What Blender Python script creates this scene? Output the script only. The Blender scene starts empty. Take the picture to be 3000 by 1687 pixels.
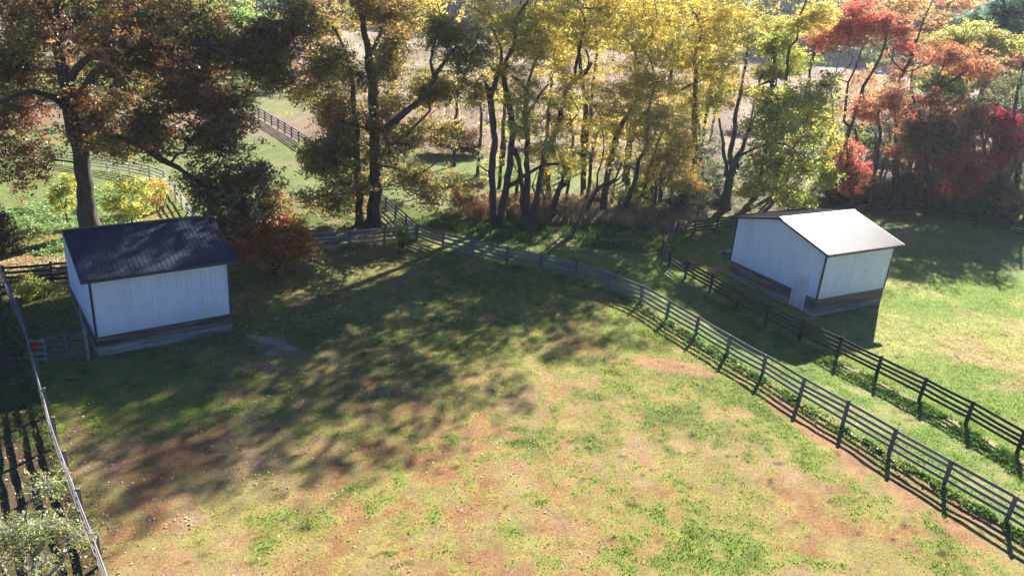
"""Two white sheds and board fences among autumn trees, seen from above."""
import bpy, math, random
import numpy as np
sc = bpy.context.scene
# ------------------------------------------------------------------ camera
def _cam():
    f, p, r, H = 2237.1, 0.375, 0.08, 17.68          # focal in px of a 3000 px wide frame, pitch down, roll, height
    F = np.array([0, math.cos(p), -math.sin(p)]); U = np.array([0, math.sin(p), math.cos(p)]); R = np.array([1., 0, 0])
    c, s = math.cos(r), math.sin(r)
    R2 = c*R + s*U; U2 = -s*R + c*U
    cd = bpy.data.cameras.new('camera'); co = bpy.data.objects.new('camera', cd); sc.collection.objects.link(co)
    from mathutils import Matrix
    m = Matrix(((R2[0], U2[0], -F[0], 0), (R2[1], U2[1], -F[1], 0), (R2[2], U2[2], -F[2], H), (0, 0, 0, 1)))
    co.matrix_world = m
    cd.sensor_fit = 'HORIZONTAL'; cd.sensor_width = 36; cd.lens = 36*f/3000
    cd.clip_start = .5; cd.clip_end = 4000
    sc.camera = co
_cam()
# ------------------------------------------------------------------ sky and sun
SUN_EL, SUN_AZ = math.radians(29.3), math.radians(25.6)      # azimuth from +Y towards +X
w = bpy.data.worlds.new('World'); sc.world = w; w.use_nodes = True
nt = w.node_tree; nt.nodes.clear()
sky = nt.nodes.new('ShaderNodeTexSky'); sky.sky_type = 'NISHITA'; sky.sun_disc = False
sky.sun_elevation = SUN_EL; sky.sun_rotation = SUN_AZ; sky.air_density = 1.0; sky.dust_density = .3; sky.ozone_density = 4
bg = nt.nodes.new('ShaderNodeBackground'); bg.inputs[1].default_value = .039
ow = nt.nodes.new('ShaderNodeOutputWorld')
tn = nt.nodes.new('ShaderNodeMix'); tn.data_type = 'RGBA'; tn.blend_type = 'MULTIPLY'; tn.inputs[0].default_value = 1; tn.inputs[7].default_value = (.46, .66, 1.0, 1)   # daylight white balance
nt.links.new(sky.outputs[0], tn.inputs[6]); nt.links.new(tn.outputs[2], bg.inputs[0]); nt.links.new(bg.outputs[0], ow.inputs[0])
sl = bpy.data.lights.new('sun', 'SUN'); sl.energy = 5.0; sl.angle = math.radians(.45); sl.color = (1, .93, .82)
so = bpy.data.objects.new('sun', sl); sc.collection.objects.link(so)
so.rotation_euler = (math.pi/2 - SUN_EL, 0, math.pi - SUN_AZ)
vs = sc.view_settings; vs.view_transform = 'Standard'; vs.look = 'None'; vs.gamma = 1; vs.exposure = 2.25
sc.render.film_transparent = False
sc.cycles.max_bounces = 5; sc.cycles.diffuse_bounces = 3; sc.cycles.glossy_bounces = 2; sc.cycles.transmission_bounces = 3
sc.cycles.volume_bounces = 0; sc.cycles.transparent_max_bounces = 4; sc.cycles.caustics_reflective = False; sc.cycles.caustics_refractive = False

# ------------------------------------------------------------------ object helpers
COL = sc.collection
WL = {}                                              # world position of each built object
def tag(o, label=None, cat=None, group=None, kind=None):
    if label: o['label'] = label
    if cat: o['category'] = cat
    if group: o['group'] = group
    if kind: o['kind'] = kind
    return o
def empty(name, loc, label, cat, group=None):
    o = bpy.data.objects.new(name, None); COL.objects.link(o); o.location = loc; o.empty_display_size = .3; WL[o.name] = np.asarray(loc, float)
    return tag(o, label, cat, group)
def np_mesh(name, V, Fq, mat, parent=None, col=None, smooth=False, loc=None):
    """V (n,3), Fq (m,k) array of equal sided faces or list of such arrays"""
    me = bpy.data.meshes.new(name)
    Fl = Fq if isinstance(Fq, list) else [Fq]
    Fl = [np.asarray(a, dtype=np.int32) for a in Fl if len(a)]
    V = np.asarray(V, dtype=np.float32)
    if loc is None: loc = (0, 0, 0) if parent is None else tuple(V.mean(0))
    V = V - np.asarray(loc, dtype=np.float32)
    nl = sum(a.size for a in Fl); npol = sum(len(a) for a in Fl)
    me.vertices.add(len(V)); me.vertices.foreach_set('co', V.ravel())
    me.loops.add(nl); me.loops.foreach_set('vertex_index', np.concatenate([a.ravel() for a in Fl]))
    me.polygons.add(npol)
    tot = np.concatenate([np.full(len(a), a.shape[1], np.int32) for a in Fl])
    st = np.concatenate([[0], np.cumsum(tot)[:-1]]).astype(np.int32)
    me.polygons.foreach_set('loop_start', st); me.polygons.foreach_set('loop_total', tot)
    me.polygons.foreach_set('use_smooth', np.full(npol, bool(smooth)))
    if col is not None:
        a = me.color_attributes.new('Col', 'FLOAT_COLOR', 'POINT')
        c4 = np.ones((len(V), 4), np.float32); c4[:, :3] = col
        a.data.foreach_set('color', c4.ravel())
    me.materials.append(mat)
    me.update(calc_edges=True); me.validate(verbose=False)
    o = bpy.data.objects.new(name, me); COL.objects.link(o)
    WL[o.name] = np.asarray(loc, float)
    if parent is not None:
        o.parent = parent; o.location = np.asarray(loc, float) - WL[parent.name]
    else: o.location = loc
    return o
class MB:
    """collects boxes and tubes, builds ONE mesh object in world space under a parent"""
    def __init__(s): s.V = []; s.F = {3: [], 4: []}; s.n = 0
    def add(s, V, F):
        V = np.asarray(V, float)
        for f in F:
            f = [i + s.n for i in f]
            if len(f) in (3, 4): s.F[len(f)].append(f)
            else:
                for k in range(1, len(f)-1): s.F[3].append([f[0], f[k], f[k+1]])
        s.V.append(V); s.n += len(V); return s
    def box(s, o, ex, ey, ez):
        """corner o and three edge vectors"""
        o, ex, ey, ez = [np.asarray(a, float) for a in (o, ex, ey, ez)]
        V = [o, o+ex, o+ex+ey, o+ey, o+ez, o+ex+ez, o+ex+ey+ez, o+ey+ez]
        return s.add(V, [(0, 3, 2, 1), (4, 5, 6, 7), (0, 1, 5, 4), (1, 2, 6, 5), (2, 3, 7, 6), (3, 0, 4, 7)])
    def cbox(s, a, b, w, h):
        """beam from a to b, horizontal width w, height h, centred on the line"""
        a, b = np.asarray(a, float), np.asarray(b, float); d = b-a
        n = np.cross(d, (0, 0, 1)); L = np.linalg.norm(n); n = n/L if L > 1e-6 else np.array([1., 0, 0])
        u = np.cross(n, d); u = u/np.linalg.norm(u)
        return s.box(a - n*w/2 - u*h/2, d, n*w, u*h)
    def tube(s, P, r, k=8, cap=True):
        P = np.asarray(P, float); r = np.full(len(P), r) if np.isscalar(r) else np.asarray(r)
        V, F = tube_arr(P, r, k); s.add(V, F.tolist())
        if cap:
            s.F[3] += [[s.n-len(V)+0, s.n-len(V)+i+1, s.n-len(V)+i] for i in range(1, k-1)]
            e = s.n-k; s.F[3] += [[e, e+i, e+i+1] for i in range(1, k-1)]
        return s
    def build(s, name, mat, parent=None, smooth=False, loc=None):
        V = np.concatenate(s.V)
        return np_mesh(name, V, [np.array(s.F[k]) for k in (3, 4) if s.F[k]], mat, parent, smooth=smooth, loc=loc)
def tube_arr(P, r, k):
    n = len(P); T = np.gradient(P, axis=0); T /= np.linalg.norm(T, axis=1)[:, None] + 1e-9
    ref = np.array([0, 0, 1.]) if abs(T[:, 2]).mean() < .8 else np.array([1., 0, 0])
    A = np.cross(T, ref); A /= np.linalg.norm(A, axis=1)[:, None] + 1e-9; B = np.cross(T, A)
    th = np.arange(k)*2*math.pi/k
    V = P[:, None] + r[:, None, None]*(np.cos(th)[None, :, None]*A[:, None] + np.sin(th)[None, :, None]*B[:, None])
    i = np.arange(n-1)[:, None]*k; j = np.arange(k)[None]
    F = np.stack([i+j, i+(j+1) % k, i+k+(j+1) % k, i+k+j], -1).reshape(-1, 4)
    return V.reshape(-1, 3), F

# ------------------------------------------------------------------ numpy value noise
_T = np.random.RandomState(7).rand(512, 512).astype(np.float32)
def vnoise(x, y, seed=0):
    x = np.asarray(x, float) + seed*17.37; y = np.asarray(y, float) + seed*9.71
    xi = np.floor(x).astype(int); yi = np.floor(y).astype(int); fx = x-xi; fy = y-yi
    fx = fx*fx*(3-2*fx); fy = fy*fy*(3-2*fy)
    g = lambda a, b: _T[a % 512, b % 512]
    return (g(xi, yi)*(1-fx)+g(xi+1, yi)*fx)*(1-fy) + (g(xi, yi+1)*(1-fx)+g(xi+1, yi+1)*fx)*fy
def fbm(x, y, s, o=4, seed=0, g=.5):
    a = 1; t = 0; n = 0
    for i in range(o):
        t = t + a*vnoise(x/s + i*3.1, y/s - i*5.3, seed+i); n += a; a *= g; s /= 2.03
    return t/n
def sstep(x, a, b):
    t = np.clip((x-a)/(b-a), 0, 1); return t*t*(3-2*t)

# ------------------------------------------------------------------ material helpers
def mat(name):
    m = bpy.data.materials.new(name); m.use_nodes = True; n = m.node_tree; n.nodes.clear()
    out = n.nodes.new('ShaderNodeOutputMaterial'); return m, n, out
def N(nt, t, **kw):
    x = nt.nodes.new('ShaderNode'+t)
    for k, v in kw.items():
        if k.startswith('i_'): x.inputs[k[2:].replace('_', ' ')].default_value = v
        else: setattr(x, k, v)
    return x
def ramp(nt, fac, stops):
    r = nt.nodes.new('ShaderNodeValToRGB'); cr = r.color_ramp
    while len(cr.elements) < len(stops): cr.elements.new(.5)
    for e, (p, c) in zip(cr.elements, stops): e.position = p; e.color = (c, c, c, 1) if np.isscalar(c) else (*c, 1)
    nt.links.new(fac, r.inputs[0]); return r.outputs[0]
def noise(nt, vec, scale, detail=4, rough=.6):
    n = N(nt, 'TexNoise'); n.inputs['Scale'].default_value = scale; n.inputs['Detail'].default_value = detail; n.inputs['Roughness'].default_value = rough
    if vec is not None: nt.links.new(vec, n.inputs['Vector'])
    return n.outputs[0]
def mixc(nt, fac, a, b, mode='MIX'):
    m = nt.nodes.new('ShaderNodeMix'); m.data_type = 'RGBA'; m.blend_type = mode
    for s, v in ((0, fac), (6, a), (7, b)):
        if hasattr(v, 'links') or hasattr(v, 'is_linked'): nt.links.new(v, m.inputs[s])
        else: m.inputs[s].default_value = v if np.isscalar(v) else (*v, 1)
    return m.outputs[2]
def mapping(nt, vec, scale):
    m = N(nt, 'Mapping'); m.inputs['Scale'].default_value = scale; nt.links.new(vec, m.inputs[0]); return m.outputs[0]
def bump(nt, h, strength, dist):
    b = N(nt, 'Bump'); b.inputs['Strength'].default_value = strength; b.inputs['Distance'].default_value = dist
    nt.links.new(h, b.inputs['Height']); return b.outputs[0]
def principled(nt, out, col, rough=.8, metal=0, normal=None, spec=.4):
    p = N(nt, 'BsdfPrincipled')
    if hasattr(col, 'is_linked'): nt.links.new(col, p.inputs['Base Color'])
    else: p.inputs['Base Color'].default_value = (*col, 1)
    if hasattr(rough, 'is_linked'): nt.links.new(rough, p.inputs['Roughness'])
    else: p.inputs['Roughness'].default_value = rough
    p.inputs['Metallic'].default_value = metal; p.inputs['Specular IOR Level'].default_value = spec
    if normal is not None: nt.links.new(normal, p.inputs['Normal'])
    nt.links.new(p.outputs[0], out.inputs[0]); return p
def leaf_mat(name, trans=.45, gloss=.05, bright=1.0):
    m, nt, out = mat(name)
    a = N(nt, 'Attribute', attribute_name='Col')
    d = N(nt, 'BsdfDiffuse'); t = N(nt, 'BsdfTranslucent'); g = N(nt, 'BsdfGlossy'); g.inputs['Roughness'].default_value = .45
    g.inputs['Color'].default_value = (1, 1, 1, 1)
    nt.links.new(a.outputs['Color'], d.inputs['Color'])
    hs = N(nt, 'HueSaturation'); hs.inputs['Saturation'].default_value = 1.02; hs.inputs['Value'].default_value = 1.45
    nt.links.new(a.outputs['Color'], hs.inputs['Color']); nt.links.new(hs.outputs[0], t.inputs['Color'])
    m1 = N(nt, 'MixShader'); m1.inputs[0].default_value = trans; nt.links.new(d.outputs[0], m1.inputs[1]); nt.links.new(t.outputs[0], m1.inputs[2])
    m2 = N(nt, 'MixShader'); m2.inputs[0].default_value = gloss; nt.links.new(m1.outputs[0], m2.inputs[1]); nt.links.new(g.outputs[0], m2.inputs[2])
    nt.links.new(m2.outputs[0], out.inputs[0]); return m
def simple(name, col, rough=.6, metal=0, var=.2, scale=8, spec=.4):
    m, nt, out = mat(name); tc = N(nt, 'TexCoord').outputs['Object']
    n = noise(nt, tc, scale, 5); c = ramp(nt, n, [(.3, tuple(k*(1-var) for k in col)), (.7, tuple(k*(1+var) for k in col))])
    principled(nt, out, c, rough, metal, bump(nt, n, .2, .01), spec); return m
def wood(name, dark, light, stretch=(1.2, 1.2, 14), rough=.85, boards=False):
    m, nt, out = mat(name)
    g = N(nt, 'NewGeometry').outputs['Position']; oi = N(nt, 'ObjectInfo').outputs['Random']
    v = mapping(nt, g, stretch); n1 = noise(nt, v, 3.2, 6, .7); n2 = noise(nt, g, .9, 3)
    c = ramp(nt, n1, [(.25, dark), (.75, light)])
    c = mixc(nt, ramp(nt, n2, [(.35, 0.), (.7, .6)]), c, tuple((a+b)*.5*.7 for a, b in zip(dark, light)))
    if boards:
        nb_ = noise(nt, mapping(nt, g, (.3, .3, 7)), 1.0, 2, .5); c = mixc(nt, 1., c, ramp(nt, nb_, [(.34, .5), (.66, 1.55)]), 'MULTIPLY')
    c = mixc(nt, .55, c, ramp(nt, oi, [(0, .55), (1, 1.25)]), 'MULTIPLY')
    principled(nt, out, c, rough, 0, bump(nt, n1, .35, .01), .2); return m
M = {}
M['far_leaf'] = leaf_mat('far_foliage', .22, .0); M['leaf'] = leaf_mat('leaf', .58, .04); M['grass'] = leaf_mat('grass_blade', .4, .03); M['litter'] = leaf_mat('dry_leaf', .3, .02)
def bark(name, c0, c1):
    m, nt, out = mat(name); g = N(nt, 'NewGeometry').outputs['Position']
    v = mapping(nt, g, (4, 4, .7)); n = noise(nt, v, 2.0, 6, .75)
    c = ramp(nt, n, [(.3, c0), (.72, c1)]); principled(nt, out, c, .9, 0, bump(nt, n, .8, .05), .2); return m
M['bark'] = bark('bark_dark', (.022, .018, .016), (.115, .095, .08))
M['bark_pale'] = bark('bark_pale', (.16, .14, .12), (.38, .35, .3))
M['rail_grey'] = wood('weathered_grey_rail', (.12, .11, .108), (.32, .295, .275), (3, 3, 16))
M['rail_pale'] = wood('weathered_pale_rail', (.2, .19, .18), (.42, .4, .37), (3, 3, 16))
M['rail_white'] = wood('sunbleached_white_rail', (.5, .5, .47), (.78, .77, .73), (3, 3, 16))
M['rail_black'] = wood('black_painted_rail', (.018, .015, .017), (.07, .058, .055), (3, 3, 16))
M['post_wood'] = wood('fence_post_wood', (.085, .08, .08), (.24, .22, .215), (9, 9, 1.4))
M['plank_brown'] = wood('brown_plank', (.06, .042, .034), (.24, .175, .14), (.9, .9, 13), boards=True)
M['plank_pale'] = wood('bleached_plank', (.1, .09, .075), (.42, .4, .34), (.9, .9, 13), boards=True)
M['galv'] = simple('galvanised_steel', (.3, .31, .33), .45, .7)
M['steel_blue'] = simple('painted_gate_steel', (.12, .135, .165), .5, .2)
M['trim'] = simple('charcoal_trim', (.03, .036, .05), .45, 0, .12)
M['red'] = simple('red_plastic', (.6, .03, .03), .45, 0, .1)
M['black'] = simple('black_paint', (.02, .02, .022), .5, 0)
def siding(name, col):
    m, nt, out = mat(name); g = N(nt, 'NewGeometry').outputs['Position']; tc = N(nt, 'TexCoord').outputs['Object']
    n = noise(nt, mapping(nt, g, (1, 1, .25)), 1.3, 6, .65)
    c = mixc(nt, ramp(nt, n, [(.4, 0.), (.75, .42)]), col, (.5, .47, .4))
    z = N(nt, 'SeparateXYZ'); nt.links.new(g, z.inputs[0])
    n2 = noise(nt, g, 6, 5)
    mr = N(nt, 'MapRange'); mr.inputs[1].default_value = 1.15; mr.inputs[2].default_value = 1.9; mr.inputs[3].default_value = .5; mr.inputs[4].default_value = 0
    nt.links.new(z.outputs[2], mr.inputs[0]); mm = N(nt, 'Math', operation='MULTIPLY'); nt.links.new(mr.outputs[0], mm.inputs[0]); nt.links.new(n2, mm.inputs[1])
    c = mixc(nt, mm.outputs[0], c, (.42, .4, .36))            # rain splashed dirt low on the sheet
    principled(nt, out, c, .38, 0, bump(nt, n, .08, .02), .5); return m
M['siding'] = siding('white_steel_siding', (.7, .75, .8))
def roofm():
    m, nt, out = mat('charcoal_roof_steel'); g = N(nt, 'NewGeometry').outputs['Position']
    n = noise(nt, g, 1.1, 5); c = ramp(nt, n, [(.3, (.02, .027, .044)), (.75, (.03, .038, .056))])
    n2 = noise(nt, g, 30, 2)
    r = ramp(nt, n, [(.3, .43), (.8, .49)])
    principled(nt, out, c, r, .0, bump(nt, n2, .03, .01), .1)
    p = [x for x in nt.nodes if x.type == 'BSDF_PRINCIPLED'][0]; return m
M['roof'] = roofm()
# name, label, group, base, trunk lines (x, y, z, radius), crown volumes (centre, radii, clumps), seed, look
TREES = [
('oak_tree', 'huge dark trunked oak with rust red leaves overhanging the left shed', None, (-28.77, 48.58), [[(-28.72, 48.58, -0.1, 0.72), (-28.66, 48.58, 2.76, 0.54), (-28.64, 48.58, 4.76, 0.5), (-28.64, 48.58, 6.06, 0.5), (-28.81, 48.58, 7.11, 0.55), (-28.89, 48.58, 8.46, 0.5), (-28.99, 48.58, 9.99, 0.42), (-29.09, 48.58, 11.48, 0.36), (-29.15, 48.58, 12.84, 0.32), (-29.28, 48.58, 13.7, 0.26), (-29.78, 48.58, 14.42, 0.2), (-30.54, 48.58, 15.3, 0.14)], [(-28.71, 48.58, 5.84, 0.34), (-27.45, 47.98, 6.48, 0.3), (-25.44, 47.08, 7.07, 0.26), (-23.42, 46.08, 6.96, 0.22), (-21.78, 45.08, 6.48, 0.18), (-19.8, 44.08, 5.96, 0.13), (-18.48, 43.58, 5.19, 0.08)], [(-28.86, 48.58, 7.11, 0.4), (-28.66, 49.08, 8.3, 0.36), (-28.09, 49.58, 9.95, 0.3), (-27.16, 50.08, 10.99, 0.24), (-25.01, 50.58, 11.53, 0.17), (-23.82, 51.08, 10.64, 0.12), (-21.93, 51.58, 9.77, 0.08)], [(-28.99, 48.58, 9.99, 0.25), (-26.53, 47.58, 11.95, 0.22), (-23.95, 46.58, 12.6, 0.19), (-21.12, 45.58, 12.93, 0.16), (-18.29, 44.58, 13.4, 0.12), (-16.1, 43.58, 12.62, 0.07)], [(-29.14, 48.58, 12.94, 0.25), (-29.11, 49.58, 13.23, 0.22), (-27.86, 50.58, 14.32, 0.2), (-25.66, 51.58, 16.05, 0.12)], [(-28.93, 48.58, 8.15, 0.25), (-29.26, 47.58, 9.08, 0.2), (-29.91, 46.58, 9.56, 0.16), (-30.82, 45.58, 9.22, 0.1), (-33.01, 45.58, 8.08, 0.07)], [(-29.14, 48.58, 12.94, 0.25), (-28.3, 47.58, 14.37, 0.2), (-27.33, 47.58, 16.35, 0.15), (-27.09, 47.58, 19.43, 0.1)]], [(-29.09, 48.58, 14.28, 3.31, 2.65, 1.91, 112), (-25.39, 48.58, 14.09, 3.62, 2.89, 1.71, 144), (-20.93, 47.58, 14.09, 3.25, 2.6, 1.77, 144), (-17.86, 47.58, 12.62, 1.99, 1.59, 1.59, 80), (-23.97, 47.58, 11.47, 3.32, 2.65, 1.81, 144), (-20.75, 47.58, 10.15, 3.66, 2.92, 1.52, 144), (-22.56, 46.58, 7.75, 4.26, 3.41, 1.32, 144), (-18.13, 45.58, 7.28, 2.0, 1.6, 1.3, 48), (-16.56, 44.58, 5.81, 1.78, 1.42, 1.09, 38), (-18.54, 43.58, 4.38, 1.08, 0.86, 0.88, 24), (-17.62, 44.58, 4.7, 1.3, 1.04, 0.8, 22), (-19.35, 44.58, 5.58, 1.09, 0.87, 0.59, 22), (-26.86, 48.58, 8.73, 2.09, 1.68, 1.26, 64), (-31.8, 48.58, 9.97, 2.07, 1.66, 1.87, 96), (-32.92, 48.58, 7.62, 2.11, 1.69, 1.27, 64), (-32.33, 47.58, 5.43, 2.11, 1.68, 1.16, 48), (-31.56, 46.58, 4.33, 1.35, 1.08, 0.62, 19), (-28.14, 49.58, 7.85, 1.18, 0.95, 1.72, 48), (-26.68, 47.58, 5.88, 1.68, 1.34, 0.63, 25), (-30.61, 49.58, 11.48, 2.09, 1.67, 1.78, 80), (-15.52, 47.58, 13.56, 1.58, 1.27, 1.48, 96), (-14.39, 47.58, 14.77, 1.47, 1.17, 1.47, 64), (-15.7, 47.58, 11.62, 1.41, 1.12, 0.9, 54), (-15.75, 44.58, 6.08, 1.28, 1.03, 1.09, 25), (-16.27, 43.58, 4.47, 1.08, 0.86, 0.78, 19), (-17.82, 43.58, 3.42, 1.19, 0.95, 0.69, 19), (-15.16, 42.58, 4.24, 0.96, 0.77, 0.58, 12), (-17.26, 42.58, 3.05, 0.87, 0.7, 0.68, 25), (-19.46, 46.58, 8.4, 2.32, 1.86, 0.81, 32), (-19.0, 47.58, 8.88, 1.74, 1.39, 1.13, 48), (-26.23, 48.58, 6.89, 3.18, 2.55, 0.64, 41), (-21.34, 48.58, 11.98, 2.66, 2.12, 1.63, 96), (-38.08, 48.58, 11.28, 4.62, 3.7, 4.62, 112), (-28.7, 48.58, 18.95, 6.76, 5.41, 3.86, 304), (-21.96, 48.58, 18.56, 4.85, 3.88, 3.39, 176), (-29.08, 48.58, 22.75, 5.62, 4.49, 2.81, 128), (-30.8, 54.58, 13.58, 5.65, 4.52, 3.39, 96), (-22.7, 41.58, 13.79, 5.2, 4.16, 2.77, 96)], 11, {'pal': 'redoak', 'leaf': 0.155, 'nl': 64, 'cr': 1.1, 'flat': 0.85, 'twigs': 3}),
('oak_tree', 'tall oak with olive and bronze leaves behind the fence corner, twin trunks at its foot', None, (-10.94, 55.43), [[(-10.93, 55.43, -0.1, 0.62), (-10.82, 55.43, 1.57, 0.5), (-10.75, 55.43, 4.72, 0.44), (-10.81, 55.43, 7.14, 0.4), (-10.95, 55.43, 9.48, 0.36), (-11.14, 55.43, 11.18, 0.31), (-11.32, 55.43, 12.51, 0.27), (-11.61, 55.43, 13.92, 0.22), (-12.02, 55.43, 16.03, 0.16), (-12.19, 55.43, 18.11, 0.1)], [(-11.88, 55.43, -0.1, 0.38), (-11.94, 55.43, 1.47, 0.28), (-12.13, 55.43, 4.6, 0.24), (-12.19, 55.43, 7.03, 0.22), (-12.37, 55.43, 8.79, 0.19), (-12.54, 55.43, 11.07, 0.14), (-13.0, 55.43, 12.71, 0.1), (-13.9, 55.43, 14.29, 0.07)], [(-10.69, 55.43, 7.03, 0.26), (-9.59, 54.93, 7.91, 0.24), (-8.01, 54.43, 9.27, 0.21), (-7.16, 53.93, 10.2, 0.19), (-6.45, 53.43, 11.42, 0.16), (-5.82, 53.43, 12.55, 0.13), (-4.98, 53.43, 13.68, 0.09)], [(-6.51, 53.43, 11.42, 0.12), (-6.66, 53.43, 12.49, 0.1), (-6.39, 53.43, 14.21, 0.08), (-5.95, 53.43, 15.49, 0.05)], [(-8.35, 53.93, 7.25, 0.05), (-7.67, 53.93, 8.11, 0.08), (-6.67, 53.93, 9.22, 0.09), (-6.93, 53.93, 10.33, 0.1)], [(-10.87, 55.43, 7.37, 0.12), (-11.72, 54.93, 7.51, 0.1), (-13.03, 54.43, 7.95, 0.06)], [(-11.26, 55.43, 12.29, 0.16), (-10.66, 56.43, 13.94, 0.13), (-10.75, 57.43, 15.44, 0.1), (-10.01, 58.43, 17.25, 0.07)], [(-10.79, 55.43, 4.71, 0.12), (-9.09, 54.43, 4.83, 0.09), (-7.5, 53.43, 4.7, 0.06), (-6.24, 53.43, 5.52, 0.04)]], [(-11.51, 55.43, 15.44, 2.6, 2.08, 1.47, 75), (-8.87, 55.43, 14.13, 2.28, 1.83, 1.71, 69), (-5.71, 54.43, 15.16, 2.12, 1.69, 1.45, 54), (-4.37, 54.43, 13.12, 2.03, 1.63, 1.58, 54), (-6.06, 54.43, 9.99, 1.96, 1.57, 1.04, 33), (-9.39, 55.43, 11.32, 2.68, 2.14, 1.75, 75), (-13.58, 55.43, 12.11, 2.32, 1.85, 1.97, 75), (-13.26, 55.43, 8.13, 2.74, 2.19, 1.66, 75), (-15.38, 55.43, 9.59, 1.77, 1.41, 1.53, 39), (-13.76, 54.43, 5.65, 2.5, 2.0, 1.55, 66), (-14.86, 54.43, 3.99, 1.32, 1.06, 0.72, 18), (-12.34, 54.43, 2.97, 1.33, 1.06, 0.73, 18), (-8.91, 56.43, 8.92, 2.53, 2.02, 1.2, 45), (-9.24, 54.43, 6.26, 1.89, 1.52, 1.3, 48), (-7.63, 54.43, 3.97, 1.68, 1.35, 1.32, 51), (-6.75, 54.43, 2.8, 1.09, 0.87, 0.73, 15), (-5.84, 55.43, 7.53, 1.55, 1.24, 0.96, 27), (-4.32, 55.43, 10.46, 1.29, 1.03, 0.94, 18), (-9.58, 55.43, 1.67, 0.74, 0.6, 0.74, 9), (-12.29, 56.43, 4.37, 1.98, 1.59, 1.12, 30), (-12.29, 56.43, 1.43, 1.14, 0.91, 0.63, 9), (-16.04, 55.43, 6.72, 1.68, 1.34, 1.32, 39), (-15.84, 55.43, 5.29, 1.45, 1.16, 1.33, 33), (-14.89, 54.43, 2.76, 1.45, 1.16, 1.09, 30), (-13.57, 54.43, 1.36, 1.1, 0.88, 0.61, 15), (-4.82, 55.43, 3.71, 0.86, 0.69, 0.73, 12), (-14.76, 55.43, 4.39, 2.07, 1.66, 1.34, 45), (-13.27, 56.43, 6.28, 1.84, 1.47, 1.22, 33), (-10.97, 55.43, 18.71, 6.63, 5.31, 2.87, 195), (-12.08, 55.43, 22.1, 4.85, 3.88, 3.02, 150), (-11.08, 59.43, 11.98, 5.58, 4.46, 4.34, 90), (-14.61, 55.43, 13.14, 1.84, 1.47, 1.61, 60), (-7.61, 55.43, 10.66, 2.1, 1.68, 1.4, 51), (-9.08, 55.43, 7.51, 2.03, 1.62, 1.07, 39), (-13.99, 55.43, 7.36, 1.91, 1.53, 1.2, 45), (-11.38, 56.93, 3.06, 1.89, 1.51, 1.13, 33)], 12, {'pal': 'bronzeoak', 'leaf': 0.15, 'nl': 80, 'cr': 1.0, 'flat': 0.8, 'twigs': 3}),
('locust_tree', 'yellow locust with two heavy dark trunks splitting at the ground, first by the brown shrubs', 'yellow locust trees in the row beyond the fence', (-1.55, 57.79), [[(-1.74, 57.79, -0.1, 0.34), (-2.06, 57.79, 2.3, 0.29), (-2.22, 57.79, 4.25, 0.27), (-2.22, 57.79, 6.79, 0.25), (-2.51, 57.79, 8.62, 0.24), (-2.71, 57.79, 9.81, 0.24), (-2.93, 57.79, 10.51, 0.22), (-3.2, 57.79, 10.85, 0.1)], [(-2.73, 57.79, 10.17, 0.2), (-2.35, 57.49, 11.07, 0.18), (-2.23, 57.49, 12.01, 0.14), (-2.14, 57.49, 13.4, 0.1), (-3.1, 57.79, 15.01, 0.06)], [(-1.35, 57.79, -0.1, 0.34), (-1.28, 57.79, 1.7, 0.28), (-1.07, 57.79, 3.3, 0.26), (-0.92, 57.79, 5.63, 0.24), (-0.88, 57.79, 7.52, 0.23), (-1.09, 57.79, 8.73, 0.23), (-1.47, 57.79, 10.15, 0.22), (-1.85, 57.79, 11.66, 0.2), (-1.64, 57.79, 12.84, 0.14), (-1.13, 57.79, 14.03, 0.12), (-1.24, 57.79, 15.48, 0.1), (-0.31, 57.79, 17.1, 0.07)], [(-1.91, 57.79, 11.66, 0.2), (-2.28, 57.39, 11.96, 0.16), (-2.8, 56.99, 12.01, 0.1)], [(-0.79, 57.79, 2.93, 0.14), (-0.34, 57.29, 3.88, 0.14), (0.61, 56.99, 4.66, 0.13), (1.67, 56.79, 5.42, 0.11), (2.77, 56.79, 5.64, 0.07)], [(-0.8, 57.79, 6.53, 0.14), (-0.29, 57.39, 5.64, 0.13), (0.15, 57.19, 4.2, 0.12)], [(-2.36, 57.79, 4.49, 0.07), (-2.79, 57.39, 4.55, 0.06), (-3.23, 56.99, 4.98, 0.04)]], [(-1.94, 57.79, 15.43, 2.03, 1.63, 1.13, 38), (-0.88, 57.79, 13.93, 1.78, 1.42, 0.86, 28), (-2.95, 57.79, 12.74, 1.52, 1.21, 0.86, 14), (-1.08, 56.79, 12.17, 1.5, 1.2, 0.57, 14), (-0.52, 56.79, 9.64, 1.52, 1.22, 1.01, 21), (0.33, 56.79, 8.03, 1.54, 1.23, 1.31, 28), (-2.51, 58.79, 16.14, 2.2, 1.76, 1.15, 31), (0.92, 56.79, 6.86, 1.41, 1.13, 0.88, 17), (-3.31, 57.79, 18.28, 2.13, 1.7, 1.25, 19), (-2.55, 57.79, 17.37, 3.48, 2.78, 0.84, 32)], 21, {'pal': 'locust', 'leaf': 0.13, 'nl': 80, 'cr': 1.1, 'flat': 0.38, 'twigs': 3}),
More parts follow.
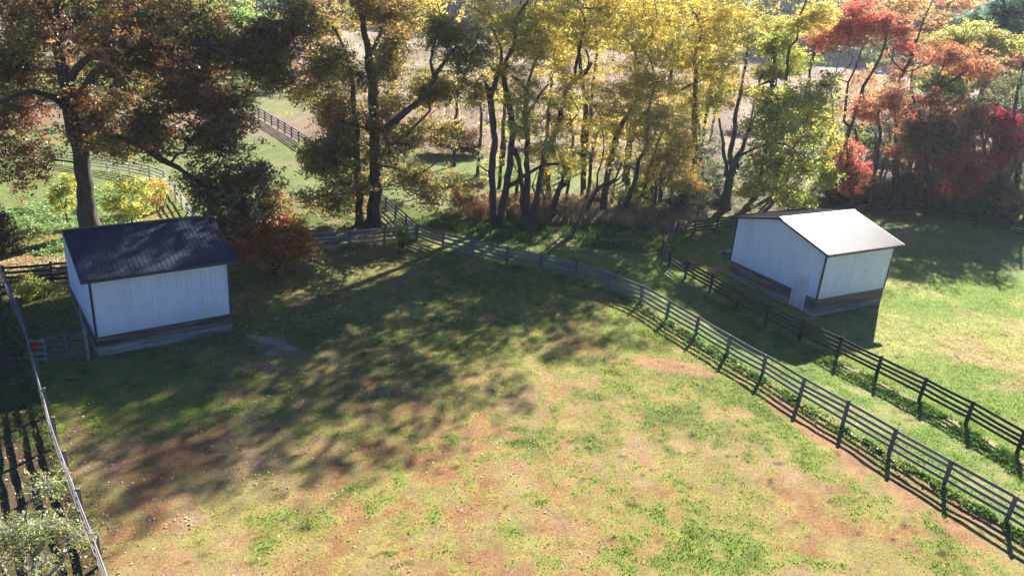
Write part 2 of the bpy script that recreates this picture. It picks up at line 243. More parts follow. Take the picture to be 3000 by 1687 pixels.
('locust_tree', 'locust of three slim stems rising from one stump, second in the locust row', 'yellow locust trees in the row beyond the fence', (0.91, 59.15), [[(0.72, 59.15, -0.1, 0.3), (0.5, 59.15, 3.5, 0.24), (0.28, 59.15, 6.09, 0.21), (-0.01, 59.15, 8.61, 0.19), (-0.0, 59.15, 10.33, 0.17), (-0.56, 59.15, 11.02, 0.13), (-1.33, 59.15, 11.44, 0.09)], [(-0.0, 59.15, 10.33, 0.14), (0.04, 59.15, 11.31, 0.12), (0.77, 59.15, 14.32, 0.09), (0.21, 59.15, 15.2, 0.07), (-1.03, 59.15, 15.45, 0.05)], [(1.12, 59.15, -0.1, 0.28), (1.39, 59.15, 2.23, 0.22), (1.55, 59.15, 4.37, 0.19), (1.61, 59.15, 4.9, 0.16), (1.56, 59.15, 6.2, 0.1)], [(0.58, 59.15, -0.1, 0.24), (0.04, 59.15, 3.46, 0.17), (-0.3, 59.15, 5.27, 0.15), (-0.67, 59.15, 6.02, 0.12)], [(1.06, 59.15, 2.2, 0.07), (0.98, 59.15, 3.14, 0.07), (1.28, 59.15, 4.22, 0.05)], [(0.08, 59.15, 8.61, 0.12), (0.78, 58.65, 9.97, 0.1), (1.41, 58.15, 11.17, 0.06)]], [(0.45, 59.15, 15.22, 2.08, 1.67, 1.3, 45), (-0.01, 59.15, 13.44, 1.83, 1.46, 0.88, 24), (1.23, 59.15, 13.3, 2.11, 1.69, 1.03, 28), (1.31, 58.15, 9.59, 1.56, 1.25, 0.89, 17), (0.61, 58.15, 10.51, 1.69, 1.35, 0.74, 14), (2.09, 59.15, 8.02, 1.6, 1.28, 0.91, 14), (0.66, 58.15, 5.56, 1.74, 1.4, 0.91, 14), (0.17, 59.15, 18.34, 2.72, 2.18, 1.56, 28), (1.09, 59.15, 21.11, 2.0, 1.6, 1.67, 16), (1.55, 60.15, 16.65, 1.68, 1.34, 1.02, 24)], 22, {'pal': 'locust', 'leaf': 0.13, 'nl': 80, 'cr': 1.1, 'flat': 0.38, 'twigs': 3}),
('locust_tree', 'locust with an S curved trunk and a snapped jagged limb, mid row', 'yellow locust trees in the row beyond the fence', (2.55, 66.0), [[(2.67, 66.0, -0.1, 0.3), (2.29, 66.0, 2.73, 0.26), (2.3, 66.0, 4.48, 0.25), (2.45, 66.0, 5.64, 0.24), (2.81, 66.0, 7.08, 0.23), (2.94, 66.0, 8.62, 0.22), (3.07, 66.0, 9.45, 0.22), (3.42, 66.0, 10.16, 0.21), (3.9, 66.0, 10.87, 0.2), (4.67, 66.0, 11.47, 0.2), (5.12, 66.0, 12.3, 0.1)], [(4.02, 66.0, 11.01, 0.16), (3.82, 66.0, 11.67, 0.14), (3.96, 66.0, 12.87, 0.13), (4.12, 66.0, 14.57, 0.12), (4.21, 66.0, 15.6, 0.1), (2.96, 66.0, 17.27, 0.07)], [(4.28, 66.0, 11.17, 0.14), (4.91, 66.0, 11.75, 0.1), (4.81, 66.0, 12.67, 0.08), (4.46, 66.0, 13.3, 0.06)], [(3.01, 66.0, 6.53, 0.09), (3.82, 65.5, 7.38, 0.07), (4.4, 65.3, 8.42, 0.05), (3.73, 65.0, 9.36, 0.04)], [(2.71, 66.0, 5.95, 0.1), (2.18, 66.5, 7.09, 0.07), (1.87, 66.8, 8.28, 0.04)]], [(2.42, 66.0, 15.97, 2.62, 2.1, 1.13, 38), (3.52, 66.0, 14.52, 2.49, 1.99, 1.3, 38), (2.88, 65.0, 11.03, 1.72, 1.37, 0.82, 15), (2.32, 65.0, 9.79, 1.89, 1.51, 0.82, 15), (5.28, 65.0, 10.29, 1.73, 1.38, 0.57, 10), (4.13, 66.0, 8.71, 1.77, 1.41, 1.01, 15), (2.8, 66.0, 4.95, 2.13, 1.71, 1.2, 21), (2.14, 66.0, 18.81, 4.24, 3.39, 2.37, 57), (3.71, 66.0, 22.51, 3.85, 3.08, 3.4, 51), (1.94, 67.0, 11.29, 1.77, 1.41, 0.84, 14)], 23, {'pal': 'locust', 'leaf': 0.13, 'nl': 80, 'cr': 1.1, 'flat': 0.38, 'twigs': 3}),
('locust_tree', 'broken low stump of a locust with ivy, short forked stem in front of the row', 'yellow locust trees in the row beyond the fence', (3.14, 60.24), [[(3.01, 60.24, -0.1, 0.34), (2.87, 60.24, 1.37, 0.26), (3.14, 60.24, 2.77, 0.22), (3.38, 60.24, 3.74, 0.15), (3.14, 60.24, 4.12, 0.06)], [(3.14, 60.24, 2.77, 0.15), (3.72, 59.94, 3.57, 0.13), (3.34, 59.74, 4.65, 0.08), (2.99, 59.74, 5.54, 0.04)]], [(3.23, 60.24, 4.53, 1.36, 1.09, 0.79, 14), (3.64, 60.24, 5.76, 1.35, 1.08, 0.94, 14)], 24, {'pal': 'locust', 'leaf': 0.13, 'nl': 80, 'cr': 1.1, 'flat': 0.38, 'twigs': 3}),
('locust_tree', 'straight dark locust with a second leaning stem, right of the S curved trunk', 'yellow locust trees in the row beyond the fence', (5.9, 68.15), [[(5.91, 68.15, -0.1, 0.3), (5.52, 68.15, 3.26, 0.25), (5.31, 68.15, 5.47, 0.23), (5.22, 68.15, 7.64, 0.22), (5.06, 68.15, 9.05, 0.21), (4.62, 68.15, 10.69, 0.18), (3.98, 68.15, 13.11, 0.14), (3.49, 68.15, 15.07, 0.12), (3.49, 68.15, 17.03, 0.1), (3.5, 68.15, 19.57, 0.07)], [(5.46, 68.15, 4.75, 0.18), (5.62, 68.15, 6.23, 0.18), (5.75, 68.15, 7.82, 0.17), (5.35, 68.15, 9.07, 0.15), (5.0, 68.15, 9.61, 0.12)], [(5.06, 68.15, 9.05, 0.1), (6.13, 67.65, 9.48, 0.07), (7.04, 67.15, 8.64, 0.04)]], [(4.54, 68.15, 16.33, 2.38, 1.9, 1.32, 38), (6.0, 68.15, 15.66, 2.71, 2.17, 1.33, 38), (6.24, 68.15, 13.68, 2.42, 1.93, 1.01, 17), (5.92, 68.15, 11.62, 1.96, 1.56, 0.85, 14), (4.94, 68.15, 6.17, 1.68, 1.34, 1.23, 14), (4.51, 68.15, 3.18, 1.88, 1.5, 1.07, 14), (5.59, 68.15, 19.1, 4.37, 3.5, 2.44, 57), (3.83, 68.15, 22.67, 4.59, 3.67, 3.51, 57), (6.19, 68.15, 25.1, 3.32, 2.65, 2.36, 48), (4.68, 69.15, 13.09, 1.97, 1.57, 1.2, 14)], 25, {'pal': 'locust', 'leaf': 0.13, 'nl': 80, 'cr': 1.1, 'flat': 0.38, 'twigs': 3}),
('locust_tree', 'locust leaning to the right with a thick bare lower trunk above tan grass', 'yellow locust trees in the row beyond the fence', (7.14, 62.84), [[(7.18, 62.84, -0.1, 0.34), (7.13, 62.84, 2.45, 0.28), (7.25, 62.84, 4.28, 0.25), (7.39, 62.84, 5.94, 0.24), (7.61, 62.84, 7.45, 0.21), (8.03, 62.84, 8.41, 0.15)], [(7.61, 62.84, 7.45, 0.12), (8.24, 62.84, 8.83, 0.1), (9.02, 63.84, 9.93, 0.08), (9.38, 63.84, 12.17, 0.06)], [(7.1, 62.84, 2.73, 0.1), (8.06, 62.34, 3.49, 0.08), (8.51, 61.84, 4.88, 0.05)]], [(7.76, 62.84, 10.48, 1.97, 1.58, 1.11, 31), (6.84, 62.84, 9.37, 1.68, 1.34, 0.8, 17), (8.57, 62.84, 12.34, 2.1, 1.68, 1.1, 31), (8.52, 62.84, 8.72, 1.84, 1.47, 0.8, 15), (6.91, 62.84, 6.58, 1.09, 0.87, 1.46, 10), (9.14, 62.84, 13.88, 1.93, 1.55, 0.93, 21), (7.68, 63.84, 14.95, 2.25, 1.8, 1.25, 28), (7.72, 62.84, 18.59, 3.61, 2.89, 2.26, 54), (7.95, 62.84, 21.48, 3.69, 2.95, 2.66, 54), (6.94, 62.84, 24.39, 3.06, 2.45, 2.18, 57)], 26, {'pal': 'locust', 'leaf': 0.13, 'nl': 80, 'cr': 1.1, 'flat': 0.38, 'twigs': 3}),
('locust_tree', 'slender locust bending right from a narrow foot, beside the leaning thick one', 'yellow locust trees in the row beyond the fence', (5.62, 62.15), [[(5.63, 62.15, -0.1, 0.24), (5.85, 62.15, 1.1, 0.2), (6.31, 62.15, 2.55, 0.18), (6.87, 62.15, 3.02, 0.13), (7.77, 62.15, 3.51, 0.09), (8.11, 62.15, 5.05, 0.07)], [(6.31, 62.15, 2.55, 0.1), (6.36, 62.15, 3.81, 0.08), (6.58, 62.15, 6.01, 0.06), (6.19, 62.15, 7.58, 0.04)]], [(6.73, 62.15, 5.35, 1.55, 1.24, 1.13, 15), (7.31, 62.15, 7.14, 1.69, 1.35, 0.96, 15), (5.87, 62.15, 8.09, 1.37, 1.1, 0.95, 10)], 27, {'pal': 'locust', 'leaf': 0.13, 'nl': 80, 'cr': 1.1, 'flat': 0.38, 'twigs': 3}),
('locust_tree', 'locust with a slanting pale grey trunk at the right end of the tan grass', 'yellow locust trees in the row beyond the fence', (8.91, 63.6), [[(8.92, 63.6, -0.1, 0.28), (9.26, 63.6, 1.71, 0.24), (9.59, 63.6, 2.89, 0.22), (9.7, 63.6, 4.17, 0.19), (9.72, 63.6, 5.01, 0.15), (10.2, 63.6, 6.02, 0.12), (9.94, 63.6, 8.71, 0.1), (10.13, 63.6, 11.36, 0.07)], [(9.7, 63.6, 4.17, 0.1), (8.61, 63.6, 4.5, 0.07), (8.62, 63.6, 6.58, 0.06), (8.59, 63.6, 8.34, 0.05)]], [(9.68, 63.6, 9.75, 2.31, 1.85, 1.77, 45), (11.29, 63.6, 8.01, 2.18, 1.74, 1.79, 45), (9.86, 63.6, 11.33, 2.44, 1.95, 1.27, 38), (10.64, 63.6, 13.31, 2.41, 1.93, 1.42, 38), (9.5, 63.6, 15.72, 2.68, 2.14, 1.55, 45), (9.7, 63.6, 6.67, 1.57, 1.26, 1.47, 21), (9.71, 63.6, 18.75, 3.65, 2.92, 2.13, 54), (9.82, 63.6, 22.22, 5.0, 4.0, 2.98, 64), (13.8, 63.6, 20.8, 3.6, 2.88, 2.26, 38)], 28, {'pal': 'locust', 'leaf': 0.13, 'nl': 80, 'cr': 1.1, 'flat': 0.38, 'twigs': 3}),
('locust_tree', 'thin locust with drooping golden foliage close to the curved black fence', 'yellow locust trees in the row beyond the fence', (12.16, 66.38), [[(10.79, 66.38, -0.1, 0.2), (10.93, 66.38, 1.41, 0.17), (11.12, 66.38, 3.22, 0.14), (11.42, 66.38, 5.14, 0.11), (11.92, 66.38, 7.6, 0.08)], [(12.53, 66.38, -0.1, 0.15), (12.32, 66.38, 2.43, 0.13), (12.42, 66.38, 4.2, 0.09)]], [(12.35, 65.38, 5.56, 1.95, 1.56, 1.52, 35), (13.77, 65.38, 3.67, 1.97, 1.57, 1.88, 45), (14.9, 65.38, 2.0, 1.32, 1.06, 1.21, 21), (11.39, 65.38, 4.34, 1.47, 1.18, 1.02, 17), (13.27, 66.38, 7.15, 2.12, 1.69, 1.36, 31)], 29, {'pal': 'gold', 'leaf': 0.13, 'nl': 80, 'cr': 1.1, 'flat': 0.38, 'twigs': 3}),
('locust_tree', 'tall crowded locust with a full lemon yellow crown behind the row', 'yellow locust trees in the row beyond the fence', (8.86, 72.0), [[(10.4, 72.0, -0.1, 0.24), (10.04, 72.0, 3.57, 0.2), (9.86, 72.0, 6.66, 0.17), (9.97, 72.0, 10.4, 0.14), (9.44, 72.0, 13.25, 0.12), (9.84, 72.0, 14.69, 0.1), (10.62, 72.0, 16.42, 0.07)], [(9.46, 72.0, 13.11, 0.12), (9.13, 72.0, 13.37, 0.1), (8.61, 72.0, 13.9, 0.07)]], [(9.86, 72.0, 16.63, 3.35, 2.68, 1.92, 59), (7.73, 72.0, 16.2, 2.85, 2.28, 1.4, 38), (12.17, 72.0, 15.84, 2.69, 2.15, 2.1, 45), (13.99, 72.0, 13.6, 2.21, 1.77, 2.13, 38), (2.02, 74.0, 15.14, 2.77, 2.22, 1.45, 21), (7.25, 72.0, 19.94, 4.93, 3.94, 2.74, 64)], 30, {'pal': 'locust', 'leaf': 0.13, 'nl': 80, 'cr': 1.1, 'flat': 0.38, 'twigs': 3}),
('locust_tree', 'broad locust with pale yellow sprays in front of the far dark wood', 'yellow locust trees in the row beyond the fence', (16.41, 70.0), [[(16.41, 70.0, -0.1, 0.36), (16.41, 70.0, 0.93, 0.3), (15.76, 70.0, 4.45, 0.26), (15.09, 70.0, 8.14, 0.22), (14.77, 70.0, 11.0, 0.18), (14.36, 70.0, 13.08, 0.15), (14.52, 70.0, 15.15, 0.12), (13.88, 70.0, 16.45, 0.1)], [(14.69, 70.0, 10.99, 0.12), (12.87, 70.0, 9.99, 0.1), (12.53, 70.0, 12.24, 0.08), (12.78, 70.0, 14.34, 0.06)]], [(13.94, 70.0, 16.05, 2.94, 2.35, 1.87, 59), (15.96, 70.0, 16.74, 3.25, 2.6, 1.87, 63), (14.97, 70.0, 12.43, 2.83, 2.26, 2.26, 70), (17.58, 70.0, 11.64, 2.84, 2.27, 1.92, 63), (14.38, 70.0, 8.81, 2.72, 2.17, 1.95, 59), (16.17, 70.0, 13.91, 2.48, 1.98, 1.55, 35), (18.4, 70.0, 15.04, 1.48, 1.18, 0.86, 14), (13.93, 70.0, 20.38, 5.58, 4.46, 2.99, 80)], 31, {'pal': 'locust', 'leaf': 0.13, 'nl': 80, 'cr': 1.1, 'flat': 0.38, 'twigs': 3}),
('locust_tree', 'locust arching right with a snaking dark upper limb against the pale meadow', 'yellow locust trees in the row beyond the fence', (25.9, 74.0), [[(25.11, 74.0, -0.1, 0.26), (25.11, 74.0, 1.94, 0.22), (24.61, 74.0, 6.72, 0.18), (24.14, 74.0, 9.77, 0.16), (23.75, 74.0, 13.18, 0.14), (23.66, 74.0, 14.34, 0.13), (24.1, 74.0, 15.1, 0.12), (23.94, 74.0, 16.94, 0.09), (24.27, 74.0, 18.51, 0.07)], [(23.2, 74.0, -0.1, 0.16), (23.2, 74.0, 10.61, 0.13), (21.46, 74.0, 10.77, 0.12), (21.81, 74.0, 12.15, 0.09)]], [(24.31, 74.0, 16.97, 2.23, 1.79, 1.43, 35), (24.8, 74.0, 18.13, 2.56, 2.05, 1.42, 35), (21.89, 74.0, 17.07, 2.4, 1.92, 1.61, 38), (19.83, 74.0, 16.91, 2.23, 1.79, 1.43, 28), (25.61, 74.0, 16.5, 1.55, 1.24, 1.08, 14), (21.96, 74.0, 21.07, 5.04, 4.03, 2.63, 57)], 32, {'pal': 'locust', 'leaf': 0.13, 'nl': 80, 'cr': 1.1, 'flat': 0.38, 'twigs': 3}),
('broadleaf_tree', 'bushy yellow green tree with large leaves touching the right shed roof', None, (19.2, 69.02), [[(19.06, 69.02, -0.1, 0.5), (19.02, 69.02, 1.86, 0.4), (19.07, 69.02, 3.71, 0.32), (19.37, 69.02, 4.95, 0.26), (19.6, 69.02, 5.71, 0.2), (19.88, 69.02, 7.36, 0.16), (20.22, 69.02, 8.69, 0.1), (21.66, 69.02, 10.24, 0.07)], [(19.07, 69.02, 3.71, 0.24), (18.65, 69.02, 5.19, 0.2), (18.73, 69.02, 6.83, 0.18), (18.43, 69.02, 8.84, 0.15), (18.61, 69.02, 10.28, 0.12), (18.54, 69.02, 11.4, 0.08)], [(18.81, 69.02, 2.62, 0.2), (18.19, 69.02, 4.85, 0.17), (17.59, 69.02, 6.59, 0.13), (17.09, 69.02, 8.16, 0.08)], [(19.29, 69.02, 4.94, 0.14), (21.28, 68.02, 6.34, 0.1), (22.95, 67.02, 6.66, 0.07), (24.87, 67.02, 5.07, 0.04)]], [(22.86, 69.02, 10.05, 2.32, 1.85, 1.45, 44), (25.2, 69.02, 9.95, 1.74, 1.39, 1.59, 34), (21.85, 68.02, 7.83, 2.74, 2.2, 1.59, 50), (25.14, 68.02, 7.37, 2.46, 1.97, 1.74, 50), (21.5, 68.02, 5.18, 2.49, 1.99, 1.47, 40), (24.4, 67.52, 4.63, 2.77, 2.22, 1.61, 54), (27.16, 68.02, 3.54, 1.33, 1.06, 1.77, 26), (22.8, 67.52, 2.4, 2.81, 2.25, 1.48, 46), (25.67, 68.02, 2.2, 2.23, 1.79, 1.04, 26), (20.44, 68.02, 2.99, 1.04, 0.83, 1.63, 14), (20.63, 69.02, 9.59, 1.31, 1.04, 1.02, 14), (25.2, 69.02, 11.92, 1.29, 1.03, 0.86, 14), (17.28, 69.02, 9.61, 1.31, 1.04, 1.02, 12), (24.13, 73.02, 6.85, 3.88, 3.11, 3.88, 30)], 41, {'pal': 'catalpa', 'leaf': 0.2, 'nl': 60, 'cr': 0.8, 'flat': 0.9, 'twigs': 3}),
('broadleaf_tree', 'narrow green tree with yellow tips rising behind the bushy one', None, (25.8, 77.0), [[(25.8, 77.0, -0.1, 0.31), (25.8, 77.0, 1.27, 0.26), (24.64, 77.0, 6.2, 0.22), (23.6, 77.0, 10.59, 0.19), (23.53, 77.0, 12.14, 0.17), (23.17, 77.0, 14.7, 0.13), (22.96, 77.0, 16.91, 0.08)]], [(22.95, 77.0, 15.43, 1.72, 1.38, 1.41, 28), (23.52, 77.0, 13.37, 2.21, 1.77, 1.42, 36), (24.33, 77.0, 11.74, 1.91, 1.53, 1.12, 22), (22.67, 77.0, 12.07, 1.43, 1.15, 0.95, 12), (22.14, 77.0, 19.46, 1.84, 1.47, 1.38, 14)], 42, {'pal': 'yelgreen', 'leaf': 0.16, 'nl': 110, 'cr': 0.65, 'flat': 0.7}),
('maple_tree', 'scarlet maple with an umbrella shaped crown, brightest red above the pale meadow', 'autumn trees along the edge of the right wood', (32.43, 76.0), [[(32.8, 76.0, -0.1, 0.24), (32.8, 76.0, 2.76, 0.2), (31.51, 76.0, 5.79, 0.18), (31.73, 76.0, 7.26, 0.17), (31.84, 76.0, 9.49, 0.16), (32.02, 76.0, 11.37, 0.15), (32.5, 76.0, 12.63, 0.13), (33.05, 76.0, 14.78, 0.1), (32.91, 76.0, 16.53, 0.06)], [(33.53, 76.0, -0.1, 0.2), (33.53, 76.0, 3.82, 0.17), (32.55, 76.0, 6.2, 0.15), (32.2, 76.0, 7.3, 0.1)], [(30.93, 76.0, 7.2, 0.13), (30.74, 76.0, 9.4, 0.12), (30.55, 76.0, 11.56, 0.1), (30.97, 76.0, 13.72, 0.08), (31.0, 76.0, 14.91, 0.05)], [(30.55, 76.0, 11.56, 0.08), (29.39, 76.0, 11.78, 0.06), (30.48, 76.0, 13.83, 0.05), (28.16, 76.0, 14.4, 0.04)]], [(30.2, 76.0, 16.91, 2.39, 1.91, 1.2, 52), (28.54, 76.0, 15.47, 2.22, 1.78, 1.0, 45), (27.31, 76.0, 14.71, 1.3, 1.04, 0.5, 14), (32.8, 76.0, 16.38, 2.03, 1.62, 1.4, 45), (30.53, 76.0, 18.09, 2.01, 1.61, 0.99, 24), (29.96, 76.0, 16.02, 2.77, 2.22, 1.2, 42), (32.06, 76.0, 17.49, 1.1, 0.88, 0.79, 14), (34.84, 76.0, 14.47, 1.12, 0.89, 1.01, 17)], 51, {'leaf': 0.15, 'nl': 72, 'cr': 0.95, 'flat': 0.6, 'twigs': 3, 'pal': 'scarlet'}),
('maple_tree', 'coral leaved maple of low spreading tiers beside the scarlet one', 'autumn trees along the edge of the right wood', (33.88, 73.0), [[(33.88, 73.0, -0.1, 0.24), (33.88, 73.0, 2.08, 0.2), (33.56, 73.0, 5.27, 0.17), (33.29, 73.0, 7.59, 0.14), (32.61, 73.0, 9.06, 0.11), (32.99, 73.0, 10.6, 0.07)]], [(32.38, 73.0, 9.95, 2.2, 1.76, 1.19, 42), (33.51, 73.0, 10.94, 1.28, 1.02, 0.99, 21), (31.4, 73.0, 8.97, 1.29, 1.03, 0.8, 14), (33.66, 73.0, 9.15, 1.66, 1.33, 1.2, 24), (34.89, 73.0, 6.78, 1.12, 0.89, 1.21, 17)], 52, {'leaf': 0.15, 'nl': 72, 'cr': 0.95, 'flat': 0.6, 'twigs': 3, 'pal': 'coral'}),
('maple_tree', 'sparse tall tree with nearly bare upswept branches and orange tips', 'autumn trees along the edge of the right wood', (38.62, 80.0), [[(39.13, 80.0, -0.1, 0.26), (39.13, 80.0, 1.64, 0.22), (38.19, 80.0, 5.91, 0.2), (37.13, 80.0, 10.65, 0.18), (37.29, 80.0, 12.6, 0.16), (37.64, 80.0, 14.37, 0.13), (37.82, 80.0, 16.72, 0.09), (38.28, 80.0, 19.18, 0.05)], [(37.29, 80.0, 12.6, 0.1), (35.39, 80.0, 14.2, 0.08), (34.05, 80.0, 16.89, 0.05), (33.09, 80.0, 18.79, 0.03)], [(37.64, 80.0, 14.37, 0.09), (36.16, 80.0, 16.28, 0.06), (34.98, 80.0, 18.33, 0.04)], [(37.65, 80.0, 12.47, 0.08), (39.62, 80.0, 13.73, 0.06), (41.01, 80.0, 14.63, 0.04)]], [(36.51, 80.0, 17.99, 3.27, 2.62, 1.67, 59), (34.82, 80.0, 18.32, 2.31, 1.85, 1.25, 35), (38.28, 80.0, 18.58, 2.3, 1.84, 1.46, 35), (38.27, 80.0, 15.67, 2.14, 1.71, 1.69, 31), (39.47, 80.0, 13.09, 2.17, 1.74, 1.28, 24), (37.61, 80.0, 11.98, 1.19, 0.95, 1.29, 14)], 53, {'leaf': 0.13, 'nl': 34, 'cr': 0.95, 'flat': 0.6, 'twigs': 3, 'pal': 'orange'}),
('maple_tree', 'wide red and orange maple crown left of the blue green conifer', 'autumn trees along the edge of the right wood', (44.12, 78.0), [[(43.45, 78.0, -0.1, 0.26), (43.45, 78.0, 2.47, 0.22), (40.66, 78.0, 6.47, 0.2), (38.49, 78.0, 9.57, 0.19), (39.75, 78.0, 10.95, 0.16), (41.3, 78.0, 12.33, 0.14), (42.79, 78.0, 13.85, 0.1), (43.88, 78.0, 15.01, 0.06)], [(38.49, 78.0, 9.57, 0.12), (37.31, 78.0, 11.55, 0.1), (37.22, 78.0, 13.1, 0.06)], [(39.75, 78.0, 10.95, 0.09), (39.87, 78.0, 12.84, 0.07), (40.25, 78.0, 14.88, 0.04)]], [(41.63, 78.0, 14.53, 3.25, 2.6, 1.24, 56), (44.03, 78.0, 13.48, 2.11, 1.69, 1.04, 31), (39.98, 78.0, 14.71, 1.91, 1.53, 1.03, 24), (41.67, 78.0, 13.29, 2.11, 1.69, 0.83, 21), (39.56, 78.0, 10.45, 1.75, 1.4, 1.06, 21), (40.87, 78.0, 9.27, 2.35, 1.88, 1.06, 24)], 54, {'leaf': 0.15, 'nl': 72, 'cr': 0.95, 'flat': 0.6, 'twigs': 3, 'pal': 'coral'}),
('broadleaf_tree', 'olive yellow tree with a rounded top, against the dark far wood', 'autumn trees along the edge of the right wood', (49.8, 88.0), [[(49.8, 88.0, -0.1, 0.29), (49.8, 88.0, 4.41, 0.24), (48.05, 88.0, 9.8, 0.2), (46.86, 88.0, 13.25, 0.16), (46.48, 88.0, 15.8, 0.1), (46.34, 88.0, 17.48, 0.05)]], [(46.19, 88.0, 16.8, 2.77, 2.22, 1.62, 52), (49.15, 88.0, 15.84, 2.78, 2.22, 1.39, 52), (44.73, 88.0, 15.67, 2.14, 1.71, 1.39, 35), (47.88, 88.0, 14.71, 3.23, 2.58, 1.16, 38), (51.63, 88.0, 15.34, 1.93, 1.54, 1.63, 28)], 55, {'leaf': 0.18, 'nl': 72, 'cr': 0.95, 'flat': 0.6, 'twigs': 3, 'pal': 'olive'}),
('broadleaf_tree', 'small fresh green tree tucked among the red crowns', 'autumn trees along the edge of the right wood', (44.01, 82.0), [[(44.01, 82.0, -0.1, 0.22), (44.01, 82.0, 5.13, 0.18), (42.89, 82.0, 8.5, 0.14), (42.11, 82.0, 10.96, 0.1), (41.75, 82.0, 12.58, 0.05)]], [(41.72, 82.0, 12.09, 2.23, 1.79, 1.54, 45), (40.9, 82.0, 11.36, 1.22, 0.98, 1.1, 17), (43.65, 82.0, 11.25, 1.43, 1.14, 1.1, 17)], 56, {'leaf': 0.15, 'nl': 72, 'cr': 0.95, 'flat': 0.6, 'twigs': 3, 'pal': 'green'}),
('maple_tree', 'bright red low maple glowing at the corner of the dark wood', 'autumn trees along the edge of the right wood', (32.23, 73.0), [[(32.23, 73.0, -0.1, 0.17), (32.23, 73.0, 0.96, 0.14), (31.65, 73.0, 2.71, 0.11), (30.97, 73.0, 4.26, 0.08), (30.6, 73.0, 5.81, 0.05)]], [(30.71, 73.0, 5.35, 1.13, 0.9, 1.22, 28), (31.51, 73.0, 3.99, 1.61, 1.29, 1.23, 45), (32.47, 73.0, 3.26, 0.95, 0.76, 1.03, 21), (31.69, 73.0, 1.9, 0.48, 0.38, 0.52, 7)], 57, {'leaf': 0.15, 'nl': 72, 'cr': 0.95, 'flat': 0.6, 'twigs': 3, 'pal': 'scarlet'}),
('maple_tree', 'dark maroon tree with brownish foliage in the shade of the wood', 'autumn trees along the edge of the right wood', (40.55, 75.0), [[(40.6, 75.0, -0.1, 0.31), (40.6, 75.0, 1.46, 0.26), (39.43, 75.0, 4.51, 0.22), (38.62, 75.0, 6.87, 0.18), (38.46, 75.0, 9.22, 0.1)], [(42.79, 75.0, -0.1, 0.24), (42.79, 75.0, 1.81, 0.2), (41.64, 75.0, 4.69, 0.16), (41.28, 75.0, 7.08, 0.1)], [(37.05, 75.0, -0.1, 0.22), (37.05, 75.0, 1.84, 0.18), (36.37, 75.0, 5.08, 0.15), (35.73, 75.0, 6.95, 0.08)]], [(38.4, 75.0, 8.27, 2.85, 2.28, 1.44, 63), (40.95, 75.0, 8.79, 2.65, 2.12, 1.64, 63), (37.57, 75.0, 6.62, 2.49, 1.99, 1.66, 45), (40.25, 75.0, 6.2, 2.88, 2.3, 1.66, 52), (42.16, 75.0, 9.51, 1.7, 1.36, 1.43, 28), (36.6, 75.0, 9.07, 1.51, 1.21, 1.23, 21)], 58, {'leaf': 0.15, 'nl': 110, 'cr': 0.95, 'flat': 0.6, 'twigs': 3, 'pal': 'maroon'}),
('maple_tree', 'red maple with hanging dull red branches just above the dark rails', 'autumn trees along the edge of the right wood', (42.14, 72.0), [[(42.16, 72.0, -0.1, 0.24), (42.16, 72.0, 1.96, 0.2), (41.64, 72.0, 3.77, 0.16), (41.04, 72.0, 5.3, 0.1)]], [(41.06, 72.0, 4.67, 2.42, 1.93, 1.21, 49), (41.7, 72.0, 5.66, 1.48, 1.18, 1.2, 24), (41.76, 72.0, 2.82, 1.5, 1.2, 1.02, 28), (39.72, 72.0, 5.03, 1.11, 0.89, 0.8, 14)], 59, {'leaf': 0.15, 'nl': 72, 'cr': 0.95, 'flat': 0.6, 'twigs': 3, 'pal': 'dullred'}),
('maple_tree', 'crimson vine covered tree, darkest red, near the right frame edge', 'autumn trees along the edge of the right wood', (46.79, 74.0), [[(46.84, 74.0, -0.1, 0.29), (46.84, 74.0, 2.23, 0.24), (45.83, 74.0, 5.25, 0.2), (44.96, 74.0, 7.56, 0.14), (44.24, 74.0, 9.37, 0.07)]], [(44.3, 74.0, 8.91, 1.59, 1.27, 1.42, 45), (45.39, 74.0, 7.44, 1.69, 1.35, 1.43, 45), (45.3, 74.0, 5.69, 1.14, 0.91, 1.23, 21)], 60, {'leaf': 0.15, 'nl': 72, 'cr': 0.95, 'flat': 0.6, 'twigs': 3, 'pal': 'crimson'}),
('broadleaf_tree', 'grey brown half bare tree at the right edge of the wood', 'autumn trees along the edge of the right wood', (50.2, 76.0), [[(50.26, 76.0, -0.1, 0.24), (48.74, 76.0, 5.05, 0.2), (46.93, 76.0, 9.74, 0.16), (46.43, 76.0, 12.8, 0.1), (46.49, 76.0, 15.06, 0.06)], [(51.23, 76.0, -0.1, 0.24), (51.23, 76.0, 1.9, 0.2), (49.49, 76.0, 6.74, 0.16), (48.61, 76.0, 11.43, 0.1)], [(46.38, 76.0, -0.1, 0.19), (46.38, 76.0, 1.5, 0.16), (44.99, 76.0, 6.38, 0.13), (43.66, 76.0, 9.48, 0.07)]], [(48.8, 76.0, 5.87, 2.53, 2.02, 1.9, 35), (49.41, 76.0, 3.44, 2.36, 1.89, 1.71, 31), (46.56, 76.0, 11.89, 2.08, 1.66, 1.84, 21), (48.64, 76.0, 9.87, 2.1, 1.68, 2.27, 24), (43.79, 76.0, 11.67, 2.08, 1.66, 1.64, 21), (45.57, 76.0, 13.03, 2.25, 1.8, 1.22, 17)], 61, {'leaf': 0.15, 'nl': 50, 'cr': 0.95, 'flat': 0.6, 'twigs': 3, 'pal': 'dullgreen'}),
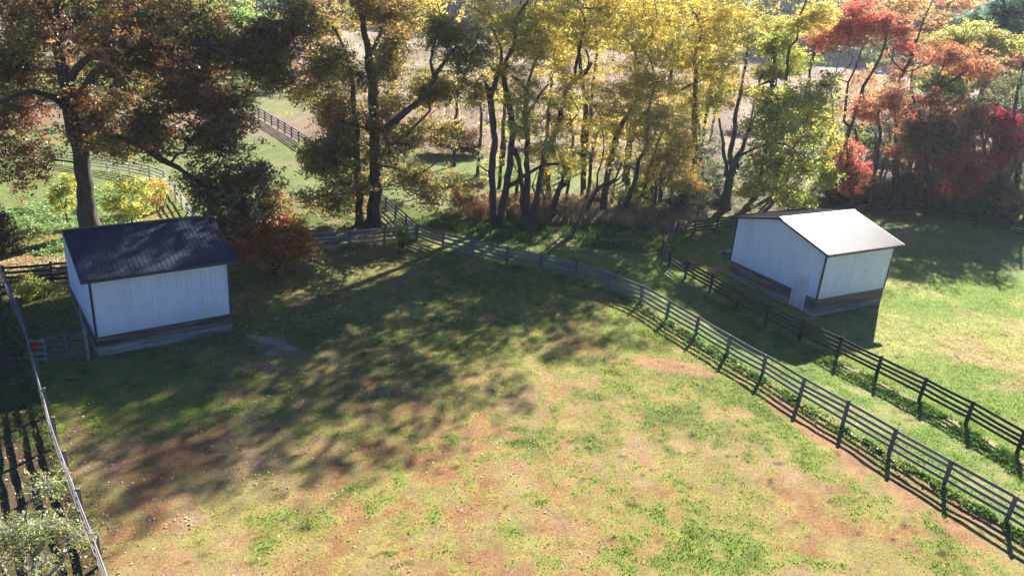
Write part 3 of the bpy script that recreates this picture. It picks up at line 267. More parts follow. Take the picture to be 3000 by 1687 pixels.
('broadleaf_tree', 'orange brown tree crown beside the frame edge above the vine covered tree', 'autumn trees along the edge of the right wood', (53.83, 84.0), [[(54.01, 84.0, -0.1, 0.24), (54.01, 84.0, 5.54, 0.2), (52.19, 84.0, 10.65, 0.16), (50.97, 84.0, 13.93, 0.1)]], [(51.03, 84.0, 14.27, 2.26, 1.81, 1.34, 28), (49.45, 84.0, 13.81, 1.44, 1.15, 1.12, 14), (52.76, 84.0, 13.73, 2.27, 1.82, 2.01, 17)], 62, {'leaf': 0.15, 'nl': 45, 'cr': 0.95, 'flat': 0.6, 'twigs': 3, 'pal': 'orange'}),
('conifer_tree', 'tall blue green conifer in the top right corner', None, (59.51, 98.0), [[(59.51, 98.0, -0.1, 0.36), (59.51, 98.0, 7.36, 0.3), (57.6, 98.0, 13.16, 0.25), (55.77, 98.0, 18.71, 0.16), (54.56, 98.0, 22.27, 0.1)], [(61.6, 98.0, -0.1, 0.24), (61.6, 98.0, 8.53, 0.2), (59.45, 98.0, 15.23, 0.16), (57.69, 98.0, 20.69, 0.1)]], [(55.54, 98.0, 19.43, 1.76, 1.41, 1.37, 34), (55.72, 98.0, 17.59, 2.17, 1.73, 1.18, 34), (57.65, 98.0, 19.59, 1.95, 1.56, 1.76, 34), (58.16, 98.0, 17.4, 1.77, 1.42, 1.18, 24), (54.77, 98.0, 21.93, 1.94, 1.55, 1.35, 14)], 63, {'pal': 'conifer', 'leaf': 0.17, 'nl': 150, 'cr': 0.8, 'flat': 0.35}),
('distant_tree', 'pinkish orange hazy crown near the top right of the view', 'hazy autumn trees between the meadow and the far wood', (79.48, 150.0), [[(79.48, 150.0, -0.1, 0.36), (79.48, 150.0, 8.3, 0.3), (77.39, 150.0, 16.08, 0.2), (76.04, 150.0, 20.25, 0.1)]], [(76.04, 150.0, 20.25, 5.09, 4.07, 2.1, 60), (73.85, 150.0, 18.95, 3.06, 2.45, 1.47, 25)], 70, {'pal': 'orange', 'leaf': 0.3, 'nl': 60, 'cr': 1.2, 'flat': 0.6}),
('distant_tree', 'dull violet brown crown behind the sparse upswept tree', 'hazy autumn trees between the meadow and the far wood', (69.75, 135.0), [[(69.75, 135.0, -0.1, 0.36), (69.75, 135.0, 6.65, 0.3), (67.89, 135.0, 13.75, 0.2), (66.69, 135.0, 17.56, 0.1)]], [(66.69, 135.0, 17.56, 4.34, 3.47, 1.63, 60), (64.83, 135.0, 16.39, 2.61, 2.09, 1.14, 25)], 71, {'pal': 'maroon', 'leaf': 0.3, 'nl': 60, 'cr': 1.2, 'flat': 0.6}),
('distant_tree', 'dark hazy green crown left of the blue green conifer', 'hazy autumn trees between the meadow and the far wood', (68.2, 120.0), [[(68.2, 120.0, -0.1, 0.36), (68.2, 120.0, 8.85, 0.3), (66.43, 120.0, 15.12, 0.2), (65.29, 120.0, 18.49, 0.1)]], [(65.29, 120.0, 18.49, 2.65, 2.12, 1.92, 60), (64.26, 120.0, 17.49, 1.59, 1.27, 1.35, 25)], 72, {'pal': 'conifer', 'leaf': 0.3, 'nl': 60, 'cr': 1.2, 'flat': 0.6}),
('distant_tree', 'rusty hazy crown at the top, above the scarlet maple', 'hazy autumn trees between the meadow and the far wood', (74.17, 160.0), [[(74.17, 160.0, -0.1, 0.36), (74.17, 160.0, 7.81, 0.3), (72.16, 160.0, 16.1, 0.2), (70.83, 160.0, 20.55, 0.1)]], [(70.83, 160.0, 20.55, 4.79, 3.83, 1.92, 60), (68.77, 160.0, 19.19, 2.88, 2.31, 1.35, 25)], 73, {'pal': 'orange', 'leaf': 0.3, 'nl': 60, 'cr': 1.2, 'flat': 0.6}),
('distant_tree', 'golden yellow tree showing in the top left corner behind the oak', 'trees along the far left paddock, seen through the oak', (-65.65, 100.0), [[(-65.99, 100.0, -0.1, 0.25), (-64.36, 100.0, 5.8, 0.2), (-64.05, 100.0, 8.71, 0.1)]], [(-64.05, 100.0, 8.71, 3.51, 2.81, 5.52, 60), (-63.22, 100.0, 13.9, 3.44, 2.75, 5.41, 30)], 80, {'pal': 'gold', 'leaf': 0.26, 'nl': 70, 'cr': 1.1, 'flat': 0.6}),
('distant_tree', 'yellow green tree just right of the oak trunk, far behind', 'trees along the far left paddock, seen through the oak', (-59.36, 112.0), [[(-59.63, 112.0, -0.1, 0.25), (-58.29, 112.0, 5.43, 0.2), (-58.09, 112.0, 8.67, 0.1)]], [(-58.09, 112.0, 8.67, 5.04, 4.03, 6.72, 60), (-57.37, 112.0, 14.96, 4.93, 3.94, 6.57, 30)], 81, {'pal': 'yelgreen', 'leaf': 0.26, 'nl': 70, 'cr': 1.1, 'flat': 0.6}),
('distant_tree', 'bright yellow crown framed by the oak boughs', 'trees along the far left paddock, seen through the oak', (-43.64, 92.0), [[(-43.83, 92.0, -0.1, 0.25), (-42.88, 92.0, 1.14, 0.2), (-42.76, 92.0, 3.94, 0.1)]], [(-42.76, 92.0, 3.94, 2.83, 2.26, 2.83, 36), (-42.51, 92.0, 6.69, 2.8, 2.24, 2.8, 18)], 82, {'pal': 'lemon', 'leaf': 0.26, 'nl': 70, 'cr': 1.1, 'flat': 0.6}),
('distant_tree', 'green and yellow tree behind the middle of the oak crown', 'trees along the far left paddock, seen through the oak', (-52.14, 118.0), [[(-52.34, 118.0, -0.1, 0.25), (-51.28, 118.0, 4.41, 0.2), (-51.18, 118.0, 7.83, 0.1)]], [(-51.18, 118.0, 7.83, 5.31, 4.25, 7.67, 60), (-50.59, 118.0, 15.01, 5.19, 4.15, 7.5, 30)], 83, {'pal': 'yelgreen', 'leaf': 0.26, 'nl': 70, 'cr': 1.1, 'flat': 0.6}),
('distant_tree', 'deep green tree behind the right half of the oak crown', 'trees along the far left paddock, seen through the oak', (-46.36, 122.0), [[(-46.51, 122.0, -0.1, 0.25), (-45.66, 122.0, 2.74, 0.2), (-45.63, 122.0, 6.3, 0.1)]], [(-45.63, 122.0, 6.3, 4.9, 3.92, 6.74, 60), (-45.26, 122.0, 12.65, 4.8, 3.84, 6.61, 30)], 84, {'pal': 'green', 'leaf': 0.26, 'nl': 70, 'cr': 1.1, 'flat': 0.6}),
('distant_tree', 'pale silvery green tree above the small sunlit lawn', 'trees along the far left paddock, seen through the oak', (-39.17, 118.0), [[(-39.27, 118.0, -0.1, 0.25), (-38.63, 118.0, -1.34, 0.2), (-38.67, 118.0, 2.2, 0.1)]], [(-38.67, 118.0, 2.2, 1.92, 1.54, 2.7, 36), (-38.57, 118.0, 4.82, 1.91, 1.53, 2.68, 18)], 85, {'pal': 'pale', 'leaf': 0.26, 'nl': 70, 'cr': 1.1, 'flat': 0.6}),
('distant_tree', 'orange tree between the two oaks, far off', 'trees along the far left paddock, seen through the oak', (-35.05, 125.0), [[(-35.11, 125.0, -0.1, 0.25), (-34.66, 125.0, 3.31, 0.2), (-34.77, 125.0, 6.94, 0.1)]], [(-34.77, 125.0, 6.94, 4.38, 3.51, 6.89, 50), (-34.63, 125.0, 13.41, 4.3, 3.44, 6.75, 25)], 86, {'pal': 'orange', 'leaf': 0.26, 'nl': 70, 'cr': 1.1, 'flat': 0.6}),
('distant_tree', 'dusky green tree at the far left edge behind the rails', 'trees along the far left paddock, seen through the oak', (-69.49, 100.0), [[(-69.87, 100.0, -0.1, 0.25), (-68.05, 100.0, -4.06, 0.2), (-67.68, 100.0, -0.93, 0.1)]], [(-67.68, 100.0, -0.93, 4.16, 3.33, 3.64, 46), (-67.08, 100.0, 2.64, 4.1, 3.28, 3.59, 23)], 87, {'pal': 'dullgreen', 'leaf': 0.26, 'nl': 70, 'cr': 1.1, 'flat': 0.6}),
('distant_tree', 'yellow tree right of the middle oak top, far off', 'trees along the far left paddock, seen through the oak', (-18.08, 150.0), [[(-17.97, 150.0, -0.1, 0.25), (-18.23, 150.0, 7.3, 0.2), (-18.61, 150.0, 11.5, 0.1)]], [(-18.61, 150.0, 11.5, 5.91, 4.73, 4.43, 50), (-18.76, 150.0, 15.63, 5.84, 4.68, 4.38, 25)], 88, {'pal': 'lemon', 'leaf': 0.26, 'nl': 70, 'cr': 1.1, 'flat': 0.6}),
('young_tree', 'orange and copper leaved young oak at the rear corner of the left shed', None, (-14.78, 43.99), [[(-14.77, 43.99, -0.1, 0.1), (-14.77, 43.99, 1.57, 0.08), (-14.9, 43.99, 3.08, 0.05), (-15.09, 43.99, 4.32, 0.03)], [(-14.76, 43.99, -0.1, 0.06), (-15.69, 43.99, 1.75, 0.04), (-16.37, 43.99, 2.71, 0.02)], [(-14.75, 43.99, -0.1, 0.06), (-13.71, 43.99, 2.42, 0.04)]], [(-14.65, 43.99, 3.36, 1.32, 1.06, 0.84, 24), (-13.84, 43.99, 2.16, 1.09, 0.87, 1.09, 26), (-15.44, 43.99, 1.77, 1.46, 1.17, 1.1, 34), (-14.49, 43.99, 1.07, 1.47, 1.17, 0.73, 26), (-16.35, 43.99, 2.96, 1.21, 0.96, 0.84, 20), (-16.45, 43.99, 1.17, 0.73, 0.59, 0.73, 8), (-13.44, 43.99, 3.21, 0.84, 0.67, 0.84, 18), (-13.12, 43.99, 1.96, 0.73, 0.58, 0.73, 12), (-16.88, 43.99, 2.16, 0.85, 0.68, 0.97, 16), (-14.59, 43.99, 4.85, 1.07, 0.86, 0.71, 14), (-15.82, 43.99, 4.01, 0.96, 0.77, 0.72, 12)], 90, {'pal': 'copper', 'leaf': 0.13, 'nl': 90, 'cr': 0.6, 'flat': 0.8, 'twigs': 4}),
('shrub', 'yellow green sapling at the foot of the big oak, right of its trunk', 'shrubs and saplings beneath the trees', (-24.45, 46.0), [[(-24.45, 46.0, -0.1, 0.07), (-24.45, 46.0, 2.21, 0.06), (-24.2, 46.0, 3.53, 0.04)], [(-24.6, 46.0, 2.19, 0.05), (-25.06, 46.0, 3.45, 0.03)], [(-24.29, 46.0, 2.22, 0.05), (-23.55, 46.0, 3.58, 0.03)]], [(-24.3, 46.0, 3.52, 1.87, 1.5, 1.25, 34), (-24.95, 46.0, 2.82, 1.13, 0.9, 0.63, 11)], 91, {'leaf': 0.12, 'nl': 110, 'cr': 0.45, 'flat': 0.8, 'pal': 'yelgreen'}),
('shrub', 'leafy green sapling left of the big oak trunk', 'shrubs and saplings beneath the trees', (-31.07, 50.0), [[(-31.07, 50.0, -0.1, 0.07), (-31.07, 50.0, 1.2, 0.06), (-30.78, 50.0, 2.49, 0.04)], [(-31.23, 50.0, 1.18, 0.05), (-31.38, 50.0, 2.44, 0.03)], [(-30.9, 50.0, 1.21, 0.05), (-30.39, 50.0, 2.52, 0.03)]], [(-30.89, 50.0, 2.48, 1.22, 0.98, 1.22, 20), (-31.35, 50.0, 1.81, 0.74, 0.59, 0.61, 6)], 92, {'leaf': 0.12, 'nl': 110, 'cr': 0.45, 'flat': 0.8, 'pal': 'yelgreen'}),
('shrub', 'golden green shrub between the oak and the shed roof', 'shrubs and saplings beneath the trees', (-27.0, 55.0), [[(-27.0, 55.0, -0.1, 0.06), (-26.77, 55.0, 1.55, 0.04)], [(-27.19, 55.0, -0.1, 0.05), (-27.49, 55.0, 1.49, 0.03)], [(-26.82, 55.0, -0.1, 0.05), (-26.29, 55.0, 1.59, 0.03)]], [(-26.89, 55.0, 1.54, 1.49, 1.19, 1.19, 20), (-27.4, 55.0, 0.88, 0.9, 0.72, 0.6, 6)], 93, {'leaf': 0.12, 'nl': 110, 'cr': 0.45, 'flat': 0.8, 'pal': 'gold'}),
('shrub', 'dark brown thicket in the far paddock behind the middle oak', 'shrubs and saplings beneath the trees', (-7.72, 84.0), [[(-7.72, 84.0, -0.1, 0.06), (-7.62, 84.0, 2.27, 0.04)], [(-7.98, 84.0, -0.1, 0.05), (-9.1, 84.0, 2.15, 0.03)], [(-7.45, 84.0, -0.1, 0.05), (-6.49, 84.0, 2.36, 0.03)]], [(-7.79, 84.0, 2.25, 3.27, 2.62, 1.66, 50), (-8.74, 84.0, 1.35, 1.97, 1.58, 0.83, 16)], 94, {'leaf': 0.2, 'nl': 110, 'cr': 0.8, 'flat': 0.8, 'pal': 'darkbrush'}),
('shrub', 'small dark bush right of the brown thicket', 'shrubs and saplings beneath the trees', (-5.49, 84.0), [[(-5.49, 84.0, -0.1, 0.06), (-5.35, 84.0, 0.91, 0.04)], [(-5.75, 84.0, -0.1, 0.05), (-6.41, 84.0, 0.83, 0.03)], [(-5.22, 84.0, -0.1, 0.05), (-4.65, 84.0, 0.97, 0.03)]], [(-5.53, 84.0, 0.9, 2.19, 1.76, 0.79, 20), (-6.17, 84.0, 0.45, 1.32, 1.06, 0.4, 6)], 95, {'leaf': 0.18, 'nl': 110, 'cr': 0.6, 'flat': 0.8, 'pal': 'darkbrush'}),
('shrub', 'reddish brown shrub left of the first locust trunk', 'shrubs and saplings beneath the trees', (-4.01, 60.5), [[(-4.01, 60.5, -0.1, 0.06), (-3.96, 60.5, 1.69, 0.04)], [(-4.2, 60.5, -0.1, 0.05), (-4.8, 60.5, 1.62, 0.03)], [(-3.81, 60.5, -0.1, 0.05), (-3.38, 60.5, 1.74, 0.03)]], [(-4.09, 60.5, 1.68, 1.78, 1.42, 1.46, 30), (-4.58, 60.5, 0.89, 1.07, 0.86, 0.73, 10)], 96, {'leaf': 0.12, 'nl': 110, 'cr': 0.45, 'flat': 0.8, 'pal': 'rustbrush'}),
('shrub', 'orange dotted creeper bush against the first locust trunk', 'shrubs and saplings beneath the trees', (-2.77, 59.5), [[(-2.77, 59.5, -0.1, 0.06), (-2.7, 59.5, 0.74, 0.04)], [(-2.97, 59.5, -0.1, 0.05), (-3.15, 59.5, 0.7, 0.03)], [(-2.58, 59.5, -0.1, 0.05), (-2.51, 59.5, 0.75, 0.03)]], [(-2.83, 59.5, 0.73, 0.8, 0.64, 0.9, 12), (-3.04, 59.5, 0.34, 0.48, 0.39, 0.45, 4)], 97, {'leaf': 0.12, 'nl': 110, 'cr': 0.45, 'flat': 0.8, 'pal': 'rustbrush'}),
('shrub', 'low brown brush between the first and second locust trunks', 'shrubs and saplings beneath the trees', (-0.42, 61.0), [[(-0.42, 61.0, -0.1, 0.06), (-0.36, 61.0, 1.19, 0.04)], [(-0.62, 61.0, -0.1, 0.05), (-0.89, 61.0, 1.14, 0.03)], [(-0.22, 61.0, -0.1, 0.05), (-0.1, 61.0, 1.21, 0.03)]], [(-0.49, 61.0, 1.18, 0.98, 0.78, 0.98, 14), (-0.75, 61.0, 0.65, 0.59, 0.47, 0.49, 4)], 98, {'leaf': 0.12, 'nl': 110, 'cr': 0.45, 'flat': 0.8, 'pal': 'drybrush'}),
('shrub', 'dark green shrub under the golden locust foliage', 'shrubs and saplings beneath the trees', (14.76, 66.0), [[(14.76, 66.0, -0.1, 0.06), (14.61, 66.0, 1.44, 0.04)], [(14.55, 66.0, -0.1, 0.05), (13.78, 66.0, 1.37, 0.03)], [(14.97, 66.0, -0.1, 0.05), (15.17, 66.0, 1.48, 0.03)]], [(14.47, 66.0, 1.42, 1.75, 1.4, 1.75, 34), (14.09, 66.0, 0.66, 1.06, 0.85, 0.88, 11)], 99, {'leaf': 0.12, 'nl': 110, 'cr': 0.45, 'flat': 0.8, 'pal': 'shadebrush'}),
('shrub', 'shadowy evergreen shrub left of the bushy tree trunk', 'shrubs and saplings beneath the trees', (17.44, 70.0), [[(17.44, 70.0, -0.1, 0.06), (17.21, 70.0, 2.49, 0.04)], [(17.22, 70.0, -0.1, 0.05), (16.4, 70.0, 2.42, 0.03)], [(17.66, 70.0, -0.1, 0.05), (17.72, 70.0, 2.53, 0.03)]], [(17.06, 70.0, 2.48, 1.66, 1.33, 2.21, 34), (16.75, 70.0, 1.32, 1.0, 0.8, 1.11, 11)], 100, {'leaf': 0.12, 'nl': 110, 'cr': 0.45, 'flat': 0.8, 'pal': 'shadebrush'}),
('shrub', 'dense dark shrub behind the curved black fence', 'shrubs and saplings beneath the trees', (13.3, 64.0), [[(13.3, 64.0, -0.1, 0.06), (13.26, 64.0, 1.15, 0.04)], [(13.09, 64.0, -0.1, 0.05), (12.59, 64.0, 1.09, 0.03)], [(13.5, 64.0, -0.1, 0.05), (13.67, 64.0, 1.18, 0.03)]], [(13.13, 64.0, 1.14, 1.37, 1.09, 1.09, 22), (12.81, 64.0, 0.54, 0.82, 0.66, 0.55, 7)], 101, {'leaf': 0.12, 'nl': 110, 'cr': 0.45, 'flat': 0.8, 'pal': 'shadebrush'}),
('shrub', 'brown leafed shrub directly behind the right shed roof', 'shrubs and saplings beneath the trees', (32.86, 75.0), [[(32.86, 75.0, -0.1, 0.06), (32.68, 75.0, 0.55, 0.04)], [(32.62, 75.0, -0.1, 0.05), (31.82, 75.0, 0.48, 0.03)], [(33.09, 75.0, -0.1, 0.05), (33.23, 75.0, 0.59, 0.03)]], [(32.53, 75.0, 1.04, 1.78, 1.43, 1.39, 22), (32.16, 75.0, 0.52, 1.07, 0.86, 0.7, 7)], 102, {'leaf': 0.12, 'nl': 110, 'cr': 0.45, 'flat': 0.8, 'pal': 'drybrush'}),
('shrub', 'grey green bramble mound in the shaded wood edge', 'shrubs and saplings beneath the trees', (38.4, 77.0), [[(38.4, 77.0, -0.1, 0.06), (38.13, 77.0, 1.3, 0.04)], [(38.16, 77.0, -0.1, 0.05), (37.02, 77.0, 1.21, 0.03)], [(38.64, 77.0, -0.1, 0.05), (38.93, 77.0, 1.36, 0.03)]], [(37.97, 77.0, 1.29, 2.43, 1.94, 1.62, 34), (37.47, 77.0, 0.61, 1.46, 1.17, 0.81, 11)], 103, {'leaf': 0.12, 'nl': 110, 'cr': 0.45, 'flat': 0.8, 'pal': 'shadebrush'}),
('shrub', 'grey twiggy bush glinting in the dark wood edge', 'shrubs and saplings beneath the trees', (40.3, 77.0), [[(40.3, 77.0, -0.1, 0.07), (40.3, 77.0, 1.68, 0.06), (39.97, 77.0, 3.5, 0.04)], [(40.06, 77.0, 1.66, 0.05), (39.03, 77.0, 3.43, 0.03)], [(40.54, 77.0, 1.7, 0.05), (40.6, 77.0, 3.55, 0.03)]], [(39.81, 77.0, 3.49, 2.0, 1.6, 1.8, 26), (39.46, 77.0, 2.54, 1.21, 0.96, 0.9, 8)], 104, {'leaf': 0.12, 'nl': 40, 'cr': 0.45, 'flat': 0.8, 'pal': 'greytwig'}),
('shrub', 'deep green shrub low beside the right rails', 'shrubs and saplings beneath the trees', (43.41, 75.0), [[(43.41, 75.0, -0.1, 0.06), (43.16, 75.0, 1.41, 0.04)], [(43.17, 75.0, -0.1, 0.05), (42.08, 75.0, 1.32, 0.03)], [(43.64, 75.0, -0.1, 0.05), (43.93, 75.0, 1.47, 0.03)]], [(43.0, 75.0, 1.4, 2.37, 1.89, 1.38, 34), (42.51, 75.0, 0.64, 1.42, 1.14, 0.69, 11)], 105, {'leaf': 0.12, 'nl': 110, 'cr': 0.45, 'flat': 0.8, 'pal': 'shadebrush'}),
('shrub', 'dull green shrub at the right frame edge behind the rails', 'shrubs and saplings beneath the trees', (48.52, 75.0), [[(48.52, 75.0, -0.1, 0.06), (48.17, 75.0, 1.82, 0.04)], [(48.28, 75.0, -0.1, 0.05), (46.94, 75.0, 1.72, 0.03)], [(48.75, 75.0, -0.1, 0.05), (49.1, 75.0, 1.9, 0.03)]], [(48.02, 75.0, 1.81, 2.75, 2.2, 1.57, 38), (47.45, 75.0, 0.95, 1.66, 1.33, 0.79, 12)], 106, {'leaf': 0.12, 'nl': 110, 'cr': 0.45, 'flat': 0.8, 'pal': 'shadebrush'}),
('shrub', 'dark bush filling the gap behind the distant rails', 'shrubs and saplings beneath the trees', (47.81, 78.0), [[(47.81, 78.0, -0.1, 0.07), (47.81, 78.0, 1.42, 0.06), (47.35, 78.0, 3.47, 0.04)], [(47.57, 78.0, 1.4, 0.05), (46.24, 78.0, 3.37, 0.03)], [(48.05, 78.0, 1.44, 0.05), (48.15, 78.0, 3.53, 0.03)]], [(47.2, 78.0, 3.45, 2.43, 1.94, 2.02, 34), (46.79, 78.0, 2.38, 1.47, 1.17, 1.02, 11)], 107, {'leaf': 0.12, 'nl': 110, 'cr': 0.45, 'flat': 0.8, 'pal': 'maroon'}),
('shrub', 'dusky shrub behind the scarlet low maple', 'shrubs and saplings beneath the trees', (36.92, 79.0), [[(36.92, 79.0, -0.1, 0.06), (36.47, 79.0, 3.18, 0.04)], [(36.68, 79.0, -0.1, 0.05), (35.34, 79.0, 3.09, 0.03)], [(37.17, 79.0, -0.1, 0.05), (37.27, 79.0, 3.25, 0.03)]], [(36.31, 79.0, 3.17, 2.46, 1.97, 2.46, 40), (35.88, 79.0, 1.88, 1.49, 1.19, 1.24, 13)], 108, {'leaf': 0.12, 'nl': 110, 'cr': 0.45, 'flat': 0.8, 'pal': 'shadebrush'}),
('shrub', 'brown and green hedge tree left of the shed in the wood shade', 'shrubs and saplings beneath the trees', (12.45, 70.0), [[(12.45, 70.0, -0.1, 0.06), (12.23, 70.0, 2.46, 0.04)], [(12.23, 70.0, -0.1, 0.05), (11.57, 70.0, 2.41, 0.03)], [(12.68, 70.0, -0.1, 0.05), (12.59, 70.0, 2.49, 0.03)]], [(12.08, 70.0, 2.45, 1.29, 1.03, 2.58, 26), (11.88, 70.0, 1.11, 0.78, 0.62, 1.3, 8)], 109, {'leaf': 0.12, 'nl': 110, 'cr': 0.45, 'flat': 0.8, 'pal': 'drybrush'}),
('shrub', 'pale twiggy shrub near the second locust in tan grass', 'shrubs and saplings beneath the trees', (6.91, 66.0), [[(6.91, 66.0, -0.1, 0.06), (6.9, 66.0, 1.16, 0.04)], [(6.7, 66.0, -0.1, 0.05), (6.21, 66.0, 1.11, 0.03)], [(7.12, 66.0, -0.1, 0.05), (7.32, 66.0, 1.2, 0.03)]], [(6.76, 66.0, 1.15, 1.4, 1.12, 1.23, 18), (6.42, 66.0, 0.49, 0.85, 0.68, 0.62, 6)], 110, {'leaf': 0.12, 'nl': 110, 'cr': 0.45, 'flat': 0.8, 'pal': 'drybrush'}),
('shrub', 'yellowish sapling before the dark shrubs at the row end', 'shrubs and saplings beneath the trees', (10.44, 66.0), [[(10.44, 66.0, -0.1, 0.06), (10.29, 66.0, 2.16, 0.04)], [(10.23, 66.0, -0.1, 0.05), (9.53, 66.0, 2.1, 0.03)], [(10.65, 66.0, -0.1, 0.05), (10.78, 66.0, 2.2, 0.03)]], [(10.15, 66.0, 2.15, 1.57, 1.26, 2.1, 26), (9.83, 66.0, 1.04, 0.95, 0.76, 1.05, 8)], 111, {'leaf': 0.12, 'nl': 110, 'cr': 0.45, 'flat': 0.8, 'pal': 'olive'}),
('shrub', 'small green weed clump on the rails beside the fence corner', 'shrubs and saplings beneath the trees', (-8.02, 51.0), [[(-8.02, 51.0, -0.1, 0.06), (-7.93, 51.0, 1.39, 0.04)], [(-8.19, 51.0, -0.1, 0.05), (-8.19, 51.0, 1.37, 0.03)], [(-7.86, 51.0, -0.1, 0.05), (-7.88, 51.0, 1.4, 0.03)]], [(-8.04, 51.0, 1.39, 0.39, 0.31, 0.61, 6), (-8.15, 51.0, 1.06, 0.23, 0.19, 0.31, 2)], 112, {'leaf': 0.12, 'nl': 110, 'cr': 0.45, 'flat': 0.8, 'pal': 'green'}),
('shrub', 'dark leafy bush at the far left edge beyond the side fence', 'shrubs and saplings beneath the trees', (-31.87, 44.0), [[(-31.87, 44.0, -0.1, 0.06), (-31.36, 44.0, 0.94, 0.04)], [(-32.02, 44.0, -0.1, 0.05), (-31.81, 44.0, 0.9, 0.03)], [(-31.72, 44.0, -0.1, 0.05), (-31.11, 44.0, 0.96, 0.03)]], [(-31.46, 44.0, 1.65, 0.86, 0.69, 2.21, 34), (-31.93, 44.0, 0.83, 0.52, 0.42, 1.11, 11)], 113, {'leaf': 0.12, 'nl': 110, 'cr': 0.45, 'flat': 0.8, 'pal': 'darkgreenbrush'}),
('shrub', 'leafy brush beneath the side rails left of the shed', 'shrubs and saplings beneath the trees', (-25.48, 37.92), [[(-25.48, 37.92, -0.1, 0.06), (-25.3, 37.92, 0.67, 0.04)], [(-25.62, 37.92, -0.1, 0.05), (-25.78, 37.92, 0.63, 0.03)], [(-25.35, 37.92, -0.1, 0.05), (-24.99, 37.92, 0.7, 0.03)]], [(-25.38, 37.92, 0.66, 0.97, 0.78, 0.61, 14), (-25.73, 37.92, 0.31, 0.59, 0.47, 0.3, 4)], 114, {'leaf': 0.12, 'nl': 110, 'cr': 0.45, 'flat': 0.8, 'pal': 'yelgreen'}),
('apple_tree', 'pale leaved twiggy tree rising over the side fence in the lower left corner', None, (-13.27, 16.3), [[(-13.47, 16.3, -0.1, 0.14), (-12.9, 16.3, 0.87, 0.11), (-12.34, 16.3, 2.31, 0.08), (-11.65, 16.3, 3.31, 0.04)], [(-12.9, 16.3, 0.87, 0.07), (-13.56, 16.3, 2.19, 0.05), (-13.83, 16.3, 3.1, 0.03)], [(-12.9, 16.3, 0.87, 0.06), (-11.72, 16.3, 2.1, 0.04), (-11.15, 16.3, 3.1, 0.02)], [(-12.39, 16.3, 2.03, 0.05), (-12.46, 16.3, 3.62, 0.03), (-12.1, 16.3, 4.55, 0.01)]], [(-12.39, 16.3, 3.37, 0.96, 0.76, 0.48, 26), (-12.13, 16.3, 4.36, 0.57, 0.46, 0.31, 9), (-11.33, 16.3, 3.34, 0.58, 0.47, 0.37, 11), (-13.07, 16.3, 3.17, 0.75, 0.6, 0.53, 14), (-12.9, 16.3, 2.26, 1.08, 0.87, 0.43, 16), (-14.1, 16.3, 2.81, 0.97, 0.77, 0.75, 8), (-12.85, 16.3, 1.15, 1.33, 1.06, 0.55, 10)], 120, {'pal': 'apple', 'leaf': 0.06, 'nl': 64, 'cr': 0.45, 'flat': 0.8, 'bark': 'bark_pale', 'twigs': 7}),
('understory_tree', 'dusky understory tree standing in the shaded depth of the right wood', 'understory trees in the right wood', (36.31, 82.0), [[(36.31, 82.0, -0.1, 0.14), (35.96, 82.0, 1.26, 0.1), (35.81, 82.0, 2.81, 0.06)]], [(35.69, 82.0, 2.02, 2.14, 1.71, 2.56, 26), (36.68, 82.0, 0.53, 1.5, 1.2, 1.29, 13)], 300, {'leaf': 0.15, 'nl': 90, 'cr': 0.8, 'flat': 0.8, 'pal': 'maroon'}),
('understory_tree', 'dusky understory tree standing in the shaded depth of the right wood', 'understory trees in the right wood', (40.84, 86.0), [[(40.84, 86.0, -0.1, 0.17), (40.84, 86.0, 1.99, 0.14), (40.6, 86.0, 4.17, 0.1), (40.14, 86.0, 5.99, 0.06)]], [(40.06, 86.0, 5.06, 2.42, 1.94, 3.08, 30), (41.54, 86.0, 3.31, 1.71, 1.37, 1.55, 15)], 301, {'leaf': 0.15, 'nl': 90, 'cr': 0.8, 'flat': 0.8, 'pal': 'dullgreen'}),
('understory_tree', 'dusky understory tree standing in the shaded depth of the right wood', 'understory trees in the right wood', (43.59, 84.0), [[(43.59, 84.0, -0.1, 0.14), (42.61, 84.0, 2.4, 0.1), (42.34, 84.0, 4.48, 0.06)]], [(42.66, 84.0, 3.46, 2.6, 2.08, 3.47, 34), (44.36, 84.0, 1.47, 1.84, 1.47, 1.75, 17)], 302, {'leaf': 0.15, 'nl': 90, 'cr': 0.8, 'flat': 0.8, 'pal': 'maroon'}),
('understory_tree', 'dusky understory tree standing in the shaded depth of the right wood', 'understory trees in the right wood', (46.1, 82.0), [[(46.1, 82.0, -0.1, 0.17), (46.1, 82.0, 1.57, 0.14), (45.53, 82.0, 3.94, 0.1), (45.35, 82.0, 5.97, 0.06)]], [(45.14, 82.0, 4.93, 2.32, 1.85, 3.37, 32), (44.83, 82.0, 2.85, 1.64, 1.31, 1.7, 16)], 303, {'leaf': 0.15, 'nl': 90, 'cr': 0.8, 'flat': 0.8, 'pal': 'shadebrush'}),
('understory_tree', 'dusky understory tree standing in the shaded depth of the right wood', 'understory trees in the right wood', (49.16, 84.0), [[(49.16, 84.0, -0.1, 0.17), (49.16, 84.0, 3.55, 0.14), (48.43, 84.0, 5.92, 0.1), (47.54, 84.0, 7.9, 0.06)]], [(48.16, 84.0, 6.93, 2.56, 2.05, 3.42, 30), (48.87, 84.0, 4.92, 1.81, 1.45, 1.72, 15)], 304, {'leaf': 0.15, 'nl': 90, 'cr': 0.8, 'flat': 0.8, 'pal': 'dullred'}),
('understory_tree', 'dusky understory tree standing in the shaded depth of the right wood', 'understory trees in the right wood', (52.79, 82.0), [[(52.79, 82.0, -0.1, 0.14), (51.99, 82.0, 3.48, 0.1), (50.64, 82.0, 5.67, 0.06)]], [(51.59, 82.0, 4.6, 2.53, 2.03, 3.8, 36), (51.59, 82.0, 2.28, 1.79, 1.43, 1.92, 18)], 305, {'leaf': 0.15, 'nl': 90, 'cr': 0.8, 'flat': 0.8, 'pal': 'shadebrush'}),
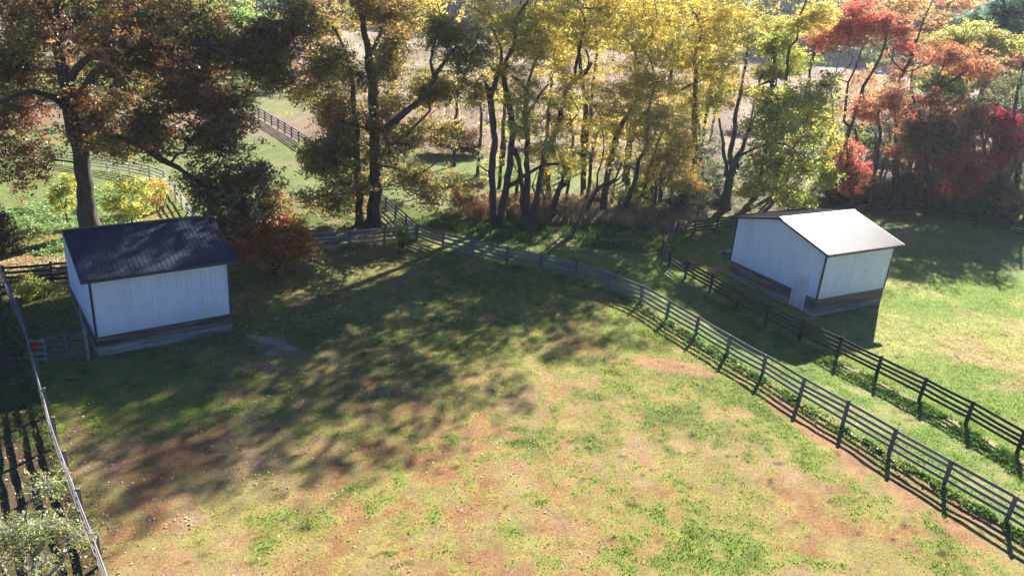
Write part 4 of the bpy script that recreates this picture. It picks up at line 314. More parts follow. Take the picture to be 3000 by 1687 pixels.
('understory_tree', 'dusky understory tree standing in the shaded depth of the right wood', 'understory trees in the right wood', (51.84, 86.0), [[(51.84, 86.0, -0.1, 0.17), (51.84, 86.0, 5.56, 0.14), (51.14, 86.0, 7.34, 0.1), (51.36, 86.0, 8.91, 0.06)]], [(51.06, 86.0, 8.11, 2.17, 1.74, 2.61, 26), (52.09, 86.0, 6.63, 1.53, 1.23, 1.31, 13)], 306, {'leaf': 0.15, 'nl': 90, 'cr': 0.8, 'flat': 0.8, 'pal': 'maroon'}),
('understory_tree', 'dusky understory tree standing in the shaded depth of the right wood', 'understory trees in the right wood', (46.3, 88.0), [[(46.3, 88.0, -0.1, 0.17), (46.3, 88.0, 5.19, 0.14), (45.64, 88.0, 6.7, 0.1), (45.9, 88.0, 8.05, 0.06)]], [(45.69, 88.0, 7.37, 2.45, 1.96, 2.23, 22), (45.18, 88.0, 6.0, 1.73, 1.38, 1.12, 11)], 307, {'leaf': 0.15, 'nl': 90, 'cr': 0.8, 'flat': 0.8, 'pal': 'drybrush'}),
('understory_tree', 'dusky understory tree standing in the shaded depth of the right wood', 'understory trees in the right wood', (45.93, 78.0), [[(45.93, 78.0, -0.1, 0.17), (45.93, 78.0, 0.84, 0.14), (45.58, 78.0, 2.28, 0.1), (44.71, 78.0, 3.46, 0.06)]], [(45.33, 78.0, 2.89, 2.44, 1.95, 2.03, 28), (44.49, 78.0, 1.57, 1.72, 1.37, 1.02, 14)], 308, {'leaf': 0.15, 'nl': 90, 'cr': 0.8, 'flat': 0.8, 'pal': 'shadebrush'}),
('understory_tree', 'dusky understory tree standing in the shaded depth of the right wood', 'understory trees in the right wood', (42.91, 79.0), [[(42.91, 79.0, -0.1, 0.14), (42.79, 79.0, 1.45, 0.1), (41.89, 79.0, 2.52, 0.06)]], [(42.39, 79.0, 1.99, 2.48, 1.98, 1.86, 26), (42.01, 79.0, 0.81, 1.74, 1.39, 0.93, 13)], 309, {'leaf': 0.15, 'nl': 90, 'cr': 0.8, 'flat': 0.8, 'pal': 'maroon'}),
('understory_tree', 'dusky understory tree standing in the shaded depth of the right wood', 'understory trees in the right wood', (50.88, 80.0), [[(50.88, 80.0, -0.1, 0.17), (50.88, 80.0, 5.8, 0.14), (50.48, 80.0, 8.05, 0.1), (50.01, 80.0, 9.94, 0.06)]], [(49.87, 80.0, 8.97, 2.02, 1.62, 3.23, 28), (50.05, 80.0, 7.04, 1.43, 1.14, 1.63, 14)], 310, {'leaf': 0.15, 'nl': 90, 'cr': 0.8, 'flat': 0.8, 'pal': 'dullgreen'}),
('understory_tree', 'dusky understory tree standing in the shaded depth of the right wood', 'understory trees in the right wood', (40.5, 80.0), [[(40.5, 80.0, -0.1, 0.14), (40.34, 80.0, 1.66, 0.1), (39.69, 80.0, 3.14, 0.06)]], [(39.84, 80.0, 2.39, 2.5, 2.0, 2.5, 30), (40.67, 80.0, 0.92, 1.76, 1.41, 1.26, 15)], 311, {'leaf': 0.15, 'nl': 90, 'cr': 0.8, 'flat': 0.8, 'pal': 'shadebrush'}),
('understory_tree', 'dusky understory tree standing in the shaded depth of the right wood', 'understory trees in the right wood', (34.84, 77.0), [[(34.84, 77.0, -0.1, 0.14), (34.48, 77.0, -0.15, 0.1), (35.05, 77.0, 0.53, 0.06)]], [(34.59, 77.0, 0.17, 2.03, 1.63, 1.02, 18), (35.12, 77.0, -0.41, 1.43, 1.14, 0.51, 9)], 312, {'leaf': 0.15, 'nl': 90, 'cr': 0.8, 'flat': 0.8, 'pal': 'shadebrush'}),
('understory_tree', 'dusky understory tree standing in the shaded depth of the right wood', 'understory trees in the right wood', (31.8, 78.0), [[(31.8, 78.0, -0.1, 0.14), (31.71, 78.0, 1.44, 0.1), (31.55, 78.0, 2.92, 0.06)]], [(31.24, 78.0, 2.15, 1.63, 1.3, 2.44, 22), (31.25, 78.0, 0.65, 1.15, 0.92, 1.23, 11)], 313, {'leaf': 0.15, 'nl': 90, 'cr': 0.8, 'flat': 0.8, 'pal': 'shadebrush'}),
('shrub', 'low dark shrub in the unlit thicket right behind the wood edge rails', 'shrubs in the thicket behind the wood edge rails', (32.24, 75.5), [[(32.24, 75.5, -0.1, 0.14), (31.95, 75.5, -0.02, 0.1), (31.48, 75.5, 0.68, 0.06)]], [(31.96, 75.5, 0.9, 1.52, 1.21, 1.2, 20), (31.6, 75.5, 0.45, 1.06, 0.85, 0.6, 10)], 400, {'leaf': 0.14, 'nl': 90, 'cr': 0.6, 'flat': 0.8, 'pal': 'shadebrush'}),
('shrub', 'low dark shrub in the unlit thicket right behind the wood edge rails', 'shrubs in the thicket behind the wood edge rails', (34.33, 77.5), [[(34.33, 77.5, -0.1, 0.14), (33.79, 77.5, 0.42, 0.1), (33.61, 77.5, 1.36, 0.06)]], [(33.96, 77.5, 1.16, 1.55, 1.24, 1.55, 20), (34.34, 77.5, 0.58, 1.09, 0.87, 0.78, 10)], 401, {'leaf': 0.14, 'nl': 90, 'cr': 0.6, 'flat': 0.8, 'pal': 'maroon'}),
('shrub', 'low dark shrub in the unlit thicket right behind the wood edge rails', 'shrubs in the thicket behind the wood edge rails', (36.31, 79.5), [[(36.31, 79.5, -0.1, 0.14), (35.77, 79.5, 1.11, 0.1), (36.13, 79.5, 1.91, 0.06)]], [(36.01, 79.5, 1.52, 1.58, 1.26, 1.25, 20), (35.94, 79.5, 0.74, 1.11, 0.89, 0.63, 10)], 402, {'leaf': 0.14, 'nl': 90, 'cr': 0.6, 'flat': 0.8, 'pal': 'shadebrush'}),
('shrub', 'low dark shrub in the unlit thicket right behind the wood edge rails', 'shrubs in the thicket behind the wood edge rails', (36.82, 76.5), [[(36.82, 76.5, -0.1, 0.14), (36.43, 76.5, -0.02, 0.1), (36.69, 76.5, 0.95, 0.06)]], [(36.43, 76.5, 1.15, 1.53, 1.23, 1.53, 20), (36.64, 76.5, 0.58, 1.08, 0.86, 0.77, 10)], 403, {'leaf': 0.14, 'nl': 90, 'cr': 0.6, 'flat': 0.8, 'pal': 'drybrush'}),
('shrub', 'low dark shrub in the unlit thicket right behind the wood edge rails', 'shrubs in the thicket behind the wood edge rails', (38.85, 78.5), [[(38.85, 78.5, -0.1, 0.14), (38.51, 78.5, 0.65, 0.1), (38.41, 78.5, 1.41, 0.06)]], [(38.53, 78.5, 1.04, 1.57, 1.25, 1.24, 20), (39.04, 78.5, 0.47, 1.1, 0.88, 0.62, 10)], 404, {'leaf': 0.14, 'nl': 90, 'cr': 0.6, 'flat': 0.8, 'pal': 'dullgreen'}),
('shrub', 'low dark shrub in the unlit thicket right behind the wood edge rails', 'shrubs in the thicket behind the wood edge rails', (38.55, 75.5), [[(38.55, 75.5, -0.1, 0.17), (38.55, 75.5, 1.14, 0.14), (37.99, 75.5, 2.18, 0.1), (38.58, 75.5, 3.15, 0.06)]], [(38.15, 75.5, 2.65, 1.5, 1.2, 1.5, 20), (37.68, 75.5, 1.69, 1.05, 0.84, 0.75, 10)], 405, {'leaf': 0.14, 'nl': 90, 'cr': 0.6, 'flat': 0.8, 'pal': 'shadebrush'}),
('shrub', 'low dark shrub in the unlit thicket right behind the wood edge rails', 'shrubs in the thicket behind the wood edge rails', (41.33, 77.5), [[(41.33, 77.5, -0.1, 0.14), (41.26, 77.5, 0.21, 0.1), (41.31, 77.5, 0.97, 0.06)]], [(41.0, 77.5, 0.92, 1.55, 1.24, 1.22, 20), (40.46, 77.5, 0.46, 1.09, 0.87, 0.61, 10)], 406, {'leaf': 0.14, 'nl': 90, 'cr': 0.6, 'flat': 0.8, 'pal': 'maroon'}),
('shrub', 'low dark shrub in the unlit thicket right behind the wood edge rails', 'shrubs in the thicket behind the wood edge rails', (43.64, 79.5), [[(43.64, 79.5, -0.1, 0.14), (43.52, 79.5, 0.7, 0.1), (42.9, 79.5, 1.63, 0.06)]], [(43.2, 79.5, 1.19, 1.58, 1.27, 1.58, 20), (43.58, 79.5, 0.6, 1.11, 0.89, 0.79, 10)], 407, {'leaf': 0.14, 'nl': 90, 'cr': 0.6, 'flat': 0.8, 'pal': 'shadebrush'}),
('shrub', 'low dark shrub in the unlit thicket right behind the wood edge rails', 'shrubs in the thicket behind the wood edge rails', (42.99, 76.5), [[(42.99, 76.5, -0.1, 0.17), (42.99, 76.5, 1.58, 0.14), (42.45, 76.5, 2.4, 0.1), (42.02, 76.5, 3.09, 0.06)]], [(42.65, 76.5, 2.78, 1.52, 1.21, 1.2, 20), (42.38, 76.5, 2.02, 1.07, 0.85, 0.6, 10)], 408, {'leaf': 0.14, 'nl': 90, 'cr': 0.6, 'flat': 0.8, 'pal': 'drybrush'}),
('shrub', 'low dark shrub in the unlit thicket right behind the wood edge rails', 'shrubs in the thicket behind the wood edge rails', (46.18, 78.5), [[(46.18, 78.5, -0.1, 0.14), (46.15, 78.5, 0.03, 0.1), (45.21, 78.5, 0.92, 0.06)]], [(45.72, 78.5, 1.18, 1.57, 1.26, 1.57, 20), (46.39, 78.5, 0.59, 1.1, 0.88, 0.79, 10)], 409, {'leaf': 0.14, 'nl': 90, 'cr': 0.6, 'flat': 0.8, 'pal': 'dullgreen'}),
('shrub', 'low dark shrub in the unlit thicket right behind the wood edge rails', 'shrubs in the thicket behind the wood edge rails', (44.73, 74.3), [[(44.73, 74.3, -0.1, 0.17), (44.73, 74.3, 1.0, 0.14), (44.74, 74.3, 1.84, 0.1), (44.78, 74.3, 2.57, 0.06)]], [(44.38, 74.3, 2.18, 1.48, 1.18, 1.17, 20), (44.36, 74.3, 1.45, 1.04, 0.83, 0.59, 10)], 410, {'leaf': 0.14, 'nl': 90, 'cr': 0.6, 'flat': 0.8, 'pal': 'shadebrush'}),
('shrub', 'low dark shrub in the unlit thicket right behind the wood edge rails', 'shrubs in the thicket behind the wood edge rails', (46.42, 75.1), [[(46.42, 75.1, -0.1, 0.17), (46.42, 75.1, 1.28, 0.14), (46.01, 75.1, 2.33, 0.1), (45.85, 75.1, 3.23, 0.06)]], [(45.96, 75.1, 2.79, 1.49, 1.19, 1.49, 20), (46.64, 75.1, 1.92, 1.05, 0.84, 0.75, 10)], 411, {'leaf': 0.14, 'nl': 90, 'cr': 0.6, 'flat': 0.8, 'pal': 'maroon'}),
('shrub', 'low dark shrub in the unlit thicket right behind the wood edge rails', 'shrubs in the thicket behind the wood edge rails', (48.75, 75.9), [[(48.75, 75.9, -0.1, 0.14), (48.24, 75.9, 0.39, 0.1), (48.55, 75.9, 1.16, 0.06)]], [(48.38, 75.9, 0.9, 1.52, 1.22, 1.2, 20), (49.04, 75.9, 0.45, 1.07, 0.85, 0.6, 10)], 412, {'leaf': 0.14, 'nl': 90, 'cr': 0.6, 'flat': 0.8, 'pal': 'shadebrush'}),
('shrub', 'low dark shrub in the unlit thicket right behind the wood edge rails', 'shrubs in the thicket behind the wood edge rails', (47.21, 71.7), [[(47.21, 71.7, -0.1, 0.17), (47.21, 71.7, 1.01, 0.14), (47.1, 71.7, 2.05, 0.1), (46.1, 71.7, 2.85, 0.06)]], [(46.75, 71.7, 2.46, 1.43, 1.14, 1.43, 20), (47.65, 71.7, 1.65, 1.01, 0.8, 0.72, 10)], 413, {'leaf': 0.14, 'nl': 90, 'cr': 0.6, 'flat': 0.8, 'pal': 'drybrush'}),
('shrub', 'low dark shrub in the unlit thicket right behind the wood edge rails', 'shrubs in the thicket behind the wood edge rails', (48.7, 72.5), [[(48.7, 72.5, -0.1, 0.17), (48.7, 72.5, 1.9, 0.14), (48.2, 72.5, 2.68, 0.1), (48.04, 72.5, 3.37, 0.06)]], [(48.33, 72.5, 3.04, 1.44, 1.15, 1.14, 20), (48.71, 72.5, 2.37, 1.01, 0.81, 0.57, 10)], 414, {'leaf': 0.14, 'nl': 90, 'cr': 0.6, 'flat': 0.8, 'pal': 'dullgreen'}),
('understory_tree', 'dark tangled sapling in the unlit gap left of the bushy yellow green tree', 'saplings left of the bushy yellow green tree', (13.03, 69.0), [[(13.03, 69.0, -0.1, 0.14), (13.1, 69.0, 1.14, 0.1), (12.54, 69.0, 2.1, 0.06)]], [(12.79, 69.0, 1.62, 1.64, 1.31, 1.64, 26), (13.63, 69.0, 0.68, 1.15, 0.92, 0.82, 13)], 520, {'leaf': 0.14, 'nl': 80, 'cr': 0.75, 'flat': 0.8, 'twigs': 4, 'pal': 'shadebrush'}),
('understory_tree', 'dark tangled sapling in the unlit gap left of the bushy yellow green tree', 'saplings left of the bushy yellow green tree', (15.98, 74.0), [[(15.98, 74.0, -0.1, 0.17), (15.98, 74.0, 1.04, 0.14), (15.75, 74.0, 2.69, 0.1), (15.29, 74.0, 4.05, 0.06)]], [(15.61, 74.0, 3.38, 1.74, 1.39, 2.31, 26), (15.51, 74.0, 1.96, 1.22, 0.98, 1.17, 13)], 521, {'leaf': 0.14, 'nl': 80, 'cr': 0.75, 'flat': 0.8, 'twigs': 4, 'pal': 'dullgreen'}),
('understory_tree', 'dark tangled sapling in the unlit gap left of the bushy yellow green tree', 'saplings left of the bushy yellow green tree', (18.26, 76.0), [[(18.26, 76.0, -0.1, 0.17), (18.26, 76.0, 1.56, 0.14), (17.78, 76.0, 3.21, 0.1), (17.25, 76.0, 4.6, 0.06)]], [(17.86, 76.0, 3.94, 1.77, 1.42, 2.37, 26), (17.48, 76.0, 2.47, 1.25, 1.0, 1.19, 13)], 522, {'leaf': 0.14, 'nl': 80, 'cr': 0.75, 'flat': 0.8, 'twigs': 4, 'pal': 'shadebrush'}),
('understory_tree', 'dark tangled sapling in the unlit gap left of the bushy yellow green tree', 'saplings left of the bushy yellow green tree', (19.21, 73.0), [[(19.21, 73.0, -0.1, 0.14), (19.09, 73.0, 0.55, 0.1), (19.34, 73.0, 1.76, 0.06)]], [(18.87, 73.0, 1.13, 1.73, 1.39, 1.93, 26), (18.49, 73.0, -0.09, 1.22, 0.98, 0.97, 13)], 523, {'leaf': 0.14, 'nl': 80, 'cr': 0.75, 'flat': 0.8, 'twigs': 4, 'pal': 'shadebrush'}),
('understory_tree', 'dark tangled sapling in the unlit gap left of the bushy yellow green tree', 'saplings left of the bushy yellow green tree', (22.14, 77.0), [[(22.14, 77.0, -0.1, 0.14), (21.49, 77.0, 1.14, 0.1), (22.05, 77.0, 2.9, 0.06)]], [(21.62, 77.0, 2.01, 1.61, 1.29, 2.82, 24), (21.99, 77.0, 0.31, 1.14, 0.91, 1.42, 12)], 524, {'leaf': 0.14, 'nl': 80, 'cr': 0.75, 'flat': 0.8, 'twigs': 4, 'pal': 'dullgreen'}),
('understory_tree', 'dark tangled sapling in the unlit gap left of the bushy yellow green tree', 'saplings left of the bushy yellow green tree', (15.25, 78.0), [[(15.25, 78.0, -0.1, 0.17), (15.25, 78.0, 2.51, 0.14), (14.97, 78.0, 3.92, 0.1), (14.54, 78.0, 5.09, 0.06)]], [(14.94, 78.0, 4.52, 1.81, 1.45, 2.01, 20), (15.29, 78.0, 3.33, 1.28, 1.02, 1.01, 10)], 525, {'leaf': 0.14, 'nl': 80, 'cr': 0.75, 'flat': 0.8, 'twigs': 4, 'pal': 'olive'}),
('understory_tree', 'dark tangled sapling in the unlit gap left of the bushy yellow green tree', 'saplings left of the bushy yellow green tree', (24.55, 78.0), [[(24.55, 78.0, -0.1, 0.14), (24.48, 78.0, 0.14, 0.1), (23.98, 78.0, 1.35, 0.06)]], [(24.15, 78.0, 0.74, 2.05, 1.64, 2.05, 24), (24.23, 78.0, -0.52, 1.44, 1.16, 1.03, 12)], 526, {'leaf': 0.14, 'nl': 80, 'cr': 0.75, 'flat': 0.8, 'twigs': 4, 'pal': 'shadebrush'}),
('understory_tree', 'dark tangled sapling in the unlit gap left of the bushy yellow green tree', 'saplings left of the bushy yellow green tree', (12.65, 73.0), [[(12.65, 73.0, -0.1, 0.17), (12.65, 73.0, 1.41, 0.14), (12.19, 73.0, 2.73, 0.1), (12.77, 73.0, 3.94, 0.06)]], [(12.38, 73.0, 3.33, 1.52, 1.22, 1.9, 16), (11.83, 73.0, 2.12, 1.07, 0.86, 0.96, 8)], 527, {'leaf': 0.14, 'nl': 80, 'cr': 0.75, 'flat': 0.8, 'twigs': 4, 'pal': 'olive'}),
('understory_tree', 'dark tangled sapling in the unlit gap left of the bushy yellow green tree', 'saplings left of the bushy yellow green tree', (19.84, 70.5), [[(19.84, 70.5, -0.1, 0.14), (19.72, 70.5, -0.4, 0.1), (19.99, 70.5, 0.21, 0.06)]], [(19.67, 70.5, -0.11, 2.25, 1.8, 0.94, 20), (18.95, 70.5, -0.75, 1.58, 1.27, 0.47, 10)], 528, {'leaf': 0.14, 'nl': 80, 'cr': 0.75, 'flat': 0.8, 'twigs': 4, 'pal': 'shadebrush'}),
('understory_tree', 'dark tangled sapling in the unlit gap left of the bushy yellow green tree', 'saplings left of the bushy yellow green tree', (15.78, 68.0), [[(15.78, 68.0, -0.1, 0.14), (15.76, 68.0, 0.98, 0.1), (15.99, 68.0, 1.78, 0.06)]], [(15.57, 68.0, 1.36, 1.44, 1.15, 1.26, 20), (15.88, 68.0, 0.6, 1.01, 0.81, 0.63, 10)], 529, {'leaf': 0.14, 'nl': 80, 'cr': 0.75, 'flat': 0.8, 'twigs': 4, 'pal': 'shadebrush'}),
('sapling', 'airy yellow green sapling among the locust trunks', 'saplings among the locust trunks', (-0.28, 63.0), [[(-0.28, 63.0, -0.1, 0.17), (-0.28, 63.0, 2.04, 0.14), (-0.22, 63.0, 3.24, 0.1), (-0.84, 63.0, 4.2, 0.06)]], [(-0.41, 63.0, 3.73, 1.16, 0.93, 1.66, 10), (-0.41, 63.0, 2.71, 0.82, 0.65, 0.83, 5)], 560, {'leaf': 0.12, 'nl': 70, 'cr': 0.7, 'flat': 0.8, 'twigs': 4, 'pal': 'yelgreen'}),
('sapling', 'airy yellow green sapling among the locust trunks', 'saplings among the locust trunks', (2.13, 62.5), [[(2.13, 62.5, -0.1, 0.17), (2.13, 62.5, 1.33, 0.14), (1.86, 62.5, 2.27, 0.1), (2.31, 62.5, 3.12, 0.06)]], [(2.01, 62.5, 2.69, 1.06, 0.85, 1.33, 9), (1.86, 62.5, 1.86, 0.75, 0.6, 0.67, 4)], 561, {'leaf': 0.12, 'nl': 70, 'cr': 0.7, 'flat': 0.8, 'twigs': 4, 'pal': 'locust'}),
('sapling', 'airy yellow green sapling among the locust trunks', 'saplings among the locust trunks', (4.11, 65.0), [[(4.11, 65.0, -0.1, 0.17), (4.11, 65.0, 2.61, 0.14), (3.96, 65.0, 3.81, 0.1), (4.39, 65.0, 4.88, 0.06)]], [(3.94, 65.0, 4.33, 1.19, 0.95, 1.7, 10), (4.46, 65.0, 3.33, 0.84, 0.67, 0.86, 5)], 562, {'leaf': 0.12, 'nl': 70, 'cr': 0.7, 'flat': 0.8, 'twigs': 4, 'pal': 'yelgreen'}),
('sapling', 'airy yellow green sapling among the locust trunks', 'saplings among the locust trunks', (8.06, 65.0), [[(8.06, 65.0, -0.1, 0.17), (8.06, 65.0, 1.34, 0.14), (8.18, 65.0, 2.46, 0.1), (7.76, 65.0, 3.38, 0.06)]], [(7.86, 65.0, 2.91, 1.2, 0.96, 1.54, 11), (7.97, 65.0, 1.97, 0.84, 0.68, 0.78, 5)], 563, {'leaf': 0.12, 'nl': 70, 'cr': 0.7, 'flat': 0.8, 'twigs': 4, 'pal': 'olive'}),
('sapling', 'airy yellow green sapling among the locust trunks', 'saplings among the locust trunks', (10.21, 67.0), [[(10.21, 67.0, -0.1, 0.17), (10.21, 67.0, 2.63, 0.14), (10.17, 67.0, 3.88, 0.1), (9.88, 67.0, 4.92, 0.06)]], [(9.97, 67.0, 4.4, 1.22, 0.98, 1.75, 11), (9.86, 67.0, 3.32, 0.86, 0.69, 0.88, 5)], 564, {'leaf': 0.12, 'nl': 70, 'cr': 0.7, 'flat': 0.8, 'twigs': 4, 'pal': 'yelgreen'}),
('sapling', 'airy yellow green sapling among the locust trunks', 'saplings among the locust trunks', (11.99, 66.0), [[(11.99, 66.0, -0.1, 0.17), (11.99, 66.0, 1.58, 0.14), (11.76, 66.0, 2.82, 0.1), (11.29, 66.0, 3.84, 0.06)]], [(11.73, 66.0, 3.35, 1.39, 1.11, 1.74, 14), (11.72, 66.0, 2.28, 0.98, 0.78, 0.87, 7)], 565, {'leaf': 0.12, 'nl': 70, 'cr': 0.7, 'flat': 0.8, 'twigs': 4, 'pal': 'locust'}),
('sapling', 'airy yellow green sapling among the locust trunks', 'saplings among the locust trunks', (5.98, 66.0), [[(5.98, 66.0, -0.1, 0.17), (5.98, 66.0, 4.98, 0.14), (6.14, 66.0, 5.96, 0.1), (6.25, 66.0, 6.78, 0.06)]], [(5.82, 66.0, 6.34, 1.37, 1.09, 1.37, 9), (6.09, 66.0, 5.54, 0.96, 0.77, 0.69, 4)], 566, {'leaf': 0.12, 'nl': 70, 'cr': 0.7, 'flat': 0.8, 'twigs': 4, 'pal': 'locust'}),
('sapling', 'airy yellow green sapling among the locust trunks', 'saplings among the locust trunks', (-2.44, 66.0), [[(-2.44, 66.0, -0.1, 0.17), (-2.44, 66.0, 1.83, 0.14), (-2.52, 66.0, 3.07, 0.1), (-2.76, 66.0, 4.1, 0.06)]], [(-2.56, 66.0, 3.59, 1.04, 0.83, 1.73, 9), (-2.92, 66.0, 2.51, 0.73, 0.59, 0.87, 4)], 567, {'leaf': 0.12, 'nl': 70, 'cr': 0.7, 'flat': 0.8, 'twigs': 4, 'pal': 'olive'}),
('sapling', 'airy yellow green sapling among the locust trunks', 'saplings among the locust trunks', (13.52, 67.0), [[(13.52, 67.0, -0.1, 0.17), (13.52, 67.0, 1.81, 0.14), (13.21, 67.0, 3.05, 0.1), (13.47, 67.0, 4.15, 0.06)]], [(13.25, 67.0, 3.6, 1.23, 0.98, 1.76, 14), (13.87, 67.0, 2.57, 0.87, 0.69, 0.88, 7)], 568, {'leaf': 0.12, 'nl': 70, 'cr': 0.7, 'flat': 0.8, 'twigs': 4, 'pal': 'olive'}),
('sapling', 'airy yellow green sapling among the locust trunks', 'saplings among the locust trunks', (8.74, 64.0), [[(8.74, 64.0, -0.1, 0.14), (8.59, 64.0, 1.2, 0.1), (8.89, 64.0, 1.76, 0.06)]], [(8.63, 64.0, 1.47, 1.02, 0.82, 0.85, 10), (8.98, 64.0, 0.97, 0.72, 0.57, 0.43, 5)], 569, {'leaf': 0.12, 'nl': 70, 'cr': 0.7, 'flat': 0.8, 'twigs': 4, 'pal': 'drybrush'}),
('sapling', 'airy yellow green sapling among the locust trunks', 'saplings among the locust trunks', (1.55, 62.0), [[(1.55, 62.0, -0.1, 0.14), (1.61, 62.0, 0.85, 0.1), (1.63, 62.0, 1.31, 0.06)]], [(1.48, 62.0, 1.07, 0.93, 0.74, 0.73, 9), (1.76, 62.0, 0.64, 0.65, 0.52, 0.37, 4)], 570, {'leaf': 0.12, 'nl': 70, 'cr': 0.7, 'flat': 0.8, 'twigs': 4, 'pal': 'rustbrush'}),
('sapling', 'airy yellow green sapling among the locust trunks', 'saplings among the locust trunks', (3.87, 61.5), [[(3.87, 61.5, -0.1, 0.14), (3.75, 61.5, 0.85, 0.1), (3.98, 61.5, 1.27, 0.06)]], [(3.8, 61.5, 1.06, 0.92, 0.74, 0.66, 9), (3.64, 61.5, 0.63, 0.65, 0.52, 0.33, 4)], 571, {'leaf': 0.12, 'nl': 70, 'cr': 0.7, 'flat': 0.8, 'twigs': 4, 'pal': 'drybrush'}),
('brush_clump', 'low brown brush clump standing in the pale meadow', 'brush clumps in the pale meadow', (-0.35, 112.0), [[(-0.35, 112.0, -0.1, 0.17), (-0.35, 112.0, 2.81, 0.14), (-0.4, 112.0, 3.36, 0.1), (0.03, 112.0, 3.86, 0.06)]], [(-0.41, 112.0, 3.59, 3.42, 2.73, 0.8, 16), (0.28, 112.0, 3.18, 2.39, 1.92, 0.4, 8)], 600, {'leaf': 0.28, 'nl': 80, 'cr': 1.1, 'flat': 0.6, 'twigs': 3, 'pal': 'darkbrush'}),
('brush_clump', 'low brown brush clump standing in the pale meadow', 'brush clumps in the pale meadow', (10.64, 140.0), [[(10.64, 140.0, -0.1, 0.17), (10.64, 140.0, 2.54, 0.14), (10.34, 140.0, 3.09, 0.1), (11.46, 140.0, 3.67, 0.06)]], [(10.55, 140.0, 3.35, 5.64, 4.52, 0.85, 16), (11.44, 140.0, 2.93, 3.96, 3.16, 0.42, 8)], 601, {'leaf': 0.28, 'nl': 80, 'cr': 1.1, 'flat': 0.6, 'twigs': 3, 'pal': 'drybrush'}),
('brush_clump', 'low brown brush clump standing in the pale meadow', 'brush clumps in the pale meadow', (15.56, 112.0), [[(15.56, 112.0, -0.1, 0.17), (15.56, 112.0, 3.78, 0.14), (15.56, 112.0, 4.33, 0.1), (14.6, 112.0, 4.72, 0.06)]], [(15.45, 112.0, 4.56, 3.97, 3.18, 0.79, 16), (15.7, 112.0, 4.11, 2.79, 2.23, 0.4, 8)], 602, {'leaf': 0.28, 'nl': 80, 'cr': 1.1, 'flat': 0.6, 'twigs': 3, 'pal': 'rustbrush'}),
('brush_clump', 'low brown brush clump standing in the pale meadow', 'brush clumps in the pale meadow', (11.67, 96.0), [[(11.67, 96.0, -0.1, 0.17), (11.67, 96.0, 3.46, 0.14), (11.42, 96.0, 3.92, 0.1), (11.81, 96.0, 4.36, 0.06)]], [(11.59, 96.0, 4.13, 2.95, 2.36, 0.69, 18), (11.53, 96.0, 3.72, 2.06, 1.65, 0.34, 9)], 603, {'leaf': 0.28, 'nl': 80, 'cr': 1.1, 'flat': 0.6, 'twigs': 3, 'pal': 'darkbrush'}),
('brush_clump', 'low brown brush clump standing in the pale meadow', 'brush clumps in the pale meadow', (3.77, 94.0), [[(3.77, 94.0, -0.1, 0.17), (3.77, 94.0, 2.96, 0.14), (3.97, 94.0, 3.41, 0.1), (3.9, 94.0, 3.78, 0.06)]], [(3.71, 94.0, 3.57, 2.65, 2.12, 0.63, 16), (4.53, 94.0, 3.27, 1.86, 1.49, 0.31, 8)], 604, {'leaf': 0.28, 'nl': 80, 'cr': 1.1, 'flat': 0.6, 'twigs': 3, 'pal': 'drybrush'}),
('brush_clump', 'low brown brush clump standing in the pale meadow', 'brush clumps in the pale meadow', (24.34, 130.0), [[(24.34, 130.0, -0.1, 0.17), (24.34, 130.0, 3.78, 0.14), (24.1, 130.0, 4.3, 0.1), (24.47, 130.0, 4.79, 0.06)]], [(24.23, 130.0, 4.54, 5.24, 4.19, 0.79, 16), (25.53, 130.0, 4.19, 3.67, 2.94, 0.39, 8)], 605, {'leaf': 0.28, 'nl': 80, 'cr': 1.1, 'flat': 0.6, 'twigs': 3, 'pal': 'darkbrush'}),
('brush_clump', 'low brown brush clump standing in the pale meadow', 'brush clumps in the pale meadow', (25.32, 105.0), [[(25.32, 105.0, -0.1, 0.17), (25.32, 105.0, 4.44, 0.14), (25.51, 105.0, 4.98, 0.1), (24.93, 105.0, 5.37, 0.06)]], [(25.2, 105.0, 5.17, 3.19, 2.56, 0.75, 16), (26.36, 105.0, 4.82, 2.24, 1.79, 0.37, 8)], 606, {'leaf': 0.28, 'nl': 80, 'cr': 1.1, 'flat': 0.6, 'twigs': 3, 'pal': 'drybrush'}),
('brush_clump', 'low brown brush clump standing in the pale meadow', 'brush clumps in the pale meadow', (35.2, 122.0), [[(35.2, 122.0, -0.1, 0.17), (35.2, 122.0, 4.64, 0.14), (35.46, 122.0, 5.21, 0.1), (35.35, 122.0, 5.67, 0.06)]], [(35.05, 122.0, 5.41, 3.69, 2.95, 0.8, 14), (36.88, 122.0, 5.09, 2.58, 2.07, 0.4, 7)], 607, {'leaf': 0.28, 'nl': 80, 'cr': 1.1, 'flat': 0.6, 'twigs': 3, 'pal': 'darkbrush'}),
('brush_clump', 'low brown brush clump standing in the pale meadow', 'brush clumps in the pale meadow', (39.25, 112.0), [[(39.25, 112.0, -0.1, 0.17), (39.25, 112.0, 5.09, 0.14), (39.55, 112.0, 5.66, 0.1), (39.07, 112.0, 6.08, 0.06)]], [(39.09, 112.0, 5.85, 3.39, 2.71, 0.79, 14), (39.29, 112.0, 5.4, 2.38, 1.9, 0.4, 7)], 608, {'leaf': 0.28, 'nl': 80, 'cr': 1.1, 'flat': 0.6, 'twigs': 3, 'pal': 'drybrush'}),
